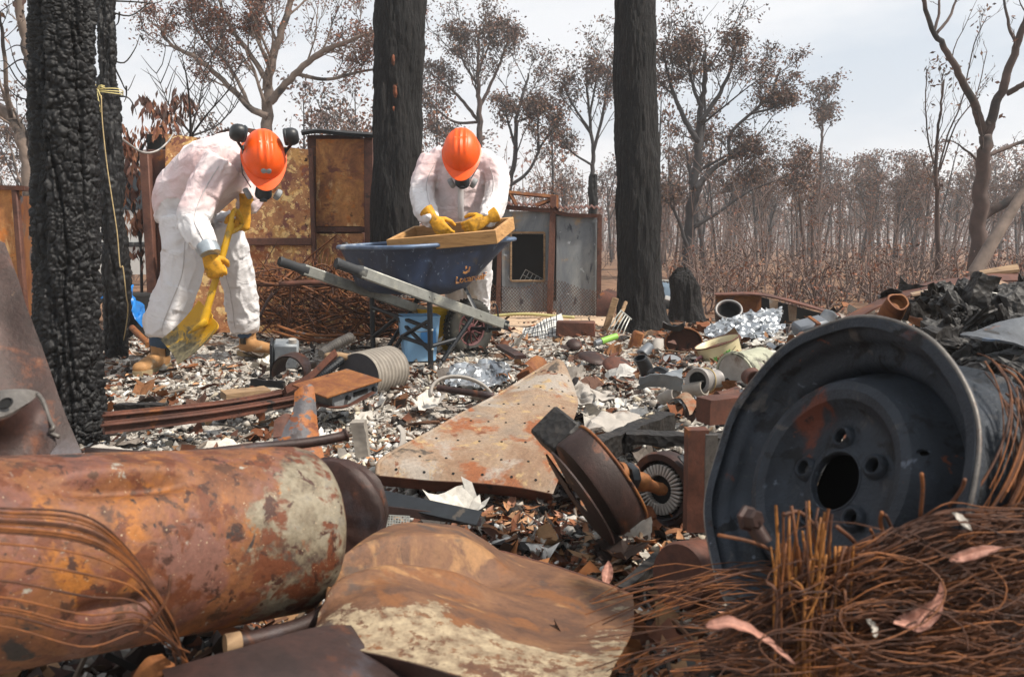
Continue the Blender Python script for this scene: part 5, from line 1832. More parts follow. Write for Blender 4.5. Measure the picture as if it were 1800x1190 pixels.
# ---------------------------------------------------------------- the shovelling worker
NS, FS = at(392, 285, 4.25), at(440, 292, 4.62)
AX = FS - NS
torso1 = ('torso', [at(326, 392, 4.55), at(327, 352, 4.55), at(352, 320, 4.5), at(388, 292, 4.45), at(414, 270, 4.42), at(436, 264, 4.36)],
          [(0.17, 0.15), (0.2, 0.175), (0.195, 0.185), (0.225, 0.172), (0.20, 0.125), (0.10, 0.09)], AX)
tubes1 = [torso1,
          ('arm', [NS, at(362, 332, 4.2), at(341, 384, 4.14), at(350, 412, 4.1), at(364, 434, 4.07)], [0.098, 0.088, 0.084, 0.074, 0.056], None),
          ('arm', [FS, at(446, 325, 4.58), at(440, 350, 4.52), at(431, 366, 4.47)], [0.095, 0.082, 0.072, 0.05], None),
          ('leg', [at(326, 388, 4.43), at(324, 430, 4.4), at(319, 484, 4.36), at(302, 530, 4.34), at(287, 568, 4.33), at(284, 590, 4.33)], [0.135, 0.122, 0.106, 0.102, 0.106, 0.078], None),
          ('leg', [at(378, 390, 4.66), at(401, 432, 4.74), at(417, 484, 4.82), at(425, 535, 4.87), at(430, 566, 4.9), at(430, 584, 4.9)], [0.13, 0.112, 0.100, 0.093, 0.098, 0.076], None)]
H1 = at(463, 281, 4.24)
u1, f1 = V(0.34, -0.78, 0.46).normalized(), V(0.18, -0.46, -0.87)
f1 = (f1 - u1 * f1.dot(u1)).normalized()
Mh = axes(H1, x=f1, z=u1)
balls1 = [(at(398, 278, 4.34), 0.12, 0.11, 0.10, None), (at(430, 278, 4.55), 0.11, 0.11, 0.10, None),
          (Mh @ Vector((-0.045, 0, -0.02)), 0.088, 0.098, 0.105, Mh.to_3x3()), (Mh @ Vector((-0.035, 0, -0.09)), 0.085, 0.09, 0.08, Mh.to_3x3())]
def pink1(v, nm):
    a = ((nm == 'torso') | (nm == 'arm')).astype(float)
    zl = at(300, 378, 4.5).z
    return 0.85 * a * sstep(zl - 0.03, zl + 0.05, v[:, 2]) * np.clip(0.65 + 0.6 * fbm(v * 7, 77, 3), 0, 1) * (1 - 0.75 * sstep(at(0, 275, 4.4).z, at(0, 245, 4.4).z, v[:, 2]))
b1 = at(284, 652, 4.34); b1.z = gz(b1.x, b1.y)
p1, suit1, HM1 = build_person('person in white coverall, orange helmet with raised black earmuffs, bent over a yellow shovel', V(b1.x, b1.y, b1.z), tubes1, balls1, H1, u1, f1, 3, True, pink1, None)
hb = at(277, 640, 4.34); hb.z = gz(hb.x, hb.y) + 0.012
add_boot(p1, hb + V(0, 0.06, 0), V(-0.05, -1.0, 0))
hb2 = at(432, 620, 4.92); hb2.z = gz(hb2.x, hb2.y) + 0.012
add_boot(p1, hb2, V(0.95, -0.35, 0))
part('jeans_cuff', Geo().tube([at(284, 582, 4.33), hb + V(0.0, 0.04, 0.15)], [0.062, 0.056], 14), MT['denim'], p1)
part('jeans_cuff', Geo().tube([at(430, 578, 4.9), hb2 + V(0.02, 0, 0.13)], [0.062, 0.056], 14), MT['denim'], p1)
part('silver_cuff', Geo().tube([at(358, 426, 4.085), at(368, 440, 4.06), at(370, 446, 4.055)], [0.058, 0.057, 0.054], 16), MT['silver_cuff'], p1)
# faded red letters across the back
Mx = axes(at(352, 257, 4.42), x=(at(372, 247, 4.42) - at(338, 268, 4.42)), z=V(-0.35, -0.75, 0.55))
tg_ = text_geo('SMS', Mx, 0.085, 0.006)
part('lettering', tg_, MT['red_print'], p1, smooth=False)

# ---------------------------------------------------------------- the yellow shovel
sd0, sd1 = at(407, 392, 4.22), at(362, 552, 4.12)
SX = (sd0 - sd1).normalized()
shv = thing('shovel', 'yellow long handled shovel with worn yellow blade held by the bending worker', 'shovel', at(312, 640, 4.1))
part('shaft', Geo().tube([sd1 - SX * 0.02, sd1.lerp(sd0, 0.5), sd0], 0.0185, 12), MT['yellow'], shv, angle=60)
dh = []
y_ = at(409, 372, 4.24)
c_top0, c_top1 = at(406, 374, 4.26), at(428, 396, 4.40)
g = Geo()
g.tube(curve([sd0 - SX * 0.02, at(408, 380, 4.22), at(411, 371, 4.26), at(417, 371, 4.31), at(424, 386, 4.38), at(424, 396, 4.40), at(416, 404, 4.32), sd0 - SX * 0.06], 26), 0.0125, 9)
part('handle_grip', g, MT['yellow'], shv, angle=60)
# blade: dished plate, seen from behind
B0, B1, B2, B3 = at(351, 529, 4.2), at(381, 577, 4.02), at(311, 641, 4.02), at(283, 598, 4.2)
mid = (B0 + B1 + B2 + B3) / 4
nb = (B1 - B0).cross(B3 - B0).normalized()
if nb.y > 0: nb = -nb
P = np.zeros((19, 19, 3))
for i in range(19):
    for j in range(19):
        a, b = i / 18, j / 18
        p = B0.lerp(B1, a).lerp(B3.lerp(B2, a), b)
        dish = -0.075 * (1 - abs(2 * a - 1.08) ** 1.5) * (0.5 + 0.5 * (1 - b)) - 0.02 * (1 - (2 * b - 1) ** 2)
        rb = 0.016 * math.exp(-((a - 0.55) / 0.11) ** 2) * (1 - b) ** 0.7
        P[i, j] = p + nb * dish * 0.75 + nb * rb * 2.0
part('blade', Geo().grid(P, 0.004), MT['blade'], shv, angle=60)
part('socket', Geo().tube(curve([sd1 + SX * 0.03, sd1 - SX * 0.05, B0.lerp(B1, 0.55) + nb * 0.02 - SX * 0.05, mid + nb * 0.0], 10), [0.023, 0.023, 0.024, 0.024, 0.023, 0.022, 0.021, 0.018, 0.015, 0.011, 0.004], 12), MT['yellow'], shv, angle=60)

# gloves
Mg = basis(at(366, 449, 4.085), V(1, 0.1, 0.25), V(0.34, 0.12, -1.0), V(0, -1, 0))
gl = part('glove', hand(Mg, curl=(58, 85, 60), thumb=(0.8, 40), s=1.12), MT['glove'], p1, angle=80)
Mg = basis(at(431, 369, 4.45), V(-0.4, -0.5, -0.3), V(-0.15, -0.25, -1.0), V(0.8, -0.6, 0.2))
gl = part('glove', hand(Mg, curl=(70, 80, 50), thumb=(0.7, 35), s=1.1), MT['glove'], p1, angle=80)

# ---------------------------------------------------------------- the sifting worker
NS2, FS2 = at(762, 284, 4.98), at(863, 287, 4.98)
torso2 = ('torso', [at(812, 430, 5.08), at(811, 390, 5.06), at(810, 345, 5.03), at(811, 300, 5.0), at(812, 276, 4.96), at(813, 260, 4.88)],
          [(0.175, 0.13), (0.165, 0.14), (0.17, 0.15), (0.19, 0.135), (0.165, 0.10), (0.09, 0.08)], FS2 - NS2)
tubes2 = [torso2,
          ('arm', [NS2, at(744, 320, 4.92), at(743, 352, 4.84), at(750, 374, 4.74), at(761, 389, 4.65)], [0.082, 0.074, 0.072, 0.064, 0.046], None),
          ('arm', [FS2, at(874, 320, 4.92), at(871, 354, 4.84), at(862, 376, 4.74), at(853, 388, 4.66)], [0.082, 0.074, 0.073, 0.065, 0.046], None),
          ('leg', [at(788, 425, 5.12), at(797, 470, 5.3), at(806, 520, 5.45), at(808, 570, 5.5), at(808, 588, 5.5)], [0.12, 0.11, 0.095, 0.09, 0.075], None),
          ('leg', [at(830, 425, 5.12), at(836, 470, 5.3), at(838, 520, 5.45), at(836, 570, 5.5), at(836, 588, 5.5)], [0.12, 0.11, 0.095, 0.09, 0.075], None)]
H2 = at(812, 274, 4.74)
u2, f2 = V(0.0, -0.80, 0.55).normalized(), V(0.0, -0.55, -0.83)
f2 = (f2 - u2 * f2.dot(u2)).normalized()
Mh = axes(H2, x=f2, z=u2)
balls2 = [(at(780, 281, 4.98), 0.10, 0.09, 0.08, None), (at(845, 283, 4.98), 0.10, 0.09, 0.08, None),
          (Mh @ Vector((-0.045, 0, -0.02)), 0.088, 0.098, 0.105, Mh.to_3x3()), (Mh @ Vector((-0.035, 0, -0.09)), 0.085, 0.092, 0.08, Mh.to_3x3())]
def pink2(v, nm):
    a = ((nm == 'torso') | (nm == 'arm')).astype(float)
    cx = at(812, 330, 5.0).x
    zip_ = 1 - 0.7 * np.exp(-((v[:, 0] - cx) / 0.03) ** 2)
    fore = np.where(nm == 'arm', sstep(at(0, 340, 4.85).z, at(0, 300, 4.95).z, v[:, 2]), 1.0)
    return 0.8 * a * zip_ * fore * np.clip(0.6 + 0.7 * fbm(v * 6, 87, 3), 0, 1)
b2 = at(822, 620, 5.2); b2.z = gz(b2.x, b2.y)
p2, suit2, HM2 = build_person('person in white coverall and plain orange helmet leaning over a wooden sieve on the wheelbarrow', V(b2.x, b2.y, b2.z), tubes2, balls2, H2, u2, f2, 9, False, pink2, None)
for x in (808, 836):
    q = at(x, 606, 5.55); q.z = gz(q.x, q.y) + 0.01
    add_boot(p2, q, V(-0.25, -1, 0))
    part('jeans_cuff', Geo().tube([at(x, 584, 5.5), q + V(0, 0.0, 0.15)], [0.062, 0.056], 12), MT['denim'], p2)
g = Geo()
xz = at(809, 330, 4.84)
g.tube(curve([at(811, 300, 4.855), at(810, 330, 4.868), at(810, 360, 4.878), at(811, 385, 4.90)], 10), [(0.018, 0.004)] * 11, 8, ref=(1, 0, 0))
part('zip_flap', g, MT['silver_cuff'] if False else plain('zip_flap_cloth', '#cfcbca', 0.7, 0, 0.06, 14, 0.2), p2, angle=60)
# hands in the sieve
Mg = basis(at(762, 386, 4.64), V(0.75, -0.2, 0.45), V(0.52, -0.25, -0.62), V(-0.2, -0.7, 0.55))
part('glove', hand(Mg, curl=(30, 48, 38), thumb=(0.5, 30), s=1.05), MT['glove'], p2, angle=80)
Mg = basis(at(854, 386, 4.66), V(-0.45, -0.1, 0.75), V(-0.85, -0.25, -0.42), V(0.1, -0.75, 0.6))
part('glove', hand(Mg, curl=(26, 40, 34), thumb=(0.5, 30), s=1.05), MT['glove'], p2, angle=80)

# ================================================================== WHEELBARROW
Br, Bf = at(590, 462, 4.0), at(885, 570, 4.85)
hd = (Bf - Br); HL = hd.length; hd.normalize()
U = V(hd.x, hd.y, 0).normalized(); W = V(-U.y, U.x, 0)          # forward, and across to the far side
Ar, Af = Br + W * 0.60, Bf + W * 0.60
wb = thing('wheelbarrow', 'blue tray wheelbarrow with galvanised handles and black legs in front of the sifting worker', 'wheelbarrow', V((Br.x + Af.x) / 2, (Br.y + Af.y) / 2, 0))
hn = hd.cross(W).normalized()
if hn.z < 0: hn = -hn
for nm, a, b in (('near', Br, Bf), ('far', Ar, Af)):
    s0 = a + hd * 0.16
    M = axes((s0 + b) / 2, x=hd, z=hn)
    hnd = part('handle', Geo().box(M, (b - s0).length, 0.034, 0.062, 0.005), MT['galv'], wb)
    M = axes(a + hd * 0.09, x=hd, z=hn)
    g = Geo().tube([a, a + hd * 0.012, a + hd * 0.03, a + hd * 0.13, a + hd * 0.16, a + hd * 0.19], [(0.026, 0.02), (0.031, 0.025), (0.028, 0.021), (0.028, 0.021), (0.036, 0.022), (0.036, 0.022)], 10, ref=hn)
    part('grip', g, MT['grip'], hnd)
    M = axes(b + hd * 0.012, x=hd, z=hn)
    cap = part('end_cap', Geo().box(M, 0.05, 0.038, 0.06, 0.006), MT['black_metal'], hnd)
    g = Geo()
    for k in (-0.012, 0.012):
        g.lathe([(0, 0.006), (0.008, 0.005), (0.010, 0)], 12, axes(b + hd * 0.012 + hd * k - W * 0.02, z=-W))
    for k in (0.5, 0.53, 0.83):
        g.lathe([(0, 0.005), (0.005, 0.004), (0.007, 0)], 10, axes(a.lerp(b, k) - W * 0.018, z=-W))
    part('bolt', g, MT['galv'], hnd, kind='stuff')
# tray
To = Br + U * 0.36 - W * 0.07; To.z = 0
def tray_ring(t):
    """t 0 rim .. 1 floor: (u0, u1, w0, w1, z0, z1) of the outline."""
    e = t ** 0.85
    return (0.0 + 0.10 * e, 0.98 - 0.40 * e, 0.0 + 0.10 * e, 0.74 - 0.10 * e, 0.70 - 0.26 * t, 0.755 - 0.345 * t)
rows = []
def ring_pts(u0, u1, w0, w1, z0, z1, n=72, ex=5.0):
    out = []
    for k in range(n + 1):
        a = 2 * math.pi * k / n
        c, s = math.cos(a), math.sin(a)
        x = math.copysign(abs(c) ** (2 / ex), c); y = math.copysign(abs(s) ** (2 / ex), s)
        uu = (u0 + u1) / 2 + x * (u1 - u0) / 2; ww = (w0 + w1) / 2 + y * (w1 - w0) / 2
        z = z0 + (z1 - z0) * (uu / 0.98)
        out.append(list(To + U * uu + W * ww + V(0, 0, z)))
    return out
for t in np.linspace(0, 0.86, 9): rows.append(ring_pts(*tray_ring(t)))
for e in (0.93, 0.98, 1.0):
    r = tray_ring(e); sh_ = (e - 0.86) * 0.35
    rows.append(ring_pts(r[0] + sh_, r[1] - sh_, r[2] + sh_, r[3] - sh_, r[4] + 0.0, r[5], ex=4.0))
r = tray_ring(1.0)
for k in (0.35, 0.7, 0.95):
    cu, cw = (r[0] + r[1]) / 2, (r[2] + r[3]) / 2
    s_ = 1 - k
    rows.append(ring_pts(cu + (r[0] - cu) * s_, cu + (r[1] - cu) * s_, cw + (r[2] - cw) * s_, cw + (r[3] - cw) * s_, r[4] - 0.006, r[5] - 0.006, ex=3.5))
P = np.array(rows)
tray = part('tray', Geo().grid(P, 0.006), MT['tray'], wb, angle=70)
rim_pts = [Vector(p) for p in ring_pts(-0.006, 0.986, -0.006, 0.746, 0.702, 0.757)][:-1]
part('tray_lip', Geo().tube(rim_pts, 0.0125, 8, closed=True), plain('worn_blue_lip', '#51637c', 0.45, 0.1, 0.3, 20, 0.1, dirt='#a9adb0', dirt_scale=7, dirt_lo=0.5), tray, angle=80)
# worn print on the near side
pc = To + U * 0.60 + W * 0.06 + V(0, 0, 0.555)
a0 = To + U * 0.55 + W * 0.0 + V(0, 0, 0.73); a1 = To + U * 0.55 + W * 0.09 + V(0, 0, 0.46)
zn = (a0 - a1).normalized(); nx_ = U.cross(zn).normalized()
if nx_.y > 0: nx_ = -nx_
Ms = axes(at(826, 489, 4.62), x=U + V(0, 0, 0.10), z=nx_)
def on_side(px, py):
    # point of the tray's near side seen at this spot
    o = Vector(cam.location); d = ray(px, py)
    best = None
    n_ = nx_; q = To + U * 0.5 + W * 0.055 + V(0, 0, 0.57)
    t = (q - o).dot(n_) / d.dot(n_)
    return o + d * t
Ms = axes(on_side(826, 488) + nx_ * 0.012, x=U + V(0, 0, 0.0) + zn * 0.1, z=nx_)
part('lettering', text_geo('LouamuiF', Ms, 0.062, 0.004), MT['print'], tray, smooth=False)
Ms = axes(on_side(816, 475) + nx_ * 0.012, x=U + zn * 0.1, z=nx_)
g = Geo()
g.prism([(-0.02, -0.012), (0.0, -0.02), (0.03, -0.008), (0.032, 0.022), (0.024, 0.024), (0.02, 0.002), (0.0, -0.006), (-0.016, 0.0)], Ms, 0.004)
g.prism([(-0.004, 0.012), (0.006, 0.016), (0.004, 0.03), (-0.006, 0.028)], Ms, 0.004)
part('emblem', g, MT['print'], tray, smooth=False)
# tray supports
g = Geo()
for s_ in (0.14, 0.50):
    for q in (0.0, 0.6):
        a = Br.lerp(Bf, 0.42 + s_ * 0.75) + W * q + hn * 0.03
        g.tube([a, V(a.x, a.y, 0.46) + W * (0.1 if q == 0 else -0.1)], [(0.02, 0.006)] * 2, 6, ref=hd)
part('tray_bracket', g, MT['black_metal'], wb, kind='stuff')
# legs and braces
Bt = Br.lerp(Bf, 0.515) - hn * 0.02; At = Ar.lerp(Af, 0.525) - hn * 0.02
Bl = at(757, 641, 4.44); Al = at(656, 612, 4.86)
Bl.z = min(Bl.z, gz(Bl.x, Bl.y) + 0.02)
def leg(a, b, r=0.016): return Geo().tube([a, b], r, 10)
part('leg', leg(Bt, Bl), MT['black_metal'], wb); part('leg', leg(At, Al), MT['black_metal'], wb)
Bs = Br.lerp(Bf, 0.78) - hn * 0.03; As = Bs + W * 0.6
sB = at(778, 634, 4.5); sA = Al + U * 0.12
part('strut', leg(Bs - W * 0.012, sB, 0.014), MT['black_metal'], wb); part('strut', leg(As, sA + V(0, 0, 0.0), 0.014), MT['black_metal'], wb)
bm_ = lambda t: Bt.lerp(Bl, t)
am_ = lambda t: At.lerp(Al, t)
cb = bm_(0.42).lerp(am_(0.22), 0.55)
for a, b in ((bm_(0.40), am_(0.20)), (am_(0.78), cb), (cb, bm_(0.73)), (bm_(0.28), at(706, 592, 4.62)), (at(706, 592, 4.62), at(690, 622, 4.66)), (at(706, 592, 4.62), bm_(0.66)), (bm_(0.66), Bs.lerp(sB, 0.5))):
    part('brace', leg(a, b, 0.0125), MT['black_metal'], wb)
g = Geo()
for p in (bm_(0.42), bm_(0.70), am_(0.28), am_(0.75)):
    g.ball(p - W * 0.02, 0.008, seg=8, rings=6)
part('bolt', g, MT['galv'], wb, kind='stuff')
# wheel
wc = Bf.lerp(Af, 0.5) - U * 0.03; wc.z = 0.172
Mw = axes(wc, z=-W, x=U)
wr = 0.192
tp = [(0.112, 0.030), (0.122, 0.044), (0.16, 0.048), (0.178, 0.043), (0.189, 0.030), (0.192, 0.01), (0.192, -0.01), (0.189, -0.030), (0.178, -0.043), (0.16, -0.048), (0.122, -0.044), (0.112, -0.030)]
g = Geo().lathe(tp, 48, Mw, close=True)
wh = part('wheel', g, MT['black_rubber'], wb, angle=60)
g = Geo()
for k in range(44):
    a = 2 * math.pi * k / 44
    for s_ in (-1, 1):
        M = Mw @ Matrix.Rotation(a + 0.03 * s_, 4, 'Z') @ Matrix.Translation((0.1925, 0, 0.017 * s_)) @ Matrix.Rotation(0.5 * s_, 4, 'X')
        g.box(M, 0.008, 0.011, 0.026)
part('tread_lug', g, MT['black_rubber'], wh, kind='stuff', smooth=False)
g = Geo().lathe([(0.102, 0.030), (0.113, 0.035), (0.116, 0.031), (0.112, 0.02), (0.102, 0.016), (0.102, -0.02), (0.114, -0.034)], 44, Mw)
g.lathe([(0.0, 0.03), (0.03, 0.03), (0.036, 0.024), (0.04, 0.0), (0.036, -0.03)], 28, Mw)
part('rim', g, MT['red_rim'], wh)
for k in range(12):
    a = 2 * math.pi * k / 12
    P = [Mw @ Vector((r * math.cos(a + 1.6 * (r - 0.03)), r * math.sin(a + 1.6 * (r - 0.03)), 0.022 - 0.006 * math.sin((r - 0.03) * 30))) for r in (0.034, 0.055, 0.08, 0.105)]
    part('spoke', Geo().tube(P, [(0.006, 0.005)] * 4, 6, ref=-W), MT['red_rim'], wh)
part('wheel_disc', Geo().lathe([(0.03, -0.004), (0.104, -0.004)], 36, Mw), MT['black_rubber'], wh)
part('axle', Geo().tube([Bf - W * 0.0 - U * 0.03 + V(0, 0, -0.03), wc, Af - U * 0.03 + V(0, 0, -0.03)], 0.012, 10), MT['black_metal'], wb)
for q in (0.10, 0.5):
    M = axes(Bf + W * q - U * 0.03 + V(0, 0, -0.01), x=U, z=hn)
    part('axle_bracket', Geo().box(M, 0.05, 0.012, 0.10, 0.004), MT['black_metal'], wb)

# ---------------------------------------------------------------- sieve on the tray
FL, FR = at(683, 421, 4.45), at(869, 404, 4.31)
pX = (FR - FL); pl = pX.length; pX.normalize()
qY = at(736, 397, 4.9) - FL; qY = (qY - pX * qY.dot(pX)).normalized()
nZ = pX.cross(qY).normalized()
ql = 0.46; bh = 0.078
sv = thing('wooden_sieve', 'pine framed sieve lying across the blue wheelbarrow tray', 'sieve', FL - nZ * bh)
def brd(c, lx, ly):
    return Geo().box(axes(c - nZ * bh / 2, x=pX, z=nZ), lx, ly, bh, 0.003)
bt = 0.022
part('board', brd(FL + pX * (pl / 2), pl + bt, bt), MT['pine'], sv)
part('board', brd(FL + pX * (pl / 2) + qY * ql, pl + bt, bt), MT['pine'], sv)
part('board', brd(FL + qY * ql / 2, bt, ql - bt), MT['pine'], sv)
part('board', brd(FL + pX * pl + qY * ql / 2, bt, ql - bt), MT['pine'], sv)
g = Geo()
for k in range(1, 40):
    a = FL + pX * pl * k / 40 - nZ * (bh - 0.006); g.tube([a, a + qY * ql], 0.0011, 3, cap=False)
for k in range(1, 28):
    a = FL + qY * ql * k / 28 - nZ * (bh - 0.006); g.tube([a, a + pX * pl], 0.0011, 3, cap=False)
part('wire_mesh', g, MT['mesh_wire'], sv, kind='stuff')
g = Geo()
rz = random.Random(3)
for k in range(60):
    c = FL + pX * pl * rz.uniform(0.2, 0.8) + qY * ql * rz.uniform(0.3, 0.9) - nZ * (bh - 0.014)
    g.ball(c, rz.uniform(0.004, 0.016), rz.uniform(0.004, 0.014), rz.uniform(0.004, 0.01), seg=6, rings=4)
solo('ash_lumps', g, MT['clay'], 'small ash lumps lying in the wooden sieve', 'ash', kind='stuff')

# ---------------------------------------------------------------- buckets behind the barrow legs
o = at(737, 634, 4.72); o.z = gz(o.x, o.y)
bk = thing('blue_bucket', 'pale blue square plastic bucket standing behind the barrow legs', 'bucket', o)
def sq_bucket(o, w0, w1, d0_, d1_, h, yaw, n=40, ex=6):
    rows = []
    Mz = Matrix.Translation(o) @ Matrix.Rotation(yaw, 4, 'Z')
    for t in np.linspace(0, 1, 8):
        rows.append([list(Mz @ Vector((math.copysign(abs(math.cos(a)) ** (2 / ex), math.cos(a)) * (w0 + (w1 - w0) * t) / 2, math.copysign(abs(math.sin(a)) ** (2 / ex), math.sin(a)) * (d0_ + (d1_ - d0_) * t) / 2, 0.006 + h * t))) for a in np.linspace(0, 2 * math.pi, n + 1)])
    g = Geo().grid(np.array(rows), 0.004)
    top = [Vector(p) for p in rows[-1]][:-1]
    bot = Geo().box(Mz @ Matrix.Translation((0, 0, 0.008)), w0 * 0.96, d0_ * 0.96, 0.006)
    return g, top, bot, Mz
g, top, bot, Mz = sq_bucket(o, 0.19, 0.245, 0.17, 0.22, 0.27, R(14))
part('body', g, MT['blue_plastic'], bk); part('rim', Geo().tube(top, 0.006, 6, closed=True), MT['blue_plastic'], bk); part('bottom', bot, MT['blue_plastic'], bk)
part('label', Geo().box(Mz @ Matrix.Translation((0.045, -0.104, 0.17)) @ Matrix.Rotation(R(-5), 4, 'X'), 0.09, 0.004, 0.13), plain('blue_label', '#3f86c4', 0.4, 0, 0.1, 12, 0), bk)
part('carry_wire', Geo().tube(curve([Mz @ Vector((-0.12, 0, 0.26)), Mz @ Vector((-0.05, -0.13, 0.2)), Mz @ Vector((0.05, -0.13, 0.2)), Mz @ Vector((0.12, 0, 0.26))], 14), 0.003, 5), MT['mesh_wire'], bk)
o = at(768, 614, 5.15); o.z = gz(o.x, o.y)
yk = thing('yellow_bucket', 'yellow plastic bucket half hidden between the blue bucket and the barrow wheel', 'bucket', o)
rows = [(0.0, 0.004), (0.10, 0.004), (0.105, 0.012), (0.13, 0.27), (0.137, 0.275), (0.137, 0.285), (0.128, 0.284), (0.102, 0.014)]
part('body', Geo().lathe(rows, 32, Matrix.Translation(o)), MT['yellow_plastic'], yk)
part('carry_wire', Geo().tube(curve([o + V(-0.135, 0, 0.27), o + V(-0.08, -0.11, 0.33), o + V(0.08, -0.11, 0.33), o + V(0.135, 0, 0.27)], 14), 0.003, 5), MT['mesh_wire'], yk)
# ================================================================== FOREGROUND WRECKAGE
def frame_between(a, b, up=(0, 0, 1)):
    z = (b - a).normalized()
    return axes(a, z=z, x=Vector(up) - z * Vector(up).dot(z))

# ---- rusted pressure tank, bottom left
A, B = at(-230, 1016, 0.80), at(538, 925, 1.18)
ax = (B - A).normalized(); Lt = (B - A).length
M = frame_between(A, B)
Rt = 0.127
n, m = 150, 170
prof = []
for i in range(m + 1):
    s = Lt * i / m
    e = Lt - s
    if e < 0.03:
        k = 1 - e / 0.03
        r = Rt * (1 - 0.15 * (1 - math.sqrt(max(0, 1 - k * k))))
    else:
        r = Rt
    prof.append((s, r))
for k in np.linspace(0.05, 1, 14):
    prof.append((Lt + 0.008 * math.sin(k * 1.57), Rt * 0.85 * (1 - k) ** 0.6))
S = np.array(prof)
P = np.zeros((len(S), n + 1, 3))
m3 = np.array(M.to_3x3()); tr = np.array(M.translation)
ang = np.linspace(0, 2 * math.pi, n + 1)
loc = np.stack([S[:, 1][:, None] * np.cos(ang)[None], S[:, 1][:, None] * np.sin(ang)[None], np.repeat(S[:, 0][:, None], n + 1, 1)], -1)
W_ = loc.reshape(-1, 3) @ m3.T + tr
def dent(W_, c, axis_dir, half, depth, width):
    """Long crease pressed into the shell at c."""
    q = W_ - np.array(c); d = np.array(axis_dir); t = q @ d; r = np.linalg.norm(q - t[:, None] * d, axis=1)
    return depth * np.exp(-(t / half) ** 4) * np.exp(-(r / width) ** 2)
out = W_ - (np.array(A) + ((W_ - np.array(A)) @ np.array(ax))[:, None] * np.array(ax))
out /= np.linalg.norm(out, axis=1, keepdims=True) + 1e-9
surf = lambda px, py, d: at(px, py, d)
def tank_hit(px, py):
    o = np.array(cam.location); d = np.array(ray(px, py)); a = np.array(ax); c = np.array(A)
    dd = d - a * (d @ a); oo = (o - c) - a * ((o - c) @ a)
    qa, qb, qc = dd @ dd, 2 * dd @ oo, oo @ oo - Rt * Rt
    t = (-qb - math.sqrt(max(0, qb * qb - 4 * qa * qc))) / (2 * qa)
    return o + d * t
dd = np.zeros(len(W_))
dd -= dent(W_, tank_hit(225, 852), ax, 0.075, 0.020, 0.013)
dd += dent(W_, tank_hit(225, 832), ax, 0.08, 0.010, 0.02)
dd -= dent(W_, tank_hit(215, 1066), ax, 0.05, 0.014, 0.011)
dd += 0.0022 * fbm(W_ * 9, 5, 3) + 0.0005 * fbm(W_ * 90, 6, 3)
dd -= 0.006 * np.exp(-(np.linalg.norm(W_ - np.array(tank_hit(420, 950)), axis=1) / 0.06) ** 2)
W_ = W_ + out * dd[:, None] * (np.linalg.norm(loc.reshape(-1, 3)[:, :2], axis=1) > 0.03)[:, None]
g = Geo().grid(W_.reshape(P.shape))
m_ = Mat('tank_rust_shell', 0.6, 0.15, 0.4)
m_.co = m_.tc.outputs['Object']
base = m_.noise(7, 9, 0.7, 0.7)
m_.col = m_.ramp(base, [(0.3, '#432a20'), (0.42, '#74482f'), (0.5, '#8d5a36'), (0.58, '#805040'), (0.7, '#664840')])
m_.layer('#a8682a', 8, 0.53, 0.62, loc=(1, 0, 3)); m_.layer('#82594c', 7, 0.54, 0.64, loc=(4, 2, 0)); m_.layer('#3a322f', 12, 0.585, 0.65, loc=(2, 7, 1), dist=1.0); m_.layer('#5a3a28', 30, 0.56, 0.64, loc=(5, 1, 6)); m_.layer('#a9a294', 24, 0.66, 0.7, loc=(3, 3, 3)); m_.layer('#332824', 55, 0.62, 0.68, loc=(6, 3, 2))
sp = m_.N('ShaderNodeSeparateXYZ'); m_.L(m_.co, sp.inputs[0])
endm = m_.mask(m_.math('ADD', sp.outputs[0], m_.math('MULTIPLY', m_.noise(12, 8, 0.75, 0.0), 0.30)), 0.318, 0.345)
m_.col = m_.mix(endm, m_.col, m_.ramp(m_.noise(13, 8, 0.72, 0.0, loc=(2, 5, 1)), [(0.34, '#6b3b24'), (0.41, '#5a4a40'), (0.47, '#7d705c'), (0.56, '#968b76'), (0.64, '#857d70'), (0.70, '#55524e')]))
m_.layer('#6f3d24', 20, 0.53, 0.60, loc=(9, 4, 2)); m_.layer('#4a2c20', 34, 0.58, 0.64, loc=(1, 8, 2))
fine = m_.noise(110, 5, 0.7)
m_.col = m_.mix(0.5, m_.col, m_.ramp(fine, [(0.3, 0.4), (0.5, 0.9), (0.7, 1.25)]), 'MULTIPLY')
m_.col = m_.mix(m_.mask(m_.noise(260, 3, 0.6), 0.67, 0.73), m_.col, '#c8b090')
m_.bump(base, 0.3, 0.01); m_.bump(fine, 0.5, 0.002)
tk = thing('rusted_tank', 'big orange rusted cylindrical tank lying across the lower left corner', 'tank', V((A.x + B.x) / 2, (A.y + B.y) / 2, min(A.z, B.z) - Rt))
part('shell', g, m_.done(0.74), tk, angle=180)
# dark can behind the tank's end
a, b = at(612, 940, 1.40), at(650, 930, 1.75)
M = frame_between(at(575, 925, 1.42), at(640, 915, 1.50))
M = frame_between(at(566, 915, 1.33), at(594, 905, 1.40))
g = Geo().lathe([(0.0, 0.0), (0.095, 0.0), (0.104, 0.004), (0.108, 0.012), (0.104, 0.02), (0.104, 0.03), (0.11, 0.036), (0.104, 0.042), (0.0, 0.04)], 64, M)
g.warp(lambda v: v + 0.012 * np.stack([fbm(v * 16, k, 3) for k in range(3)], 1))
solo('burnt_drum_end', g, MT['dark_rust'], 'dark burnt round drum end wedged against the right end of the rusted tank', 'drum end')

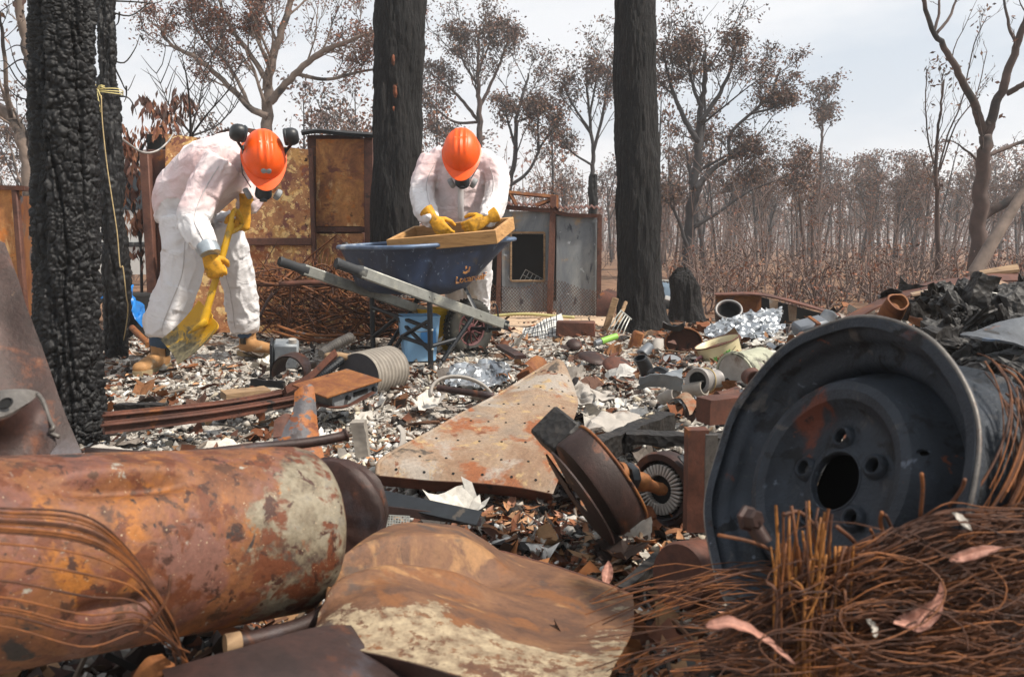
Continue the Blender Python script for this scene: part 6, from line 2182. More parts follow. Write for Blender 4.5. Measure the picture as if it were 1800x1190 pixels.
# ---- fan of rusty wires in front of the tank
tg = thing('wire_fan', 'fan of thin rusty wires arching in front of the rusted tank', 'wire bundle', at(320, 1150, 0.86))
rw = random.Random(31)
ends = [(0, 893), (0, 900), (0, 907), (0, 914), (0, 921), (0, 928), (0, 936), (0, 955), (0, 985), (0, 1020), (0, 1049), (0, 1066), (0, 1079), (0, 1100), (0, 902), (0, 917), (0, 932), (0, 1071)]
for k, (x0, y0) in enumerate(ends):
    ex, ey = 318 + rw.uniform(-14, 16), 1150 + rw.uniform(-10, 25)
    bulge = (y0 - 893) / 200
    P = curve([at(-160, y0 - 2 + 10 * bulge, 0.64), at(x0, y0, 0.70), at(150, y0 + 14 + 22 * bulge, 0.75), at(235 + 10 * bulge, y0 + (1150 - y0) * 0.36 - 8, 0.79), at(300 + rw.uniform(-6, 6), y0 + (1150 - y0) * 0.75, 0.83), at(ex, ey, 0.87)], 26)
    part('wire', Geo().tube(P, 0.0010 + 0.0004 * rw.random(), 5), MT['wire'] if k % 3 else MT['wire_dark'], tg, angle=180)
P = curve([at(245, 1116, 0.77), at(290, 1060, 0.775), at(300, 1010, 0.78)], 8)
part('binding', Geo().tube(P, 0.0018, 6), MT['wire_dark'], tg, angle=180)

# ---- curved rusted body panel, bottom centre
ctl = [
    [at(590, 1075, 1.10), at(640, 990, 1.22), at(692, 948, 1.33), at(790, 954, 1.37), at(880, 970, 1.37), at(965, 993, 1.34), at(1045, 1018, 1.30), at(1112, 1046, 1.26)],
    [at(575, 1090, 1.07), at(610, 1030, 1.15), at(700, 984, 1.24), at(800, 984, 1.28), at(890, 1008, 1.28), at(975, 1030, 1.25), at(1052, 1050, 1.22), at(1114, 1066, 1.19)],
    [at(562, 1098, 1.02), at(600, 1032, 1.08), at(690, 1004, 1.14), at(795, 1012, 1.17), at(880, 1042, 1.17), at(965, 1066, 1.15), at(1045, 1084, 1.13), at(1114, 1092, 1.11)],
    [at(552, 1106, 0.98), at(600, 1072, 1.01), at(690, 1040, 1.05), at(780, 1062, 1.06), at(870, 1096, 1.06), at(950, 1116, 1.05), at(1030, 1120, 1.05), at(1108, 1118, 1.04)],
    [at(546, 1112, 0.95), at(610, 1124, 0.93), at(690, 1134, 0.92), at(780, 1146, 0.91), at(860, 1160, 0.91), at(930, 1172, 0.91), at(1010, 1172, 0.92), at(1085, 1160, 0.94)],
    [at(548, 1114, 0.94), at(620, 1140, 0.90), at(700, 1158, 0.88), at(780, 1180, 0.86), at(850, 1200, 0.85), at(920, 1216, 0.85), at(1000, 1212, 0.86), at(1070, 1190, 0.88)]]
P = patch(ctl, 90, 130)
q = P.reshape(-1, 3)
uu = np.repeat(np.linspace(0, 1, 91)[:, None], 131, 1); vv_ = np.repeat(np.linspace(0, 1, 131)[None], 91, 0)
fade = 1 - sstep(0.42, 0.68, vv_)
uc = 0.27 + 0.05 * np.sin(vv_ * 5)
step = fade * (0.046 * (1 - sstep(uc - 0.03, uc + 0.02, uu)) * sstep(0, 0.14, uu) - 0.022 * np.exp(-((uu - uc - 0.05) / 0.04) ** 2) + 0.016 * np.exp(-((uu - uc - 0.16) / 0.05) ** 2)) + 0.012 * np.exp(-((uu - 0.62 - 0.1 * vv_) / 0.09) ** 2) * np.sin(np.pi * vv_)
P[..., 2] += step; P[..., 1] += 0.4 * step
q = P.reshape(-1, 3)
q[:, 2] += 0.0025 * fbm(q * 14, 4, 3) + 0.0006 * fbm(q * 80, 9, 3)
m_ = Mat('scorched_panel_paint', 0.68, 0.1, 0.4)
base = m_.noise(6, 9, 0.7, 0.8, (1, 1.5, 1))
m_.col = m_.ramp(base, [(0.28, '#4a372b'), (0.42, '#6c4c39'), (0.54, '#835c41'), (0.68, '#986f4a')])
m_.layer('#a87c52', 6, 0.56, 0.64, aniso=(0.8, 1.8, 1), loc=(3, 1, 0), dist=1.2); m_.layer('#8a5a36', 9, 0.55, 0.63, loc=(7, 1, 2))
flake = m_.mask(m_.noise(55, 8, 0.75, 0.0, loc=(1, 2, 3)), 0.40, 0.48)
zone = m_.mask(m_.noise(5.0, 10, 0.72, 0.3, loc=(0.35, 2.2, 5.1)), 0.525, 0.55)
sp2 = m_.N('ShaderNodeSeparateXYZ'); m_.L(m_.co, sp2.inputs[0])
zone = m_.mask(m_.math('SUBTRACT', m_.noise(6.0, 10, 0.72, 0.3, loc=(0.35, 2.2, 5.1)), m_.math('MULTIPLY', sp2.outputs[1], 0.75)), 0.535, 0.56)
m_.col = m_.mix(m_.math('MULTIPLY', flake, zone), m_.col, m_.ramp(m_.noise(50, 5), [(0.35, '#8d7860'), (0.65, '#c4b090')]))
m_.layer('#514742', 8, 0.6, 0.7, loc=(8, 3, 1), amount=0.8)
fine = m_.noise(130, 5, 0.7)
m_.col = m_.mix(0.5, m_.col, m_.ramp(fine, [(0.3, 0.5), (0.5, 0.92), (0.7, 1.2)]), 'MULTIPLY')
m_.bump(base, 0.25, 0.008); m_.bump(m_.math('MULTIPLY', flake, zone), 0.35, 0.003); m_.bump(fine, 0.45, 0.002)
pan = thing('car_panel', 'curved rusted car body panel with flaking cream paint at the bottom centre', 'car panel', at(830, 1110, 1.05))
part('skin', Geo().grid(P, 0.0022), m_.done(0.72), pan, angle=70)
edge = [Vector(p) for p in P[0]]
part('rolled_edge', Geo().tube(edge, 0.0028, 6), MT['brown_rust'], pan, angle=180)
edge = [Vector(p) for p in P[-1]]
part('folded_flange', Geo().grid(np.array([[list(p + V(0, 0.004 * k, -0.011 * k)) for p in edge] for k in range(4)]), 0.002), MT['dark_rust'], pan)

# dark plates and pipe below it
P = patch([[at(285, 1178, 0.80), at(420, 1140, 0.83), at(560, 1102, 0.92), at(640, 1100, 0.98)], [at(300, 1215, 0.76), at(450, 1190, 0.78), at(600, 1175, 0.84), at(700, 1170, 0.9)], [at(310, 1260, 0.74), at(470, 1260, 0.75), at(620, 1250, 0.8), at(740, 1240, 0.86)]], 14, 24)
solo('scrap_sheet', Geo().grid(P, 0.002), MT['dark_rust'], 'dark purple brown scrap sheet under the curved car panel at the bottom edge', 'metal sheet')
a = [at(398, 1132, 0.96), at(470, 1118, 0.99), at(560, 1085, 1.05), at(640, 1010, 1.16)]
g = Geo().tube(curve(a, 16), 0.0125, 14)
pp_ = thing('grey_pipe', 'grey pipe with pale tan end sticking out below the rusted tank', 'pipe', at(398, 1150, 0.96))
part('tube', g, MT['dark_rust'], pp_)
d_ = (a[1] - a[0]).normalized()
part('pipe_end', Geo().tube([a[0] - d_ * 0.002, a[0] + d_ * 0.018], 0.0135, 14), MT['old_wood'], pp_)
g = Geo()
P = patch([[at(232, 1195, 0.86), at(255, 1158, 0.86), at(285, 1150, 0.87)], [at(240, 1220, 0.85), at(280, 1190, 0.86), at(310, 1170, 0.88)]], 8, 12)
solo('curled_scrap', Geo().grid(P, 0.004), MT['orange_rust'], 'curled tan scrap under the wire fan at the bottom edge', 'scrap')

# ---- left edge: dark plate and bracket
P = patch([[at(-120, 395, 1.62), at(-40, 410, 1.66), at(8, 428, 1.68)], [at(-140, 560, 1.5), at(-20, 575, 1.58), at(62, 580, 1.62)], [at(-150, 700, 1.4), at(0, 715, 1.5), at(110, 712, 1.56)], [at(-160, 830, 1.3), at(20, 835, 1.42), at(158, 832, 1.5)]], 40, 30)
q = P.reshape(-1, 3); q[:, 1] += 0.012 * fbm(q * 7, 3, 3)
solo('steel_plate', Geo().grid(P, 0.004), MT['dark_rust'], 'large dark purple rusted steel plate standing at the left edge', 'metal plate')
bk_ = thing('bent_bracket', 'dark bent steel bracket with a bolt hole at the left edge above the tank', 'bracket', at(40, 800, 1.08))
P = patch([[at(-80, 705, 1.02), at(0, 688, 1.06), at(45, 686, 1.08), at(66, 690, 1.10)], [at(-80, 740, 0.96), at(0, 735, 1.0), at(40, 715, 1.04), at(60, 700, 1.08)]], 8, 14)
part('top_plate', Geo().grid(P, 0.004), MT['rim_edge'], bk_)
P = patch([[at(-80, 742, 0.97), at(0, 738, 1.0), at(40, 716, 1.04), at(64, 700, 1.08)], [at(-80, 775, 0.98), at(0, 780, 1.01), at(50, 765, 1.04), at(88, 742, 1.06)], [at(-80, 830, 0.98), at(0, 840, 1.0), at(60, 830, 1.02), at(100, 780, 1.05)]], 12, 16)
part('front_plate', Geo().grid(P, 0.004), MT['dark_rust'], bk_)
part('torn_edge', Geo().tube(curve([at(66, 692, 1.09), at(76, 706, 1.08), at(88, 740, 1.06), at(94, 752, 1.05), at(88, 760, 1.05), at(104, 768, 1.05)], 16), 0.003, 6), MT['rim_edge'], bk_, angle=180)
hc = at(12, 714, 1.02)
part('bolt_hole', Geo().lathe([(0, 0.0), (0.007, 0.0), (0.0085, 0.002), (0.010, 0.0005)], 16, axes(hc + V(0, -0.002, 0.004), z=V(0.0, -0.7, 0.7))), MT['black_void'], bk_)

# ---- black pipe and orange bracket behind the tank
g = Geo().tube(curve([at(150, 796, 1.45), at(300, 802, 1.5), at(440, 788, 1.58), at(540, 778, 1.64), at(596, 768, 1.68), at(610, 764, 1.69)], 26), [0.0115] * 22 + [0.012, 0.013, 0.016, 0.017, 0.014], 12)
solo('black_pipe', g, MT['dark_rust'], 'long black pipe lying just above the rusted tank', 'pipe', angle=180)
P = patch([[at(518, 690, 1.86), at(532, 678, 1.87), at(546, 676, 1.88), at(552, 682, 1.88)], [at(516, 720, 1.84), at(530, 715, 1.84), at(546, 715, 1.85), at(555, 718, 1.86)], [at(505, 745, 1.80), at(525, 745, 1.80), at(545, 745, 1.82), at(557, 745, 1.84)], [at(480, 775, 1.76), at(515, 775, 1.76), at(545, 775, 1.78), at(562, 775, 1.80)], [at(476, 815, 1.72), at(515, 815, 1.72), at(550, 815, 1.74), at(572, 815, 1.76)]], 30, 16)
ob = thing('orange_bracket', 'upright steel bracket with orange rust flakes standing behind the black pipe', 'bracket', at(520, 800, 1.76))
part('upright', Geo().grid(P, 0.005), MT['flaked_steel'], ob)
P = patch([[at(482, 740, 1.80), at(500, 728, 1.82), at(514, 730, 1.84)], [at(480, 770, 1.76), at(500, 768, 1.77), at(512, 770, 1.78)]], 6, 8)
part('side_lug', Geo().grid(P, 0.005), MT['brown_rust'], ob)
# rag-like ash lump and small sticks right of the left trunk
g = Geo()
P = patch([[at(140, 800, 1.55), at(160, 786, 1.57), at(195, 784, 1.6), at(230, 790, 1.62)], [at(138, 818, 1.52), at(165, 806, 1.53), at(200, 802, 1.56), at(236, 806, 1.58)]], 16, 24)
q = P.reshape(-1, 3); q += 0.008 * np.stack([fbm(q * 40, 3, 3), fbm(q * 40, 4, 3), 1.5 * fbm(q * 40, 5, 3)], 1)
solo('ash_rag', Geo().grid(P, 0.004), MT['clay'], 'crumpled grey rag of ash at the foot of the nearest black trunk', 'rag')

# ---- perforated folded sheet in the middle
ctl = [
    [at(663, 836, 1.98), at(745, 843, 1.98), at(830, 848, 1.97), at(910, 856, 1.96), at(972, 868, 1.95)],
    [at(672, 808, 2.02), at(752, 815, 2.02), at(835, 818, 2.02), at(920, 822, 2.01), at(985, 832, 2.0)],
    [at(735, 772, 2.14), at(800, 778, 2.14), at(865, 780, 2.14), at(935, 782, 2.13), at(992, 786, 2.12)],
    [at(800, 736, 2.30), at(850, 738, 2.29), at(900, 740, 2.29), at(955, 742, 2.28), at(1006, 745, 2.27)],
    [at(862, 703, 2.48), at(900, 700, 2.46), at(940, 700, 2.45), at(980, 705, 2.44), at(1016, 712, 2.43)],
    [at(920, 668, 2.66), at(942, 664, 2.64), at(966, 664, 2.62), at(990, 672, 2.6), at(1012, 690, 2.58)],
    [at(966, 640, 2.82), at(974, 634, 2.80), at(982, 632, 2.78), at(992, 640, 2.75), at(1004, 668, 2.7)]]
P = patch(ctl, 60, 60)
q = P.reshape(-1, 3); q[:, 2] += 0.004 * fbm(q * 6, 3, 3)
pf = thing('perforated_sheet', 'folded pale rusted sheet dotted with small holes in the middle of the ash', 'metal sheet', at(830, 850, 2.0))
part('skin', Geo().grid(P, 0.003), MT['sheet'], pf, angle=60)
front = [Vector(p) for p in P[0]]
part('front_lip', Geo().grid(np.array([[list(p + V(0, 0.01 * k, -0.012 * k)) for p in front] for k in range(4)]), 0.003), MT['brown_rust'], pf)
side = [Vector(P[i, 0]) for i in range(len(P))]
part('top_hem', Geo().tube(side, 0.007, 8), MT['sheet'], pf, angle=180)
g = Geo()
N_ = np.cross(np.gradient(P, axis=0), np.gradient(P, axis=1)); N_ /= np.linalg.norm(N_, axis=2, keepdims=True)
for a in range(5, 60, 8):
    for b in range(6, 60, 9):
        bb = min(59, b + (4 if (a // 8) % 2 else 0))
        c = Vector(P[a, bb]); nn_ = Vector(N_[a, bb])
        if nn_.z < 0: nn_ = -nn_
        g.lathe([(0.0, 0.0005), (0.0026, 0.0005), (0.0033, 0.001), (0.004, 0.0)], 10, axes(c + nn_ * 0.0022, z=nn_))
part('hole', g, MT['black_void'], pf, kind='stuff')
# rusty cup-like end above the sheet
g = Geo().lathe([(0.05, 0.0), (0.052, 0.05), (0.045, 0.09), (0.03, 0.11)], 26, frame_between(at(925, 660, 2.95), at(955, 635, 3.05)), a0=0, a1=4.6)
solo('curled_tin', g, MT['orange_rust'], 'curled orange rusted tin behind the tip of the perforated sheet', 'tin')

# ---- steel wheel rim
rc_ = at(1438, 832, 1.0)
RN = V(-0.865, -0.28, 0.41).normalized()
M = axes(rc_, z=RN, x=V(0, 0, 1)) @ Matrix.Scale(1.085, 4)
barrel = [(0.196, 0.004), (0.204, 0.006), (0.2075, 0.002), (0.2070, -0.005), (0.199, -0.008), (0.190, -0.012), (0.1865, -0.022), (0.184, -0.029), (0.178, -0.034), (0.166, -0.038), (0.160, -0.048), (0.1565, -0.070), (0.158, -0.095), (0.170, -0.112), (0.184, -0.126), (0.187, -0.148), (0.194, -0.160), (0.206, -0.166), (0.2075, -0.174), (0.200, -0.178)]
inner = [(r - 0.0035, z - 0.001) for r, z in barrel[::-1]]
rm = thing('wheel_rim', 'burnt bare steel car wheel rim with five lug holes on a heap of rusty wire', 'wheel rim', rc_ - V(0, 0, 0.2))
g = Geo().lathe(barrel + inner, 128, M, close=True)
def rim_warp(v):
    q = v - np.array(rc_)
    a = np.arctan2(q @ np.array(M.to_3x3() @ Vector((0, 1, 0))), q @ np.array(M.to_3x3() @ Vector((1, 0, 0))))
    rr = np.linalg.norm(q, axis=1)
    w = sstep(0.15, 0.2, rr)
    k = 0.004 * np.sin(2 * a + 0.5) + 0.0025 * np.sin(7 * a) * np.exp(-((a - 1.6) / 0.7) ** 2) + 0.0022 * np.sin(9 * a + 1)
    return v + np.array(RN)[None] * (k * w)[:, None]
part('barrel', g.warp(rim_warp), MT['rim'], rm, angle=60)
lip = [M @ Vector((0.2065 * math.cos(a), 0.2065 * math.sin(a), 0.003)) for a in np.linspace(0, 2 * math.pi, 120, endpoint=False)]
part('flange_edge', Geo().tube(lip, 0.0028, 8, closed=True).warp(rim_warp), MT['rim_edge'], rm, angle=180)
disc_t = [(0.0365, -0.040), (0.0385, -0.0365), (0.043, -0.037), (0.050, -0.041), (0.062, -0.042), (0.078, -0.042), (0.086, -0.040), (0.094, -0.031), (0.102, -0.018), (0.113, -0.0135), (0.124, -0.016), (0.134, -0.029), (0.142, -0.047), (0.148, -0.058), (0.1545, -0.066)]
disc_t = [(r, z + 0.008) for r, z in disc_t]
disc_b = [(r, z - 0.0055) for r, z in disc_t[::-1]]
g = Geo().lathe(disc_t + disc_b, 160, M, close=True)
# lug holes, hand hole and valve hole are cut right through
cut = bpy.data.meshes.new('cut')
gc_ = Geo()
lugs = []
for k in range(5):
    a = R(90 - 18) + 2 * math.pi * k / 5 - R(54)
    c = Vector((0.0575 * math.cos(a), 0.0575 * math.sin(a), 0)); lugs.append(c)
    gc_.lathe([(0, 0.03), (0.0092, 0.03), (0.0092, -0.08), (0, -0.08)], 20, M @ Matrix.Translation(c))
for a, r_, rad_ in ((R(205), 0.118, 0.0042), (R(60), 0.131, 0.004), (R(300), 0.131, 0.004)):
    gc_.lathe([(0, 0.03), (rad_, 0.03), (rad_, -0.08), (0, -0.08)], 14, M @ Matrix.Translation((r_ * math.cos(a), r_ * math.sin(a), 0)))
def weld(g_):
    b_ = bmesh.new()
    vs = [b_.verts.new(p) for p in g_.verts()]
    for f_ in g_.f:
        try: b_.faces.new([vs[i] for i in f_])
        except ValueError: pass
    bmesh.ops.remove_doubles(b_, verts=b_.verts, dist=1e-6)
    bmesh.ops.recalc_face_normals(b_, faces=b_.faces)
    me = bpy.data.meshes.new('w'); b_.to_mesh(me); b_.free()
    return me
co_ = bpy.data.objects.new('cut', weld(gc_)); COL.objects.link(co_)
do_ = bpy.data.objects.new('disc_tmp', weld(g)); COL.objects.link(do_)
bo = do_.modifiers.new('b', 'BOOLEAN'); bo.operation = 'DIFFERENCE'; bo.solver = 'EXACT'; bo.object = co_
dg = bpy.context.evaluated_depsgraph_get(); dg.update()
e = bpy.data.meshes.new_from_object(do_.evaluated_get(dg))
g = Geo().add([v.co.copy() for v in e.vertices], [list(p.vertices) for p in e.polygons])
for o_ in (co_, do_): bpy.data.objects.remove(o_)
part('disc', g, MT['rim'], rm, angle=35)
for c in lugs:
    part('lug_boss', Geo().lathe([(0.0092, -0.046), (0.0094, -0.034), (0.0112, -0.0325), (0.0150, -0.0355), (0.0165, -0.0425)], 26, M @ Matrix.Translation(c + V(0, 0, 0.008))), MT['rim'], rm)
ring = [M @ Vector((0.0385 * math.cos(a), 0.0385 * math.sin(a), -0.0284)) for a in np.linspace(0, 2 * math.pi, 60, endpoint=False)]
part('bore_edge', Geo().tube(ring, 0.0016, 6, closed=True), MT['rim'], rm, angle=180)
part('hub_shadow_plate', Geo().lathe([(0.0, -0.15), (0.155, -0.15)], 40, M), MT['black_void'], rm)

# wires wound behind the rim
rw = random.Random(77)
wd = thing('tyre_wire', 'coil of rusty tyre wire wound behind the burnt wheel rim', 'wire coil', rc_ - RN * 0.2 - V(0, 0, 0.2))
gA, gB = Geo(), Geo()
for k in range(620):
    zz = rw.uniform(-0.045, -0.34); r0 = rw.uniform(0.20, 0.255) if zz < -0.12 else rw.uniform(0.195, 0.212)
    a0 = rw.uniform(-2.7, -1.25); a1 = min(a0 + rw.uniform(0.6, 1.6), -0.45 + rw.uniform(-0.25, 0.2))
    ph = rw.uniform(0, 6)
    P = []
    for t in np.linspace(0, 1, 14):
        a = a0 + (a1 - a0) * t
        r = r0 + 0.02 * math.sin(2.2 * a + ph)
        P.append(M @ Vector((r * math.cos(a), r * math.sin(a), zz + 0.035 * math.sin(a * 1.3 + ph) - 0.06 * t)))
    (gA if k % 2 else gB).tube(P, rw.uniform(0.0008, 0.0018), 4, cap=False)
part('strand', gA, MT['wire'], wd, angle=180, kind='stuff'); part('dark_strand', gB, MT['wire_dark'], wd, angle=180, kind='stuff')

def wire_heap(name, label, n, path_fn, mats, r=(0.0005, 0.0011), base=None, individual=0):
    t = thing(name, label, 'wire bundle', base)
    gs_ = [Geo() for _ in mats]
    for k in range(n):
        P = path_fn(k)
        rr = rw.uniform(*r)
        if k < individual:
            part('wire', Geo().tube(P, rr, 5), MT[mats[k % len(mats)]], t, angle=180)
        else:
            gs_[k % len(mats)].tube(P, rr, 4, cap=False)
    for nm, g_, m_ in zip(('strand', 'dark_strand', 'orange_strand', 'black_strand'), gs_, mats):
        if g_.n: part(nm, g_, MT[m_], t, angle=180, kind='stuff')
    return t
def flow(k):
    y0 = rw.uniform(915, 1205); x0 = rw.uniform(1230, 1600)
    d = 0.745 + (1190 - y0) / 290 * 0.05 + max(0, x0 - 1480) / 300 * (1190 - y0) / 290 * 0.06 + rw.uniform(-0.03, 0.03)
    rise = rw.uniform(0.1, 0.32) * (1 if y0 < 1080 else 0.35)
    x1 = x0 + rw.uniform(220, 520)
    ym = lambda x: y0 - (x - x0) * rise * (1 - 0.25 * (x - x0) / 500) + rw.uniform(-20, 20)
    top_ = rw.uniform(885, 965)
    lim = lambda x, y: max(y, top_ + max(0, 1650 - x) * 0.50)
    xs_ = [x0 + (x1 - x0) * j / 7 for j in range(8)]
    return curve([at(x, lim(x, ym(x)), d + rw.uniform(-0.016, 0.016)) + V(rw.gauss(0, .003), 0, rw.gauss(0, .003)) for x in xs_], 16)
wire_heap('tyre_wire', 'thick mat of rusty tyre wire sweeping across the lower right corner', 430, flow, ('wire_dark', 'wire', 'wire_dark', 'wire_dark'), base=at(1560, 1185, 0.85))
def loops(k):
    c = at(rw.uniform(1330, 1800), rw.uniform(990, 1180), rw.uniform(0.70, 0.76)); r_ = rw.uniform(0.03, 0.10); a0 = rw.uniform(0, 6.28); sp_ = rw.uniform(1.5, 5.0)
    e1_ = V(1, rw.uniform(-.3, .3), rw.uniform(-.3, .3)).normalized(); e2_ = V(rw.uniform(-.4, .4), 0.35, rw.uniform(0.4, 1)).normalized()
    return [c + e1_ * (r_ * math.cos(a0 + sp_ * t)) + e2_ * (0.5 * r_ * math.sin(a0 + sp_ * t)) + V(rw.gauss(0, .001), 0, rw.gauss(0, .001)) for t in np.linspace(0, 1, 16)]
wire_heap('tyre_wire', 'loose curls of rusty wire lying on the wire mat in the lower right corner', 20, loops, ('wire', 'wire_dark', 'wire_dark'), base=at(1600, 1150, 0.75))
def flow2(k):
    y0 = rw.uniform(1010, 1200); x0 = rw.uniform(1080, 1350); d = 0.86 + (1190 - y0) / 200 * 0.16 + rw.uniform(-.03, .02)
    return curve([at(x0 - 60, y0 + rw.uniform(-10, 50), d), at(x0 + 60, y0 - rw.uniform(-5, 35), d), at(x0 + 190, y0 - rw.uniform(-10, 45), d), at(x0 + 330, y0 + rw.uniform(-40, 40), d)], 10)
wire_heap('tyre_wire', 'sparse rusty wires straggling under the wheel rim towards the car panel', 80, flow2, ('wire', 'wire_dark'), base=at(1200, 1185, 0.9))
def tuft(k):
    x0 = rw.gauss(1428, 34); x0 = min(max(x0, 1352), 1492); tx = 1428 + (x0 - 1428) * rw.uniform(0.3, 1.3) + rw.gauss(0, 18)
    y1 = rw.choice([rw.uniform(925, 985), rw.uniform(880, 940), rw.uniform(980, 1060)])
    if x0 > 1450: y1 = max(y1, 960)
    d = 0.745 + rw.uniform(-0.015, 0.03)
    return curve([at(x0, 1190, d), at(x0 + rw.gauss(0, 5), 1110, d), at((x0 + tx) / 2 + rw.gauss(0, 6), 1040, d + 0.01), at(tx, y1, d + 0.015)], 9)
wire_heap('wire_tuft', 'upright tuft of orange rusty wires in front of the wheel rim', 85, tuft, ('wire_orange', 'wire', 'wire_orange', 'wire_dark'), (0.0010, 0.0019), at(1430, 1190, 0.8), individual=60)
def strays(k):
    s = [[(1618, 908), (1622, 860), (1620, 832)], [(1668, 890), (1690, 860), (1696, 842)], [(1560, 965), (1548, 920), (1550, 900)], [(1580, 955), (1562, 915), (1556, 905)], [(1545, 970), (1535, 940), (1530, 930)], [(1440, 930), (1405, 900), (1375, 905)],
         [(1390, 985), (1330, 955), (1262, 940)], [(1400, 1000), (1310, 1005), (1215, 1035)], [(1690, 960), (1720, 940), (1745, 925)], [(1530, 990), (1500, 950), (1470, 925)]][k % 10]
    return curve([at(x, y, 0.79 - 0.008 * j) for j, (x, y) in enumerate(s)], 8)
wire_heap('stray_wire', 'loose rusty wires poking up in front of the wheel rim', 10, strays, ('wire', 'wire_dark'), (0.0016, 0.0024), at(1560, 960, 0.87), individual=10)
# burnt bolt bracket among the wires
bb = thing('burnt_bolt', 'burnt bolt and washer caught in the wires at the lower left of the rim', 'bolt', at(1322, 920, 0.88))
Mb = axes(at(1322, 912, 0.80), z=V(0.5, -0.8, 0.2))
part('head', Geo().lathe([(0, 0.009), (0.009, 0.009), (0.011, 0.006), (0.011, -0.003), (0.015, -0.005), (0.015, -0.008), (0, -0.008)], 6, Mb), MT['dark_rust'], bb, smooth=False)
part('shank', Geo().tube([at(1322, 918, 0.81), at(1345, 955, 0.80)], 0.009, 10), MT['dark_rust'], bb)

# gum leaves on the wires
def gum_leaf(name, pts, w, mat, label, curl=0.3, up=None):
    n, m = 36, 9
    C = curve(pts, n)
    P = np.zeros((n + 1, m, 3)); cl = np.zeros((n + 1, m, 3))
    hi, lo, ed = [np.array(lin(c)[:3]) for c in (('#c4bcb0', '#a89f94', '#6d655c') if name == 'ash_chip' else ('#b0806e', '#8e5c4c', '#4a2c22'))]
    sd = len(label)
    for i, c in enumerate(C):
        t = (C[min(i + 1, n)] - C[max(i - 1, 0)]).normalized()
        u_ = Vector(up) if up is not None else V(0.2, -0.6, 0.8)
        s = t.cross(u_).normalized(); nn_ = s.cross(t)
        tw = 0.5 * math.sin(i / n * 3 + sd)
        s, nn_ = s * math.cos(tw) + nn_ * math.sin(tw), nn_ * math.cos(tw) - s * math.sin(tw)
        ww = w * (math.sin(math.pi * min(1, (i / n) ** 0.72)) ** 0.8 * 0.95 + 0.04)
        for j in range(m):
            k = (j - m // 2) / (m // 2)
            wav = 1 + 0.10 * n1(i * 0.35, k * 3, sd)
            P[i, j] = c + s * ww * k * wav + nn_ * (abs(k) ** 1.3 * ww * curl + ww * 0.10 * math.sin(i * 0.8 + sd) * abs(k) + (-0.04 * w if j == m // 2 else 0))
            q = max(0, abs(k) - 0.6) / 0.4
            v_ = 0.5 + 0.5 * n1(i * 0.16, k * 1.5, sd + 3)
            col = lo * (1 - v_) + hi * v_
            if j == m // 2: col = hi * 1.15
            elif (i + abs(j - m // 2)) % 4 == 0: col = col * 0.86
            q = max(q * (0.4 + 0.6 * v_), (max(0, i / n - 0.8) / 0.2) ** 2)
            cl[i, j] = col * (1 - q) + ed * q
    g = Geo().grid(P, 0.0007)
    g.c = [np.vstack([cl.reshape(-1, 3)] * 2)]
    return solo(name, g, MT['gum'], label, 'leaf' if name == 'gum_leaf' else 'ash chip', angle=180)
gum_leaf('gum_leaf', [at(1240, 1100, 0.735), at(1290, 1098, 0.725), at(1345, 1126, 0.72), at(1398, 1168, 0.71)], 0.0095, MT['pink_leaf'], 'long pinkish curled gum leaf lying on the wires left of the wire tuft')
gum_leaf('gum_leaf', [at(1570, 1096, 0.73), at(1605, 1096, 0.73), at(1640, 1062, 0.735), at(1655, 1018, 0.74)], 0.0105, MT['pink_leaf'], 'reddish folded gum leaf lying on the wires right of the wire tuft', 0.6)
gum_leaf('ash_chip', [at(1668, 896, 0.77), at(1690, 915, 0.765), at(1708, 932, 0.76)], 0.005, MT['clay'], 'small white ash chip on the wires below the right edge of the rim')
gum_leaf('gum_leaf', [at(1668, 985, 0.74), at(1720, 970, 0.74), at(1765, 962, 0.74)], 0.006, MT['leaf'], 'narrow tan leaf half buried in wires at the right edge')
gum_leaf('ash_chip', [at(1522, 1088, 0.73), at(1532, 1102, 0.728), at(1540, 1120, 0.725)], 0.008, MT['clay'], 'pale curled ash chip beside the reddish folded leaf')
gum_leaf('gum_leaf', [at(1062, 1030, 1.38), at(1068, 1005, 1.4), at(1070, 985, 1.42)], 0.011, MT['leaf'], 'upright tan leaf standing in the rubble right of the car panel')

# ---- burnt motor with split drum
mo = thing('burnt_motor', 'burnt electric motor with split dark drum and exposed winding left of the wheel rim', 'motor', at(1060, 940, 1.62))
c0, c1 = at(1012, 868, 1.60), at(1062, 838, 1.70)
M = axes(at(1034, 862, 1.60), z=V(0.80, 0.32, 0.50), x=V(-0.62, 0.15, 0.76))
dr = 0.119
g = Geo().lathe([(0.0, 0.0), (dr * 0.97, 0.0), (dr, 0.006), (dr, 0.066), (dr * 0.97, 0.07), (0, 0.07)], 48, M @ Matrix.Diagonal((1, 0.62, 1, 1)))
part('drum', g, MT['dark_rust'], mo)
g = Geo().lathe([(dr * 0.3, -0.026), (dr * 1.02, -0.022), (dr * 1.03, -0.026), (dr * 0.3, -0.03)], 48, M @ Matrix.Diagonal((1, 0.64, 1, 1)), a0=0.35, a1=5.9, close=True)
part('split_cover', g, MT['dark_rust'], mo)
part('rim_band', Geo().tube([M @ Vector((dr * math.cos(a), dr * 0.62 * math.sin(a), 0.068)) for a in np.linspace(0, 2 * math.pi, 60, endpoint=False)], 0.0035, 6, closed=True), MT['orange_rust'], mo, angle=180)
M2 = axes(at(985, 765, 1.72), x=V(0.75, 0.3, 0.55), z=V(-0.5, -0.6, 0.75))
part('mount_block', Geo().box(M2, 0.085, 0.10, 0.07, 0.006), MT['char_wood'], mo)
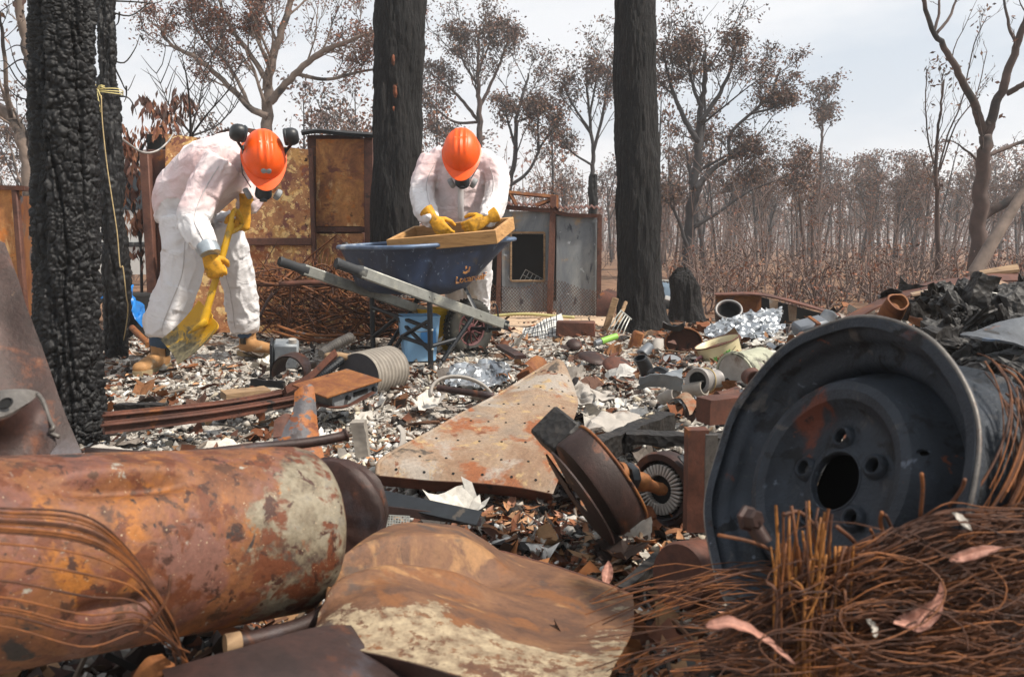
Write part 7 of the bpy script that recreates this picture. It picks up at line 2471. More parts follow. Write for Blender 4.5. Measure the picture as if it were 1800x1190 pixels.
g = Geo().tube(curve([at(1085, 832, 1.70), at(1110, 838, 1.72), at(1140, 852, 1.74), at(1168, 862, 1.76)], 12), [0.026, 0.028, 0.02, 0.03, 0.03, 0.016, 0.022, 0.022, 0.015, 0.014, 0.014, 0.016, 0.012], 16)
part('shaft', g, MT['orange_rust'], mo)
part('shaft_nut', Geo().lathe([(0.012, -0.01), (0.03, -0.01), (0.034, 0.0), (0.03, 0.012), (0.012, 0.012)], 8, axes(at(1105, 838, 1.71), z=V(0.8, 0.5, -0.1))), MT['black_metal'], mo)
rc2 = at(1163, 860, 1.78)
M3 = axes(rc2, z=V(-0.72, -0.66, 0.12), x=V(0, 0, 1))
part('housing_ring', Geo().lathe([(0.068, 0.0), (0.07, 0.012), (0.085, 0.014), (0.09, 0.004), (0.09, -0.03), (0.084, -0.032), (0.068, -0.02)], 44, M3, close=True), MT['dark_rust'], mo)
for k in range(34):
    a = 2 * math.pi * k / 34
    Mk = M3 @ Matrix.Rotation(a, 4, 'Z') @ Matrix.Translation((0.047, 0, 0.004))
    part('winding', Geo().box(Mk, 0.026, 0.0065, 0.018, 0.002), MT['clay'], mo)
part('core', Geo().lathe([(0.0, -0.006), (0.036, -0.006), (0.068, -0.01)], 30, M3), MT['black_void'], mo)
part('bent_strip', Geo().tube(curve([at(1195, 800, 1.74), at(1215, 830, 1.72), at(1218, 875, 1.71), at(1195, 905, 1.72), at(1165, 915, 1.74)], 16), [(0.012, 0.002)] * 17, 6, ref=(0.7, 0.7, 0)), MT['black_metal'], mo, angle=180)

# ---- beams, posts and charred planks around it
def plank(name, label, a, b, w, h, mat, cat, up=(0, 0, 1), seed=0, rough_=0.006, n=30):
    M = axes(a, x=b - a, z=Vector(up)); L = (b - a).length
    rows = []
    for i in range(n + 1):
        row = []
        for k in range(17):
            t = (k % 16) / 16 * 4
            s, f = int(t), t - int(t)
            c = [(-1, -1), (1, -1), (1, 1), (-1, 1)]
            p, q = c[s], c[(s + 1) % 4]
            y, z = (p[0] + (q[0] - p[0]) * f) * w / 2, (p[1] + (q[1] - p[1]) * f) * h / 2
            row.append(list(M @ Vector((L * i / n, y, z))))
        rows.append(row)
    P = np.array(rows); q = P.reshape(-1, 3)
    d = np.stack([fbm(q * 25, seed + k, 3) for k in range(3)], 1) * rough_
    P = (q + d).reshape(P.shape)
    P[:, -1] = P[:, 0]
    g = Geo().grid(P)
    for r_ in (P[0, :-1], P[-1, :-1]):
        g.add(r_, [list(range(16))])
    return solo(name, g, mat, label, cat, angle=45)
plank('charred_plank', 'charred plank slanting up right of the burnt motor', at(1040, 795, 1.95), at(1172, 690, 2.3), 0.05, 0.055, MT['char_wood'], 'plank', seed=3, rough_=0.008)
plank('charred_plank', 'flat black board lying behind the burnt motor', at(1100, 768, 2.05), at(1300, 728, 2.0), 0.05, 0.03, MT['char_wood'], 'plank', seed=4)
plank('rusty_beam', 'speckled brown rusty beam running behind the left edge of the wheel rim', at(1236, 722, 1.62), at(1420, 668, 1.72), 0.05, 0.055, MT['brown_rust'], 'beam', seed=5, rough_=0.002)
plank('steel_post', 'short rusty steel post standing left of the wheel rim', at(1222, 930, 1.45), at(1214, 748, 1.50), 0.04, 0.035, MT['brown_rust'], 'post', up=(0, -1, 0), seed=6, rough_=0.002)
plank('steel_strip', 'pale grey steel strip standing between the rusty post and the wheel rim', at(1248, 900, 1.40), at(1246, 760, 1.42), 0.022, 0.006, MT['rim_edge'], 'strip', up=(0, -1, 0), seed=7, rough_=0.001)
g = Geo().lathe([(0.0, 0.0), (0.055, 0.0), (0.06, 0.01), (0.06, 0.09), (0.055, 0.1), (0, 0.1)], 30, frame_between(at(1192, 1012, 1.30), at(1290, 1000, 1.42)))
solo('rusted_can', g, MT['brown_rust'], 'rusted cylinder end wedged under the lower left of the wheel rim', 'can')
plank('charred_stick', 'charred stick standing in the rubble right of the car panel', at(1094, 1042, 1.34), at(1158, 945, 1.5), 0.022, 0.02, MT['char_wood'], 'stick', seed=8)
# black slotted rail, perforated grey scrap and tins in the near rubble
rl = thing('slotted_rail', 'long black slotted rail in the shade of the perforated sheet', 'rail', at(740, 905, 1.7))
a, b = at(632, 872, 1.76), at(842, 905, 1.68)
part('web', Geo().box(axes((a + b) / 2, x=b - a, z=V(0, -0.5, 0.85)), (b - a).length, 0.042, 0.006, 0.001), MT['black_metal'], rl)
part('flange', Geo().box(axes((a + b) / 2 + V(0, -0.018, -0.014), x=b - a, z=V(0, -0.9, 0.2)), (b - a).length, 0.02, 0.006, 0.001), MT['dark_rust'], rl)
ps = thing('perforated_scrap', 'small grey perforated metal grille standing left in the near rubble', 'grille', at(695, 945, 1.55))
Mp = axes(at(694, 928, 1.55), x=V(0.95, 0.1, -0.1), z=V(0.1, -0.85, 0.5))
for i in range(11):
    part('slat', Geo().box(Mp @ Matrix.Translation((0, -0.026 + i * 0.0052, 0)), 0.056, 0.0022, 0.0015), MT['galv'], ps, smooth=False)
for i in range(11):
    part('slat', Geo().box(Mp @ Matrix.Translation((-0.028 + i * 0.0056, 0, 0.0012)), 0.0024, 0.054, 0.0015), MT['galv'], ps, smooth=False)

# ================================================================== THE MIDDLE GROUND
# two rusty rails running across the ash
rail = thing('rusty_rails', 'pair of rusty channel rails lying across the ash in front of the shovelling worker', 'rails', at(420, 735, 2.75))
for (p0, p1, p2, h) in (((184, 735, 2.62), (400, 712, 2.92), (530, 688, 3.22), 0.045), ((182, 752, 2.52), (380, 728, 2.78), (545, 700, 3.1), 0.045)):
    C = curve([at(*p0), at(*p1), at(*p2)], 14)
    for p in C: p.z = max(p.z, gz(p.x, p.y) + 0.02)
    part('rail', Geo().tube(C, [(0.03, 0.020)] * 15, 4, ref=(0, 0.2, 1), twist=math.pi / 4), MT['brown_rust'], rail, angle=30)
    C2 = [c + V(0.004, -0.022, 0.012) for c in C]
    part('lip', Geo().tube(C2, [(0.006, 0.012)] * 15, 6, ref=(0, 0.2, 1)), MT['brown_rust'], rail, angle=180)
C = curve([at(540, 706, 2.9), at(600, 716, 2.85), at(655, 690, 2.95)], 10)
solo('rusty_strap', Geo().tube(C, [(0.006, 0.025)] * 11, 4, ref=(0, 0.2, 1)), MT['brown_rust'], 'low rusty strap lying below the burnt radio', 'strap')
plank('timber_offcut', 'flat tan timber offcut lying behind the rusty rails', at(392, 696, 3.05), at(470, 686, 3.15), 0.10, 0.03, MT['old_wood'], 'timber', seed=11, rough_=0.003)
plank('dark_board', 'short dark board half buried left behind the rails', at(205, 716, 2.95), at(290, 714, 2.95), 0.05, 0.03, MT['char_wood'], 'board', seed=12)
# burnt car radio
rd = thing('burnt_radio', 'burnt car radio with rusty lid and grey front beside the corrugated can', 'radio', at(600, 715, 2.98))
a, b = at(580, 702, 2.85), at(660, 684, 3.02)
Mr = axes((a + b) / 2, x=b - a, z=V(0, -0.15, 1))
Lr = (b - a).length
part('chassis', Geo().box(Mr @ Matrix.Translation((0, 0.08, 0)), Lr, 0.17, 0.06, 0.005), MT['rim_edge'], rd)
part('front', Geo().box(Mr @ Matrix.Translation((0, -0.012, -0.002)), Lr * 0.98, 0.014, 0.052, 0.004), MT['zinc'], rd)
part('lid', Geo().box(Mr @ Matrix.Translation((-0.02, 0.07, 0.036)), Lr * 1.2, 0.22, 0.008, 0.002), MT['orange_rust'], rd)
part('display', Geo().box(Mr @ Matrix.Translation((0.02, -0.020, 0.006)), 0.07, 0.004, 0.018, 0.001), MT['black_void'], rd)
for x in (-0.045, 0.085):
    part('knob', Geo().lathe([(0, 0.014), (0.009, 0.014), (0.010, 0)], 16, axes(Mr @ Vector((x, -0.019, 0.003)), z=Mr.to_3x3() @ Vector((0, -1, 0)))), MT['black_plastic'], rd)
# big corrugated can
a, b = at(622, 656, 3.50), at(690, 652, 3.86)
a, b = at(630, 662, 3.48), at(684, 648, 3.74)
M = frame_between(a, b)
prof = [(0.0, 0.0), (0.108, 0.0), (0.113, 0.004), (0.113, 0.012)]
Lc = (b - a).length
for i in range(9):
    z = 0.012 + (Lc - 0.024) * i / 8
    prof += [(0.1065, z + 0.003), (0.1065, z + 0.007), (0.114, z + 0.012), (0.114, z + 0.020)]
prof = [p for p in prof if p[1] <= Lc] + [(0.112, Lc), (0, Lc)]
ccn = thing('corrugated_can', 'large ribbed pale grey can lying on its side with sooty end', 'can', (a + b) / 2 - V(0, 0, 0.11))
part('body', Geo().lathe(prof[1:-1], 56, M), MT['can'], ccn, angle=50)
part('end_plate', Geo().lathe([(0.0, 0.002), (0.106, 0.002)], 40, M), MT['soot'], ccn)
part('back_plate', Geo().lathe([(0.0, Lc), (0.11, Lc)], 40, M), MT['soot'], ccn)
# bent channel, ribbed hose, mouldings and box left of the can
C = curve([at(500, 690, 3.1), at(540, 668, 3.25), at(575, 635, 3.4), at(590, 622, 3.45)], 12)
solo('rusty_channel', Geo().tube(C, [(0.03, 0.012)] * 13, 4, ref=(0.3, 0, 1)), MT['brown_rust'], 'slanting rusty channel propped up left of the corrugated can', 'channel')
C = curve([at(545, 672, 3.3), at(570, 655, 3.38), at(600, 632, 3.5)], 30)
solo('ribbed_hose', Geo().tube(C, [0.022 if k % 2 else 0.017 for k in range(31)], 10), MT['black_metal'], 'short black ribbed hose leaning against the corrugated can', 'hose', angle=30)
C = curve([at(565, 622, 3.75), at(590, 606, 3.85), at(618, 592, 3.95)], 30)
solo('spring', Geo().tube(C, [0.028 if k % 2 else 0.021 for k in range(31)], 10), MT['rim_edge'], 'pale ribbed metal spring coil above the corrugated can', 'spring', angle=30)
g = Geo().lathe([(0.075, 0.0), (0.08, 0.03), (0.075, 0.11), (0.06, 0.14), (0.055, 0.14), (0.07, 0.1), (0.07, 0.0)], 30, frame_between(at(505, 655, 3.40), at(530, 640, 3.6)), a0=-1.9, a1=1.9)
solo('burnt_helmet_shell', g, MT['dark_rust'], 'curved brown half shell open to the front left of the rusty channel', 'shell')
bx_ = thing('burnt_box', 'scorched grey box standing on edge near the worker boot', 'box', at(500, 655, 3.8))
Mb = axes(at(503, 622, 3.78), x=V(0.95, 0.25, -0.05), z=V(0.1, -0.2, 1))
part('case', Geo().box(Mb, 0.12, 0.10, 0.13, 0.01), MT['zinc'], bx_)
part('side_frame', Geo().box(Mb @ Matrix.Translation((-0.068, -0.01, -0.03)), 0.015, 0.11, 0.2, 0.004), MT['black_metal'], bx_)
part('cap', Geo().tube([Mb @ Vector((0.03, -0.02, 0.06)), Mb @ Vector((0.03, -0.02, 0.085))], 0.02, 10), MT['clay'], bx_)
C = curve([at(572, 628, 3.5), at(592, 625, 3.5), at(612, 628, 3.52), at(620, 627, 3.52)], 10)
solo('bone_stick', Geo().tube(C, [0.018, 0.02, 0.019, 0.018, 0.018, 0.017, 0.017, 0.018, 0.02, 0.02, 0.012], 10), MT['old_wood'], 'tan bone shaped stick lying on top of the rusty channel', 'stick', angle=180)
plank('burnt_moulding', 'low black curved frame piece behind the timber offcut', at(440, 672, 3.3), at(500, 680, 3.25), 0.012, 0.03, MT['black_metal'], 'frame', seed=14, rough_=0.006)
# half hoop
C = [at(757 + 56 + 56 * -math.cos(t), 690 - 36 * math.sin(t) + 18 * (1 - math.cos(t)) / 2, 3.15 + 0.05 * math.sin(t)) for t in np.linspace(-0.15, math.pi + 0.1, 26)]
solo('pipe_hoop', Geo().tube(C, [(0.016, 0.008)] * 26, 8), MT['clay'], 'half hoop of grey pipe standing in the white ash', 'hoop', angle=180)
C = curve([at(770, 682, 3.05), at(810, 688, 3.0), at(850, 694, 2.95), at(868, 696, 2.95)], 10)
solo('dark_tube', Geo().tube(C, 0.014, 10), MT['dark_rust'], 'dark tube lying inside the half hoop', 'tube')
plank('burnt_board', 'bluish black burnt slat leaning above the perforated sheet', at(880, 608, 3.9), at(915, 650, 3.5), 0.055, 0.018, MT['dark_rust'], 'slat', seed=16, rough_=0.003)
plank('stump_stub', 'small upright grey wooden stub in the ash left of the perforated sheet', at(638, 800, 2.25), at(640, 745, 2.32), 0.04, 0.04, MT['can'], 'stub', up=(0, -1, 0), seed=17, rough_=0.006)
g = Geo().tube(curve([at(690, 800, 2.2), at(706, 785, 2.22), at(708, 760, 2.24), at(700, 748, 2.25)], 10), [(0.012, 0.004)] * 11, 8)
solo('ash_curl', g, MT['clay'], 'pale curled strip standing in the ash at the left edge of the perforated sheet', 'strip', angle=180)
# white torn sheet with wire, lime tube, pots
P = patch([[at(920, 575, 6.0), at(945, 570, 6.0), at(962, 560, 6.05), at(985, 552, 6.1)], [at(918, 592, 5.9), at(945, 590, 5.9), at(965, 585, 5.95), at(992, 572, 6.0)], [at(930, 600, 5.8), at(950, 600, 5.8), at(970, 598, 5.85), at(990, 590, 5.9)]], 20, 30)
q = P.reshape(-1, 3); q += 0.03 * np.stack([fbm(q * 8, 3, 3), fbm(q * 8, 4, 3), fbm(q * 8, 5, 3)], 1)
ts = thing('white_sheet', 'torn white sheet with black wire netting draped over rubble in front of the shed', 'sheet', at(955, 598, 5.9))
part('cloth', Geo().grid(P, 0.004), MT['white_paint'], ts)
g = Geo()
for k in range(9):
    a, b = P[0, k * 3 + 2], P[-1, max(0, k * 3 - 2)]
    g.tube([Vector(a) + V(0, -.02, .01), Vector((P[10, k * 3 + 1])) + V(0, -.025, .01), Vector(b) + V(0, -.02, 0.01)], 0.0035, 4)
for k in (3, 8, 13, 18):
    g.tube([Vector(P[k, j]) + V(0, -.025, .012) for j in range(2, 30, 4)], 0.0035, 4)
part('netting', g, MT['black_metal'], ts, angle=180, kind='stuff')
lt = thing('lime_tube', 'bright lime green plastic tube lying in front of the flared black trunk', 'tube', at(1070, 600, 4.9))
part('body', Geo().tube([at(1057, 600, 4.9), at(1084, 591, 4.95)], 0.021, 14), MT['green'], lt)
part('cap', Geo().tube([at(1046, 604, 4.88), at(1056, 600.5, 4.9)], 0.020, 14), MT['grey_sheet'], lt)
dts = thing('enamel_pot', 'cream enamel pot with green and red flower print tipped on the rubble', 'pot', at(1270, 640, 3.75))
Mp = axes(at(1266, 620, 3.75), z=V(-0.33, 0.02, 0.94), x=V(1, 0, 0.35))
part('body', Geo().lathe([(0.0, -0.065), (0.07, -0.063), (0.092, -0.05), (0.1, -0.02), (0.105, 0.045), (0.112, 0.055), (0.108, 0.058), (0.1, 0.046), (0.095, -0.02), (0.06, -0.055), (0, -0.056)], 48, Mp), MT['cream_enamel'], dts)
part('content', Geo().lathe([(0.0, 0.03), (0.05, 0.034), (0.101, 0.028)], 30, Mp), MT['brown_rust'], dts)
part('rim', Geo().tube([Mp @ Vector((0.111 * math.cos(a), 0.111 * math.sin(a), 0.057)) for a in np.linspace(0, 6.283, 48, endpoint=False)], 0.004, 6, closed=True), MT['brown_rust'], dts, angle=180)
hb_ = Mp @ Vector((-0.1, -0.03, 0.0))
part('handle', Geo().tube(curve([Mp @ Vector((-0.1, -0.04, 0.02)), Mp @ Vector((-0.135, -0.05, 0.01)), Mp @ Vector((-0.135, -0.04, -0.02)), Mp @ Vector((-0.095, -0.04, -0.03))], 10), 0.009, 8), plain('pink_enamel', '#8d5e62', 0.5, 0, 0.15, 20, 0.05), dts)
fl = {'green': plain('flower_green', '#4f8a3a', 0.5, 0, 0.2, 60, 0), 'red': plain('flower_red', '#8d3b33', 0.5, 0, 0.2, 60, 0)}
for k, (a, z, r_, c) in enumerate([(-2.05, -0.004, 0.014, 'green'), (-1.88, -0.012, 0.017, 'red'), (-1.70, 0.0, 0.012, 'red'), (-1.55, 0.004, 0.013, 'green'), (-1.38, 0.008, 0.016, 'green'), (-1.25, 0.0, 0.012, 'green')]):
    rr = 0.1035
    ctr_ = Mp @ Vector((rr * math.cos(a), rr * math.sin(a), z))
    nn_ = Mp.to_3x3() @ Vector((math.cos(a), math.sin(a), -0.05))
    Mq = axes(ctr_, z=nn_)
    poly = [(r_ * (0.7 + 0.3 * math.cos(5 * t)) * math.cos(t), r_ * (0.7 + 0.3 * math.cos(5 * t)) * math.sin(t)) for t in np.linspace(0, 6.283, 20, endpoint=False)]
    part('flower', Geo().prism(poly, Mq @ Matrix.Translation((0, 0, -0.003)), 0.006), fl[c], dts, smooth=False)
gb = thing('grey_bucket', 'stained pale grey bucket lying on its side behind the wheel rim', 'bucket', at(1330, 690, 3.2))
M = frame_between(at(1292, 662, 3.2), at(1368, 634, 3.35))
part('body', Geo().lathe([(0.0, 0.19), (0.075, 0.19), (0.085, 0.185), (0.098, 0.02), (0.104, 0.018), (0.104, 0.0), (0.095, 0.0), (0.08, 0.17)], 44, M), MT['grey_mould'], gb)
part('band', Geo().lathe([(0.102, 0.012), (0.107, 0.010), (0.107, 0.02), (0.1, 0.022)], 44, M), MT['grey_mould'], gb)
part('base', Geo().lathe([(0, 0.006), (0.096, 0.004)], 30, M), MT['clay'], gb)
pb = thing('pipe_stub', 'flanged pale pipe stub with black mouth below the enamel pot', 'pipe', at(1245, 690, 2.9))
M = frame_between(at(1226, 670, 2.85), at(1282, 664, 3.05))
part('body', Geo().lathe([(0.028, 0.1), (0.036, 0.0), (0.05, -0.004), (0.052, 0.004), (0.052, 0.016), (0.042, 0.026), (0.04, 0.05), (0.045, 0.055), (0.045, 0.065), (0.037, 0.07), (0.034, 0.14), (0.038, 0.15), (0.03, 0.16), (0, 0.16)], 36, M), MT['pale_pipe'], pb)
part('bore', Geo().lathe([(0.0, 0.02), (0.037, 0.006)], 24, M), MT['black_void'], pb)
part('binding', Geo().tube([M @ Vector((0.047 * math.cos(a), 0.047 * math.sin(a), 0.06 + 0.004 * math.sin(3 * a))) for a in np.linspace(0, 6.283, 30, endpoint=False)], 0.003, 5, closed=True), MT['rope'], pb, angle=180)
bp_ = thing('black_pot', 'big round black mouthed pipe on the rubble right of the burnt stump', 'pipe', at(1282, 575, 4.6))
M = frame_between(at(1281, 546, 4.5), at(1286, 580, 4.62))
M = axes(at(1281, 545, 4.5), z=V(-0.15, -0.62, 0.7), x=V(1, 0, 0.2))
part('body', Geo().lathe([(0.062, 0.0), (0.078, 0.004), (0.082, -0.004), (0.08, -0.03), (0.07, -0.12), (0.06, -0.2), (0.0, -0.2)], 40, M), MT['dark_rust'], bp_)
part('bore', Geo().lathe([(0.0, -0.06), (0.05, -0.05), (0.064, -0.003)], 30, M), MT['black_void'], bp_)
part('rim', Geo().tube([M @ Vector((0.073 * math.cos(a), 0.073 * math.sin(a), 0.003)) for a in np.linspace(0, 6.283, 40, endpoint=False)], 0.007, 7, closed=True), MT['pale_pipe'], bp_, angle=180)
# crumpled foil sheet
def crumple(name, label, corners, amp, mat, cat, seed, n=44, sc=11, thick=0.002):
    P = patch(corners, n, n); q = P.reshape(-1, 3)
    r_ = np.stack([1 - 2 * np.abs(fbm(q * sc, seed + 5 * k, 3)) for k in range(3)], 1) - 0.6
    r_ += 0.6 * np.stack([fbm(q * sc * 3, seed + 40 + k, 2) for k in range(3)], 1)
    q += r_ * amp
    return solo(name, Geo().grid(P, thick), mat, label, cat, angle=35)
crumple('foil_sheet', 'large crumpled silver foil sheet spread over the right rubble pile', [[at(1232, 580, 4.35), at(1270, 562, 4.4), at(1320, 548, 4.45), at(1372, 542, 4.5)], [at(1250, 596, 4.2), at(1295, 580, 4.2), at(1335, 575, 4.2), at(1378, 570, 4.25)], [at(1290, 618, 4.0), at(1320, 605, 4.0), at(1345, 600, 4.0), at(1376, 598, 4.0)]], 0.024, MT['foil'], 'foil', 3, 70, 17)
crumple('foil_scrap', 'small crumpled foil scrap beside the black mouthed pipe', [[at(1295, 562, 4.5), at(1312, 548, 4.5), at(1335, 555, 4.5)], [at(1290, 572, 4.4), at(1320, 566, 4.4), at(1350, 568, 4.4)]], 0.035, MT['foil'], 'foil', 13, 24, 14)
crumple('foil_scrap', 'crumpled pale foil in the ash left of the perforated sheet tip', [[at(790, 650, 3.75), at(830, 634, 3.8), at(890, 640, 3.85)], [at(785, 668, 3.6), at(840, 664, 3.6), at(895, 662, 3.65)], [at(800, 680, 3.45), at(840, 682, 3.45), at(885, 676, 3.5)]], 0.03, MT['foil'], 'foil', 23, 36, 14)
crumple('grey_rag', 'stiff grey burnt rag draped over a dark hollow right of the perforated sheet', [[at(1010, 680, 2.85), at(1040, 676, 2.9), at(1080, 684, 2.9)], [at(1012, 705, 2.75), at(1045, 705, 2.75), at(1085, 706, 2.8)]], 0.03, MT['clay'], 'rag', 33, 30, 12)
crumple('melted_lump', 'pale melted lump of plaster in front of the burnt motor plank', [[at(1025, 745, 2.35), at(1070, 725, 2.45), at(1120, 730, 2.5)], [at(1020, 762, 2.28), at(1065, 758, 2.3), at(1110, 760, 2.35)]], 0.02, MT['clay'], 'lump', 43, 30, 9, 0.01)
# tins and tubes near the flared trunk
tn = thing('rusted_tin', 'round reddish rusted tin lying open behind the enamel pot', 'tin', at(1205, 625, 4.1))
M = axes(at(1202, 602, 4.1), z=V(-0.1, -0.95, 0.1), x=V(1, 0, 0))
part('body', Geo().lathe([(0.0, -0.1), (0.098, -0.1), (0.1, 0.0), (0.094, 0.0), (0.092, -0.08), (0.0, -0.08)], 36, M @ Matrix.Diagonal((1, 0.78, 1, 1))), MT['brown_rust'], tn)
part('rim', Geo().tube([M @ Vector((0.098 * math.cos(a), 0.078 * math.sin(a), 0.0)) for a in np.linspace(0, 6.283, 36, endpoint=False)], 0.004, 6, closed=True), MT['orange_rust'], tn, angle=180)
g = Geo().lathe([(0, 0), (0.03, 0.0), (0.034, 0.01), (0.034, 0.09), (0.026, 0.1), (0, 0.1)], 22, frame_between(at(1155, 620, 4.3), at(1158, 596, 4.4)))
solo('white_bottle', g, MT['clay'], 'ash white melted bottle standing left of the reddish tin', 'bottle')
g = Geo().lathe([(0, 0), (0.03, 0.0), (0.034, 0.008), (0.028, 0.11), (0, 0.11)], 22, frame_between(at(1128, 625, 4.2), at(1150, 600, 4.35)))
solo('grey_cup', g, MT['grey_sheet'], 'grey tapered cup lying left of the ash white bottle', 'cup')
hn_ = thing('lens_hoop', 'small oval mirror disc with wire rim lying before the reddish tin', 'mirror', at(1180, 640, 3.7))
M = axes(at(1182, 632, 3.7), z=V(0.2, -0.6, 0.75), x=V(1, 0.1, 0.2))
part('disc', Geo().lathe([(0.0, 0.0), (0.05, 0.0)], 30, M @ Matrix.Diagonal((1, 0.7, 1, 1))), MT['grey_sheet'], hn_)
part('rim', Geo().tube([M @ Vector((0.052 * math.cos(a), 0.037 * math.sin(a), 0.002)) for a in np.linspace(0, 6.283, 30, endpoint=False)], 0.003, 6, closed=True), MT['brown_rust'], hn_, angle=180)
g = Geo().box(axes(at(1118, 600, 4.75), x=V(0.3, 0.2, 1), z=V(0, -1, 0)), 0.13, 0.07, 0.06, 0.012)
solo('orange_canister', g, MT['orange_rust'], 'small orange stained canister at the foot of the flared black trunk', 'canister')
LBD = ['domed brown tin lid lying left of the mirror disc', 'wide brown tin lid lying open in the ash above the sheet', 'small rusted lid tilted near the garden fork', 'round rusty lid in the rubble left of the lime tube']
for k, (x, y, d, r_, zv) in enumerate([(1085, 640, 3.6, 0.07, V(0.1, -0.4, 0.9)), (1045, 628, 3.9, 0.085, V(0.2, -0.2, 1)), (1142, 612, 4.4, 0.04, V(-0.3, -0.7, 0.6)), (1010, 604, 4.6, 0.05, V(0.1, -0.5, 0.85))]):
    c = at(x, y, d)
    g = Geo().lathe([(0.0, 0.016), (r_ * 0.7, 0.012), (r_ * 0.95, 0.0), (r_, -0.008), (r_ * 0.96, -0.008), (r_ * 0.7, 0.006), (0, 0.01)], 28, axes(c, z=zv))
    solo('tin_plate', g, MT['dark_rust' if k % 2 else 'brown_rust'], LBD[k], 'lid')

# ---- long sheet with notches, arched roof sheets and black rubble, right side
ns = thing('notched_sheet', 'long rusted sheet with notched edge lying along the top of the right rubble pile', 'metal sheet', at(1360, 570, 4.7))
P = patch([[at(1256, 516, 4.7), at(1330, 515, 4.7), at(1400, 530, 4.55), at(1478, 554, 4.4)], [at(1256, 519, 4.62), at(1330, 519, 4.62), at(1400, 534, 4.47), at(1480, 558, 4.32)]], 4, 30)
part('top_edge', Geo().grid(P, 0.008), MT['brown_rust'], ns)
def quad(pa, pb, pc, pd, th=0.006, n=6):
    return Geo().grid(patch([[pa, pb], [pd, pc]], n, n), th)
part('face', quad(at(1258, 520, 4.69), at(1338, 519, 4.69), at(1338, 552, 4.69), at(1258, 590, 4.69)), MT['orange_rust'], ns)
for (x, y0, y1) in ((1360, 526, 560), (1393, 536, 566), (1450, 552, 590)):
    part('tab', quad(at(x - 8, y0, 4.55), at(x + 8, y0 + 2, 4.54), at(x + 6, y1, 4.54), at(x - 6, y1 - 2, 4.55)), MT['sheet'], ns)
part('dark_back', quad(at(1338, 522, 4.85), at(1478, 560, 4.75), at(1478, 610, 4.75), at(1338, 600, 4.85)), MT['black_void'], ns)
P = patch([[at(1468, 566, 3.1), at(1540, 530, 3.1), at(1620, 502, 3.15), at(1700, 487, 3.2), at(1790, 478, 3.25)], [at(1480, 572, 2.9), at(1550, 538, 2.9), at(1630, 511, 2.95), at(1705, 496, 3.0), at(1790, 494, 3.05)]], 10, 40)
q = P.reshape(-1, 3); q[:, 2] += 0.008 * fbm(q * 9, 7, 3)
solo('roof_sheet', Geo().grid(P, 0.006), MT['brown_rust'], 'long bowed rusty roof sheet arching above the wheel rim at right', 'roof sheet')
P = patch([[at(1600, 516, 2.85), at(1680, 500, 2.9), at(1740, 490, 2.95), at(1788, 506, 2.95)], [at(1604, 520, 2.78), at(1682, 506, 2.83), at(1738, 497, 2.88), at(1784, 512, 2.88)]], 6, 24)
solo('roof_sheet', Geo().grid(P, 0.006), MT['sheet'], 'shorter pale curved strip just under the long bowed roof sheet', 'roof sheet')
P = patch([[at(1722, 478, 3.3), at(1788, 466, 3.3)], [at(1722, 484, 3.2), at(1792, 476, 3.2)]], 4, 10)
solo('tan_board', Geo().grid(P, 0.012), MT['old_wood'], 'tan board lying on top of the bowed roof sheet at the right edge', 'board')
P = patch([[at(1690, 588, 1.95), at(1740, 574, 2.0), at(1790, 560, 2.05), at(1860, 545, 2.1)], [at(1705, 592, 1.85), at(1755, 600, 1.88), at(1800, 612, 1.9), at(1860, 640, 1.95)]], 14, 24)
q = P.reshape(-1, 3); q += 0.012 * np.stack([fbm(q * 9, 3 + a_, 3) for a_ in range(3)], 1)
solo('scrap_metal', Geo().grid(P, 0.006), MT['stained_sheet'], 'grey painted metal panel with blue stain at the right edge above the rim', 'metal panel')
rk = thing('wire_rack', 'thin white wire rack standing in the black rubble at the right edge', 'wire rack', at(1740, 540, 2.4))
part('frame', Geo().tube([at(1722, 545, 2.4), at(1724, 512, 2.4), at(1788, 522, 2.42), at(1786, 560, 2.42)], 0.003, 6), MT['mesh_wire'], rk, angle=180)
for k in range(12):
    u = (k + 1) / 13
    part('bar', Geo().tube([at(1724 + 64 * u, 512 + 10 * u, 2.41), at(1722 + 64 * u, 545 + 12 * u, 2.41)], 0.0012, 4), MT['mesh_wire'], rk, angle=180)
rb = random.Random(61)
for k in range(150):
    x, y = rb.uniform(1640, 1850), rb.uniform(505, 700)
    if k < 18: x, y = rb.uniform(1630, 1700), rb.uniform(512, 640)
    d = 1.7 + (700 - y) / 200 * 0.95 + rb.uniform(-.1, .1)
    c = at(x, y, d)
    b_ = bmesh.new(); bmesh.ops.create_icosphere(b_, subdivisions=3, radius=1.0)
    sx_ = rb.uniform(0.025, 0.075)
    Mk = Matrix.Rotation(rb.uniform(0, 6), 4, 'Z') @ Matrix.Rotation(rb.uniform(-1, 1), 4, 'Y') @ Matrix.Diagonal((sx_, sx_ * rb.uniform(0.25, 0.6), sx_ * rb.uniform(0.2, 0.6), 1))
    g = Geo().bm(b_, Mk)
    s0 = rb.randint(0, 999)
    g.warp(lambda v: v * (1 + 0.9 * fbm(v * 40 + s0, s0, 3) + 0.5 * fbm(v * 110 + s0, s0 + 3, 2))[:, None] + (c.x, c.y, c.z))
    solo('charred_lump', g, MT['char_wood'], 'jagged black charred lump in the rubble heap at the right edge', 'charred lump', 'charred lumps heaped behind the wheel rim', smooth=False)
LBP = ['charred board end jutting up at the left of the black rubble', 'charred board lying low across the black rubble', 'short charred stake leaning right in the black rubble', 'thin black lath on top of the black rubble', 'thick charred stub beside the white wire rack', 'cracked black board under the bowed roof sheet', 'black splinter pointing left above the rim', 'charred block against the grey painted panel']
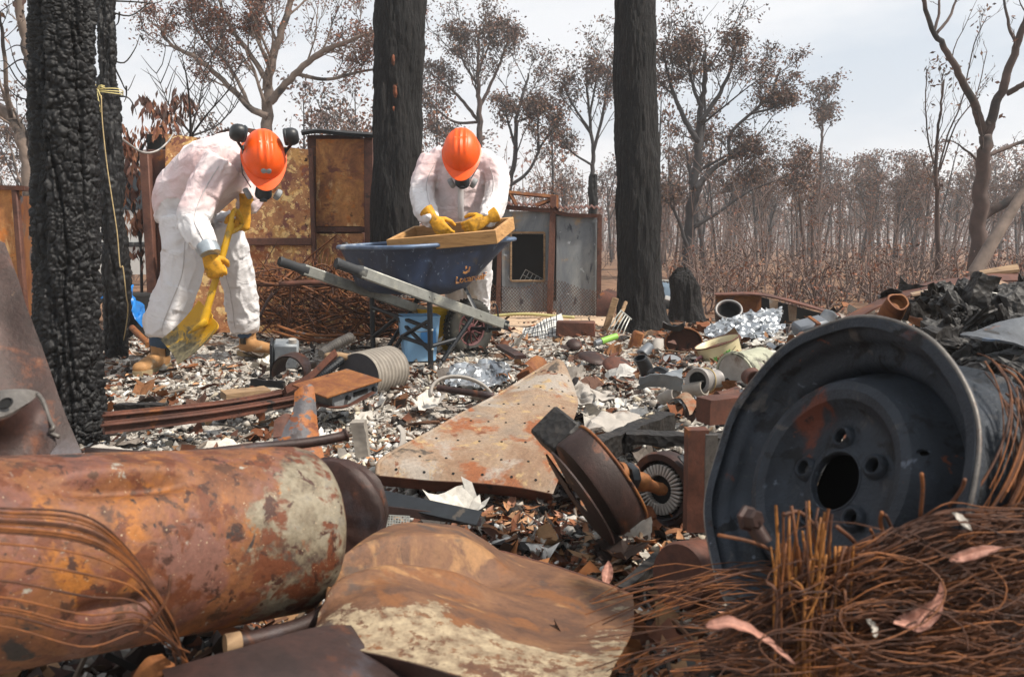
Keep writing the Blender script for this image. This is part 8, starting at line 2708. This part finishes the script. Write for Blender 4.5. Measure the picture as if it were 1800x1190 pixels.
for k, (x0, y0, x1, y1, d) in enumerate([(1640, 590, 1665, 515, 2.5), (1660, 610, 1790, 590, 2.2), (1745, 585, 1770, 520, 2.35), (1690, 520, 1800, 505, 2.6), (1795, 560, 1790, 500, 2.4), (1590, 545, 1680, 520, 2.8), (1630, 600, 1700, 570, 2.1), (1760, 650, 1800, 610, 1.9)]):
    plank('charred_board', LBP[k], at(x0, y0, d), at(x1, y1, d + 0.1), 0.05, 0.03 + 0.006 * k, MT['char_wood'], 'board', seed=200 + k, rough_=0.016)
plank('charred_post', 'upright jagged charred post left of the white wire rack', at(1678, 640, 2.35), at(1676, 500, 2.5), 0.06, 0.05, MT['char_wood'], 'post', up=(0, -1, 0), seed=31, rough_=0.02)
plank('tan_chip', 'torn cream paper scrap in the black rubble above the rim', at(1645, 568, 2.3), at(1663, 562, 2.32), 0.02, 0.005, MT['cream_enamel'], 'scrap', seed=33, rough_=0.003)
plank('charred_beam', 'black beam running along the rubble at the right edge', at(1690, 660, 1.9), at(1850, 640, 2.0), 0.09, 0.08, MT['char_wood'], 'beam', seed=35, rough_=0.02)
bx2 = thing('dark_case', 'dark dented metal case beside the foil behind the rim', 'case', at(1425, 600, 3.9))
Mb = axes(at(1424, 578, 3.9), x=V(0.9, 0.2, -0.15), z=V(-0.2, -0.3, 0.9))
part('case', Geo().box(Mb, 0.16, 0.10, 0.09, 0.012), MT['grey_sheet'], bx2)
part('strap', Geo().box(Mb @ Matrix.Translation((0.02, -0.006, 0)), 0.02, 0.105, 0.1, 0.003), MT['orange_rust'], bx2)
C = curve([at(1392, 640, 3.5), at(1415, 622, 3.55), at(1445, 612, 3.6)], 10)
solo('cone_tube', Geo().tube(C, [0.06 - 0.004 * k for k in range(11)], 20), MT['grey_mould'], 'grey tapered tube lying behind the top of the wheel rim', 'tube')

# bent sheets, tins and twisted strips that make up the right-hand heap
rj = random.Random(404)
MS_ = ['brown_rust', 'dark_rust', 'zinc', 'orange_rust', 'sheet', 'grey_sheet', 'black_metal', 'can']
for k in range(64):
    x, y = rj.uniform(1150, 1500), rj.uniform(535, 690)
    if k > 40: x, y = rj.uniform(1560, 1840), rj.uniform(500, 600)
    if abs(x - 1268) < 75 and abs(y - 625) < 60: y = rj.uniform(690, 730)
    d = gd(y, 0.26) if k <= 40 else 2.1 + (620 - y) / 120 * 1.2
    d = min(max(d, 2.6), 4.9) if k <= 40 else d
    c = at(x, y, d)
    s_ = rj.uniform(0.05, 0.15)
    yaw_, pit = rj.uniform(0, 6.28), rj.uniform(-0.9, 0.9)
    Mk = Matrix.Translation(c) @ Matrix.Rotation(yaw_, 4, 'Z') @ Matrix.Rotation(pit, 4, 'X')
    asp = rj.uniform(0.25, 0.8); cu = rj.uniform(-1.5, 1.5); fo = rj.uniform(-1, 1); tw = rj.uniform(-1.2, 1.2)
    P = np.zeros((13, 9, 3))
    for i in range(13):
        for j in range(9):
            u, w = i / 12 - .5, (j / 8 - .5) * asp
            w2 = w * (1 + 0.25 * n1(u * 5, k, 2)); 
            zz = cu * u * u + fo * abs(w) + tw * u * w
            P[i, j] = Mk @ Vector((u * s_ * (1 + 0.15 * n1(w * 9, k, 5)), w2 * s_, zz * s_))
    q = P.reshape(-1, 3); q += 0.010 * np.stack([fbm(q * 30, k * 5 + a_, 3) for a_ in range(3)], 1)
    solo('scrap_sheet', Geo().grid(P, 0.002), MT[MS_[k % 8] if k <= 40 or k % 3 else 'char_wood'], 'small bent and torn metal sheet in the rubble heap behind the wheel rim', 'scrap sheet', 'bent scrap sheets in the right rubble heap')
LT_ = ['rust brown can on its side in the rubble just above the left of the rim', 'dented pale can lying near the flanged pipe stub', 'crushed dark tin beside the silver foil', 'small grey tin standing below the notched sheet', 'brown can leaning on the stained pale bucket', 'short black tube end in the rubble near the mirror disc', 'pale cylinder lying left of the flanged pipe stub', 'rusty tin near the top of the rubble under the roof sheet']
for k, (x, y, d, r_, h_, m_n) in enumerate([(1320, 660, 3.0, 0.035, 0.11, 'brown_rust'), (1200, 690, 2.9, 0.03, 0.10, 'can'), (1390, 590, 4.1, 0.05, 0.08, 'dark_rust'), (1440, 580, 4.1, 0.04, 0.11, 'zinc'), (1258, 700, 2.7, 0.028, 0.09, 'brown_rust'), (1140, 660, 3.4, 0.03, 0.10, 'black_metal'), (1165, 700, 2.9, 0.026, 0.12, 'clay'), (1560, 560, 2.8, 0.04, 0.1, 'orange_rust')]):
    c = at(x, y, d)
    Mk = axes(c, z=V(rj.uniform(-1, 1), rj.uniform(-1, .2), rj.uniform(-.2, .6)))
    pr = [(r_ * 0.82, h_), (r_ * 0.96, h_), (r_, h_ * 0.97), (r_ * 0.96, h_ * 0.9), (r_ * 0.97, h_ * 0.5), (r_ * 0.96, h_ * 0.1), (r_, h_ * 0.03), (r_ * 0.96, 0), (0, 0.002)]
    g = Geo().lathe(pr, 28, Mk); g.lathe([(0, h_ * 0.7), (r_ * 0.9, h_ * 0.72), (r_ * 0.86, h_)], 28, Mk)
    g.warp(lambda v: v + 0.010 * np.stack([fbm(v * 16, k * 3 + a_, 2) for a_ in range(3)], 1))
    solo('tin_can', g, MT[m_n], LT_[k], 'can')
# ================================================================== DEBRIS OVER THE ASH
drng = np.random.default_rng(1234)
TRI = {}
def tri_fan_prism(n, jag, thick, seed):
    r_ = np.random.default_rng(seed)
    a = np.sort(r_.uniform(0, 2 * np.pi, n)) * 0.4 + np.linspace(0, 2 * np.pi, n, endpoint=False) * 0.6
    rad = r_.uniform(1 - jag, 1, n) * 0.5
    el = r_.uniform(0.4, 0.95)
    xy = np.stack([rad * np.cos(a), rad * np.sin(a) * el], 1)
    warp = r_.uniform(-1, 1, 2) * 0.8
    z = warp[0] * xy[:, 0] * np.abs(xy[:, 0]) * 2 + warp[1] * xy[:, 1] ** 2 * 2
    top = np.column_stack([xy, z + thick / 2]); bot = np.column_stack([xy * 1.03, z - thick / 2])
    f = [[0, i, i + 1] for i in range(1, n - 1)] + [[n, n + i + 1, n + i] for i in range(1, n - 1)]
    for i in range(n):
        j = (i + 1) % n
        f += [[i, n + i, n + j], [i, n + j, j]]
    return np.vstack([top, bot]), np.array(f)
def lump(seed):
    r_ = np.random.default_rng(seed)
    b = bmesh.new(); bmesh.ops.create_icosphere(b, subdivisions=1, radius=0.5)
    v = np.array([tuple(x.co) for x in b.verts]); f = np.array([[x.index for x in p.verts] for p in b.faces]); b.free()
    v *= r_.uniform(0.65, 1.15, (len(v), 1)); v *= np.array([1, r_.uniform(0.6, 1), r_.uniform(0.45, 0.8)])
    return v, f
def leafp(seed):
    r_ = np.random.default_rng(seed)
    n = 5; t = np.linspace(-0.5, 0.5, n); w = 0.14 * np.cos(t * np.pi) ** 0.8 + 0.01
    bend = r_.uniform(-0.8, 0.8); curl = r_.uniform(0.3, 1.5); side = r_.uniform(-0.4, 0.4)
    c = np.column_stack([t, side * t * t, bend * t * t * 1.2])
    L_ = c + np.column_stack([0 * t, w, curl * w * 0.7]); R_ = c + np.column_stack([0 * t, -w, curl * w * 0.7])
    v = np.vstack([L_, c, R_]); f = []
    for i in range(n - 1):
        f += [[i, n + i, n + i + 1], [i, n + i + 1, i + 1], [n + i, 2 * n + i, 2 * n + i + 1], [n + i, 2 * n + i + 1, n + i + 1]]
    return v, np.array(f)
def scrapp(seed):
    r_ = np.random.default_rng(seed)
    n, m = 4, 3
    u, w = np.meshgrid(np.linspace(-.5, .5, n), np.linspace(-.5, .5, m) * r_.uniform(0.25, 0.8), indexing='ij')
    u = u + r_.uniform(-.08, .08, u.shape); w = w + r_.uniform(-.06, .06, u.shape)
    z = r_.uniform(-1, 1) * u * u * 1.6 + r_.uniform(-1, 1) * w * u * 1.2 + np.abs(w) * r_.uniform(-.8, .8)
    v = np.column_stack([u.ravel(), w.ravel(), z.ravel()])
    i = np.arange(n * m).reshape(n, m); q = np.stack([i[:-1, :-1], i[1:, :-1], i[1:, 1:], i[:-1, 1:]], -1).reshape(-1, 4)
    f = np.vstack([q[:, [0, 1, 2]], q[:, [0, 2, 3]]])
    return v, f
def stickp(seed):
    r_ = np.random.default_rng(seed)
    n = 4; t = np.linspace(-.5, .5, n)
    c = np.column_stack([t, r_.uniform(-.06, .06, n), r_.uniform(-.04, .04, n)])
    rad = r_.uniform(0.02, 0.06)
    v = []; f = []
    for i in range(n):
        for k in range(4):
            a = k * np.pi / 2 + 0.4
            v.append(c[i] + np.array([0, np.cos(a), np.sin(a)]) * rad * r_.uniform(.7, 1.1))
    for i in range(n - 1):
        for k in range(4):
            l = (k + 1) % 4
            f += [[i * 4 + k, i * 4 + l, i * 4 + 4 + l], [i * 4 + k, i * 4 + 4 + l, i * 4 + 4 + k]]
    f += [[0, 2, 1], [0, 3, 2], [12, 13, 14], [12, 14, 15]]
    return np.array(v), np.array(f)

def px_ground(px, py):
    d = gd(py, 0.05)
    return (px - 900) / FPX * d, d
WB = [(px_ground(a, b), s) for a, b, s in [(330, 700, .5), (560, 800, .4), (660, 735, .45), (750, 690, .5), (430, 645, .6), (820, 665, .5), (1100, 760, .35), (1050, 705, .45), (990, 655, .6), (1190, 770, .3), (250, 650, .6), (600, 690, .5), (1040, 640, .5), (250, 760, .35), (400, 770, .4)]]
LB_ = [(px_ground(a, b), s) for a, b, s in [(720, 650, .5), (790, 640, .4), (660, 640, .4), (930, 590, .9), (1000, 585, .9), (1190, 650, .5), (1100, 680, .4), (900, 940, .3), (1000, 900, .3), (760, 960, .25), (1120, 980, .25), (220, 600, .5), (300, 640, .4), (690, 670, .3)]]
def blobs(B, x, y):
    o = np.zeros_like(x)
    for (c, s) in B:
        o = np.maximum(o, np.exp(-((x - c[0]) ** 2 + (y - c[1]) ** 2) / (s * s)))
    return o
def dens(kind, x, y):
    p = np.stack([x, y, 0 * x], 1)
    n_ = 0.5 + 0.5 * np.clip(fbm(p * 2.3, {'ash': 3, 'leaf': 13, 'char': 23, 'scrap': 33, 'stick': 43, 'plate': 53}[kind], 3) * 1.8, -1, 1)
    near = np.exp(-((y - 1.45) / 0.45) ** 2)
    right = sstep(0.8, 1.6, x)
    if kind == 'ash': return (1 - 0.85 * gauss(x, y, 1.9, 2.6, 0.6, 0.7)) * np.clip((0.22 + 1.0 * blobs(WB, x, y)) * (0.12 + 0.88 * sstep(0.30, 0.72, n_)) + 0.03 * near, 0, 1)
    if kind == 'leaf': return np.clip(0.30 * n_ + 0.85 * blobs(LB_, x, y) + 0.25 * sstep(5, 6, y), 0, 1)
    if kind == 'plate': return np.clip(0.45 * n_ + 0.3 * near + 0.4 * right, 0, 1)
    if kind == 'char': return np.clip(0.28 * n_ + 0.34 * near + 0.25 * right + gauss(x, y, 1.9, 2.6, 0.6, 0.7), 0, 1)
    if kind == 'scrap': return np.clip(0.35 * n_ + 0.3 * near + 0.3 * right, 0, 1)
    return np.clip(0.5 * n_ + 0.2, 0, 1)

def scatter(kind, protos, n, size, pal, tilt, name, label, cat, group, singles, thin=1.0, stuff_name=None):
    k = n * 5
    d = (0.95 ** -0.7 + drng.random(k) * (7.4 ** -0.7 - 0.95 ** -0.7)) ** (-1 / 0.7)
    x = (drng.random(k) * 2 - 1) * (0.74 * d + 0.15)
    keep = (drng.random(k) < dens(kind, x, d)) & ((d > 1.45) | (kind != 'plate'))
    x, d = x[keep][:n], d[keep][:n]
    m = len(x)
    s = size[0] * (size[1] / size[0]) ** (drng.random(m) ** 2.1)
    s = s * (0.75 + 0.25 * np.clip(d / 3, 0.5, 1.6))
    z = ground_z(x, d) + s * 0.12 + drng.random(m) * 0.008
    yaw = drng.random(m) * 6.283; ti = drng.normal(0, tilt, m); ta = drng.random(m) * 6.283
    pi = drng.integers(0, len(protos), m)
    pal = np.array(pal)
    cl_ = 0.5 + 0.5 * np.clip(fbm(np.stack([x, d, 0 * x], 1) * 7, 5, 3) * 2, -1, 1)
    col = pal[drng.integers(0, len(pal), m)] * drng.uniform(0.7, 1.12, (m, 1)) * (0.55 + 0.5 * cl_)[:, None]
    cy, sy = np.cos(yaw), np.sin(yaw)
    Rz = np.zeros((m, 3, 3)); Rz[:, 0, 0] = cy; Rz[:, 0, 1] = -sy; Rz[:, 1, 0] = sy; Rz[:, 1, 1] = cy; Rz[:, 2, 2] = 1
    ax_ = np.stack([np.cos(ta), np.sin(ta), 0 * ta], 1)
    K = np.zeros((m, 3, 3)); K[:, 0, 2] = ax_[:, 1]; K[:, 2, 0] = -ax_[:, 1]; K[:, 1, 2] = -ax_[:, 0]; K[:, 2, 1] = ax_[:, 0]
    ct, st_ = np.cos(ti)[:, None, None], np.sin(ti)[:, None, None]
    Rt_ = np.eye(3)[None] + st_ * K + (1 - ct) * (K @ K)
    RR = (Rt_ @ Rz) * s[:, None, None]
    order = np.argsort(-s / d)
    single = np.zeros(m, bool); single[order[:singles]] = True
    pos = np.stack([x, d, z], 1)
    G_ = Geo()
    for q, (pv, pf_) in enumerate(protos):
        sel = np.where((pi == q) & ~single)[0]
        if not len(sel): continue
        vv = np.einsum('mij,vj->mvi', RR[sel], pv) + pos[sel][:, None]
        nv = len(pv)
        ff = pf_[None] + (np.arange(len(sel)) * nv)[:, None, None]
        G_.v.append(vv.reshape(-1, 3)); G_.c.append(np.repeat(col[sel], nv, 0))
        G_.f.append((ff.reshape(-1, 3) + G_.n)); G_.n += len(sel) * nv
    F = np.vstack(G_.f)
    me = bpy.data.meshes.new(stuff_name)
    fast_mesh(me, np.vstack(G_.v), F)
    ca = me.color_attributes.new('Col', 'FLOAT_COLOR', 'POINT'); c = np.vstack(G_.c)
    ca.data.foreach_set('color', np.hstack([c, np.ones((len(c), 1))]).astype(np.float32).ravel())
    o = put(stuff_name, me, MT['bits']); o['kind'] = 'stuff'
    for i in np.where(single)[0]:
        pv, pf_ = protos[pi[i]]
        me = bpy.data.meshes.new(name)
        me.from_pydata((pv @ RR[i].T).tolist(), [], pf_.tolist())
        ca = me.color_attributes.new('Col', 'FLOAT_COLOR', 'POINT')
        ca.data.foreach_set('color', np.tile(np.append(col[i], 1), len(pv)).astype(np.float32))
        o = put(name, me, MT['bits'], None, pos[i]); tag(o, label, cat, group)

H = lambda *a: [lin(x)[:3] for x in a]
scatter('ash', [tri_fan_prism(5 + k % 3, 0.45, [0.08, 0.2, 0.38, 0.12][k % 4], k) for k in range(14)], 52000, (0.0045, 0.055), H('#e0dcd5', '#cfc9c0', '#bdb6ac', '#a39a90', '#e8e5e0', '#857c73', '#cfc2ac', '#6d645c', '#aa9f92', '#d9d4cc'), 0.75,
        'ash_flake', 'pale grey and cream ash flake lying in the burnt rubble', 'ash flake', 'pale ash flakes over the ground', 300, stuff_name='ash_flakes')
scatter('char', [lump(k + 40) for k in range(12)], 14000, (0.007, 0.055), H('#1c1a19', '#2a2624', '#131212', '#37312d', '#453c36', '#24211f'), 0.9,
        'charcoal_lump', 'black charcoal lump lying in the burnt rubble', 'charcoal', 'charcoal lumps over the ground', 300, stuff_name='charcoal')
scatter('leaf', [leafp(k + 70) for k in range(14)], 15000, (0.018, 0.085), H('#8a5a3e', '#9c6a48', '#74462f', '#b0805a', '#6a4030', '#a5765e', '#5a382a', '#b98e6a'), 0.6,
        'dry_leaf', 'curled brown dry leaf lying in the burnt rubble', 'leaf', 'dry leaves over the ground', 300, stuff_name='dry_leaves')
scatter('scrap', [scrapp(k + 90) for k in range(14)], 7500, (0.012, 0.11), H('#6b3f2a', '#8a5230', '#4a2f25', '#9c6238', '#59473c', '#75706a', '#3a2a24', '#a07a56'), 0.7,
        'rusty_scrap', 'small bent scrap of rusted tin lying in the burnt rubble', 'scrap', 'rusted tin scraps over the ground', 300, stuff_name='rusty_scraps')
scatter('stick', [stickp(k + 120) for k in range(10)], 4500, (0.03, 0.16), H('#3a302a', '#5c4a3c', '#7d6854', '#241f1c', '#8f8276', '#6a4a36'), 0.35,
        'burnt_stick', 'short burnt stick lying in the rubble', 'stick', 'burnt sticks over the ground', 300, stuff_name='burnt_twigs')

def torn(seed):
    r_ = np.random.default_rng(seed)
    n, m = 7, 6
    u, w = np.meshgrid(np.linspace(-.5, .5, n), np.linspace(-.5, .5, m) * r_.uniform(0.35, 0.9), indexing='ij')
    u = u + r_.uniform(-.09, .09, u.shape); w = w + r_.uniform(-.08, .08, u.shape)
    z = r_.uniform(-1, 1) * u * u * 1.2 + r_.uniform(-1, 1) * np.abs(w + r_.uniform(-.2, .2)) * 0.9 + r_.uniform(-.05, .05, u.shape)
    v = np.column_stack([u.ravel(), w.ravel(), z.ravel()])
    i = np.arange(n * m).reshape(n, m); q = np.stack([i[:-1, :-1], i[1:, :-1], i[1:, 1:], i[:-1, 1:]], -1).reshape(-1, 4)
    return v, np.vstack([q[:, [0, 1, 2]], q[:, [0, 2, 3]]])
scatter('plate', [torn(k + 300) for k in range(12)], 950, (0.05, 0.18), H('#5f4234', '#3a2b25', '#8a8078', '#7b4a2e', '#2a2523', '#b3aaa0', '#d8d2c8', '#c4bcb0', '#e0dbd3', '#6b625b', '#95643f', '#4a4440', '#cfc8be'), 0.5,
        'torn_fragment', 'torn curled fragment of burnt sheet lying in the rubble', 'fragment', 'torn sheet fragments over the ground', 300, stuff_name='torn_fragments')
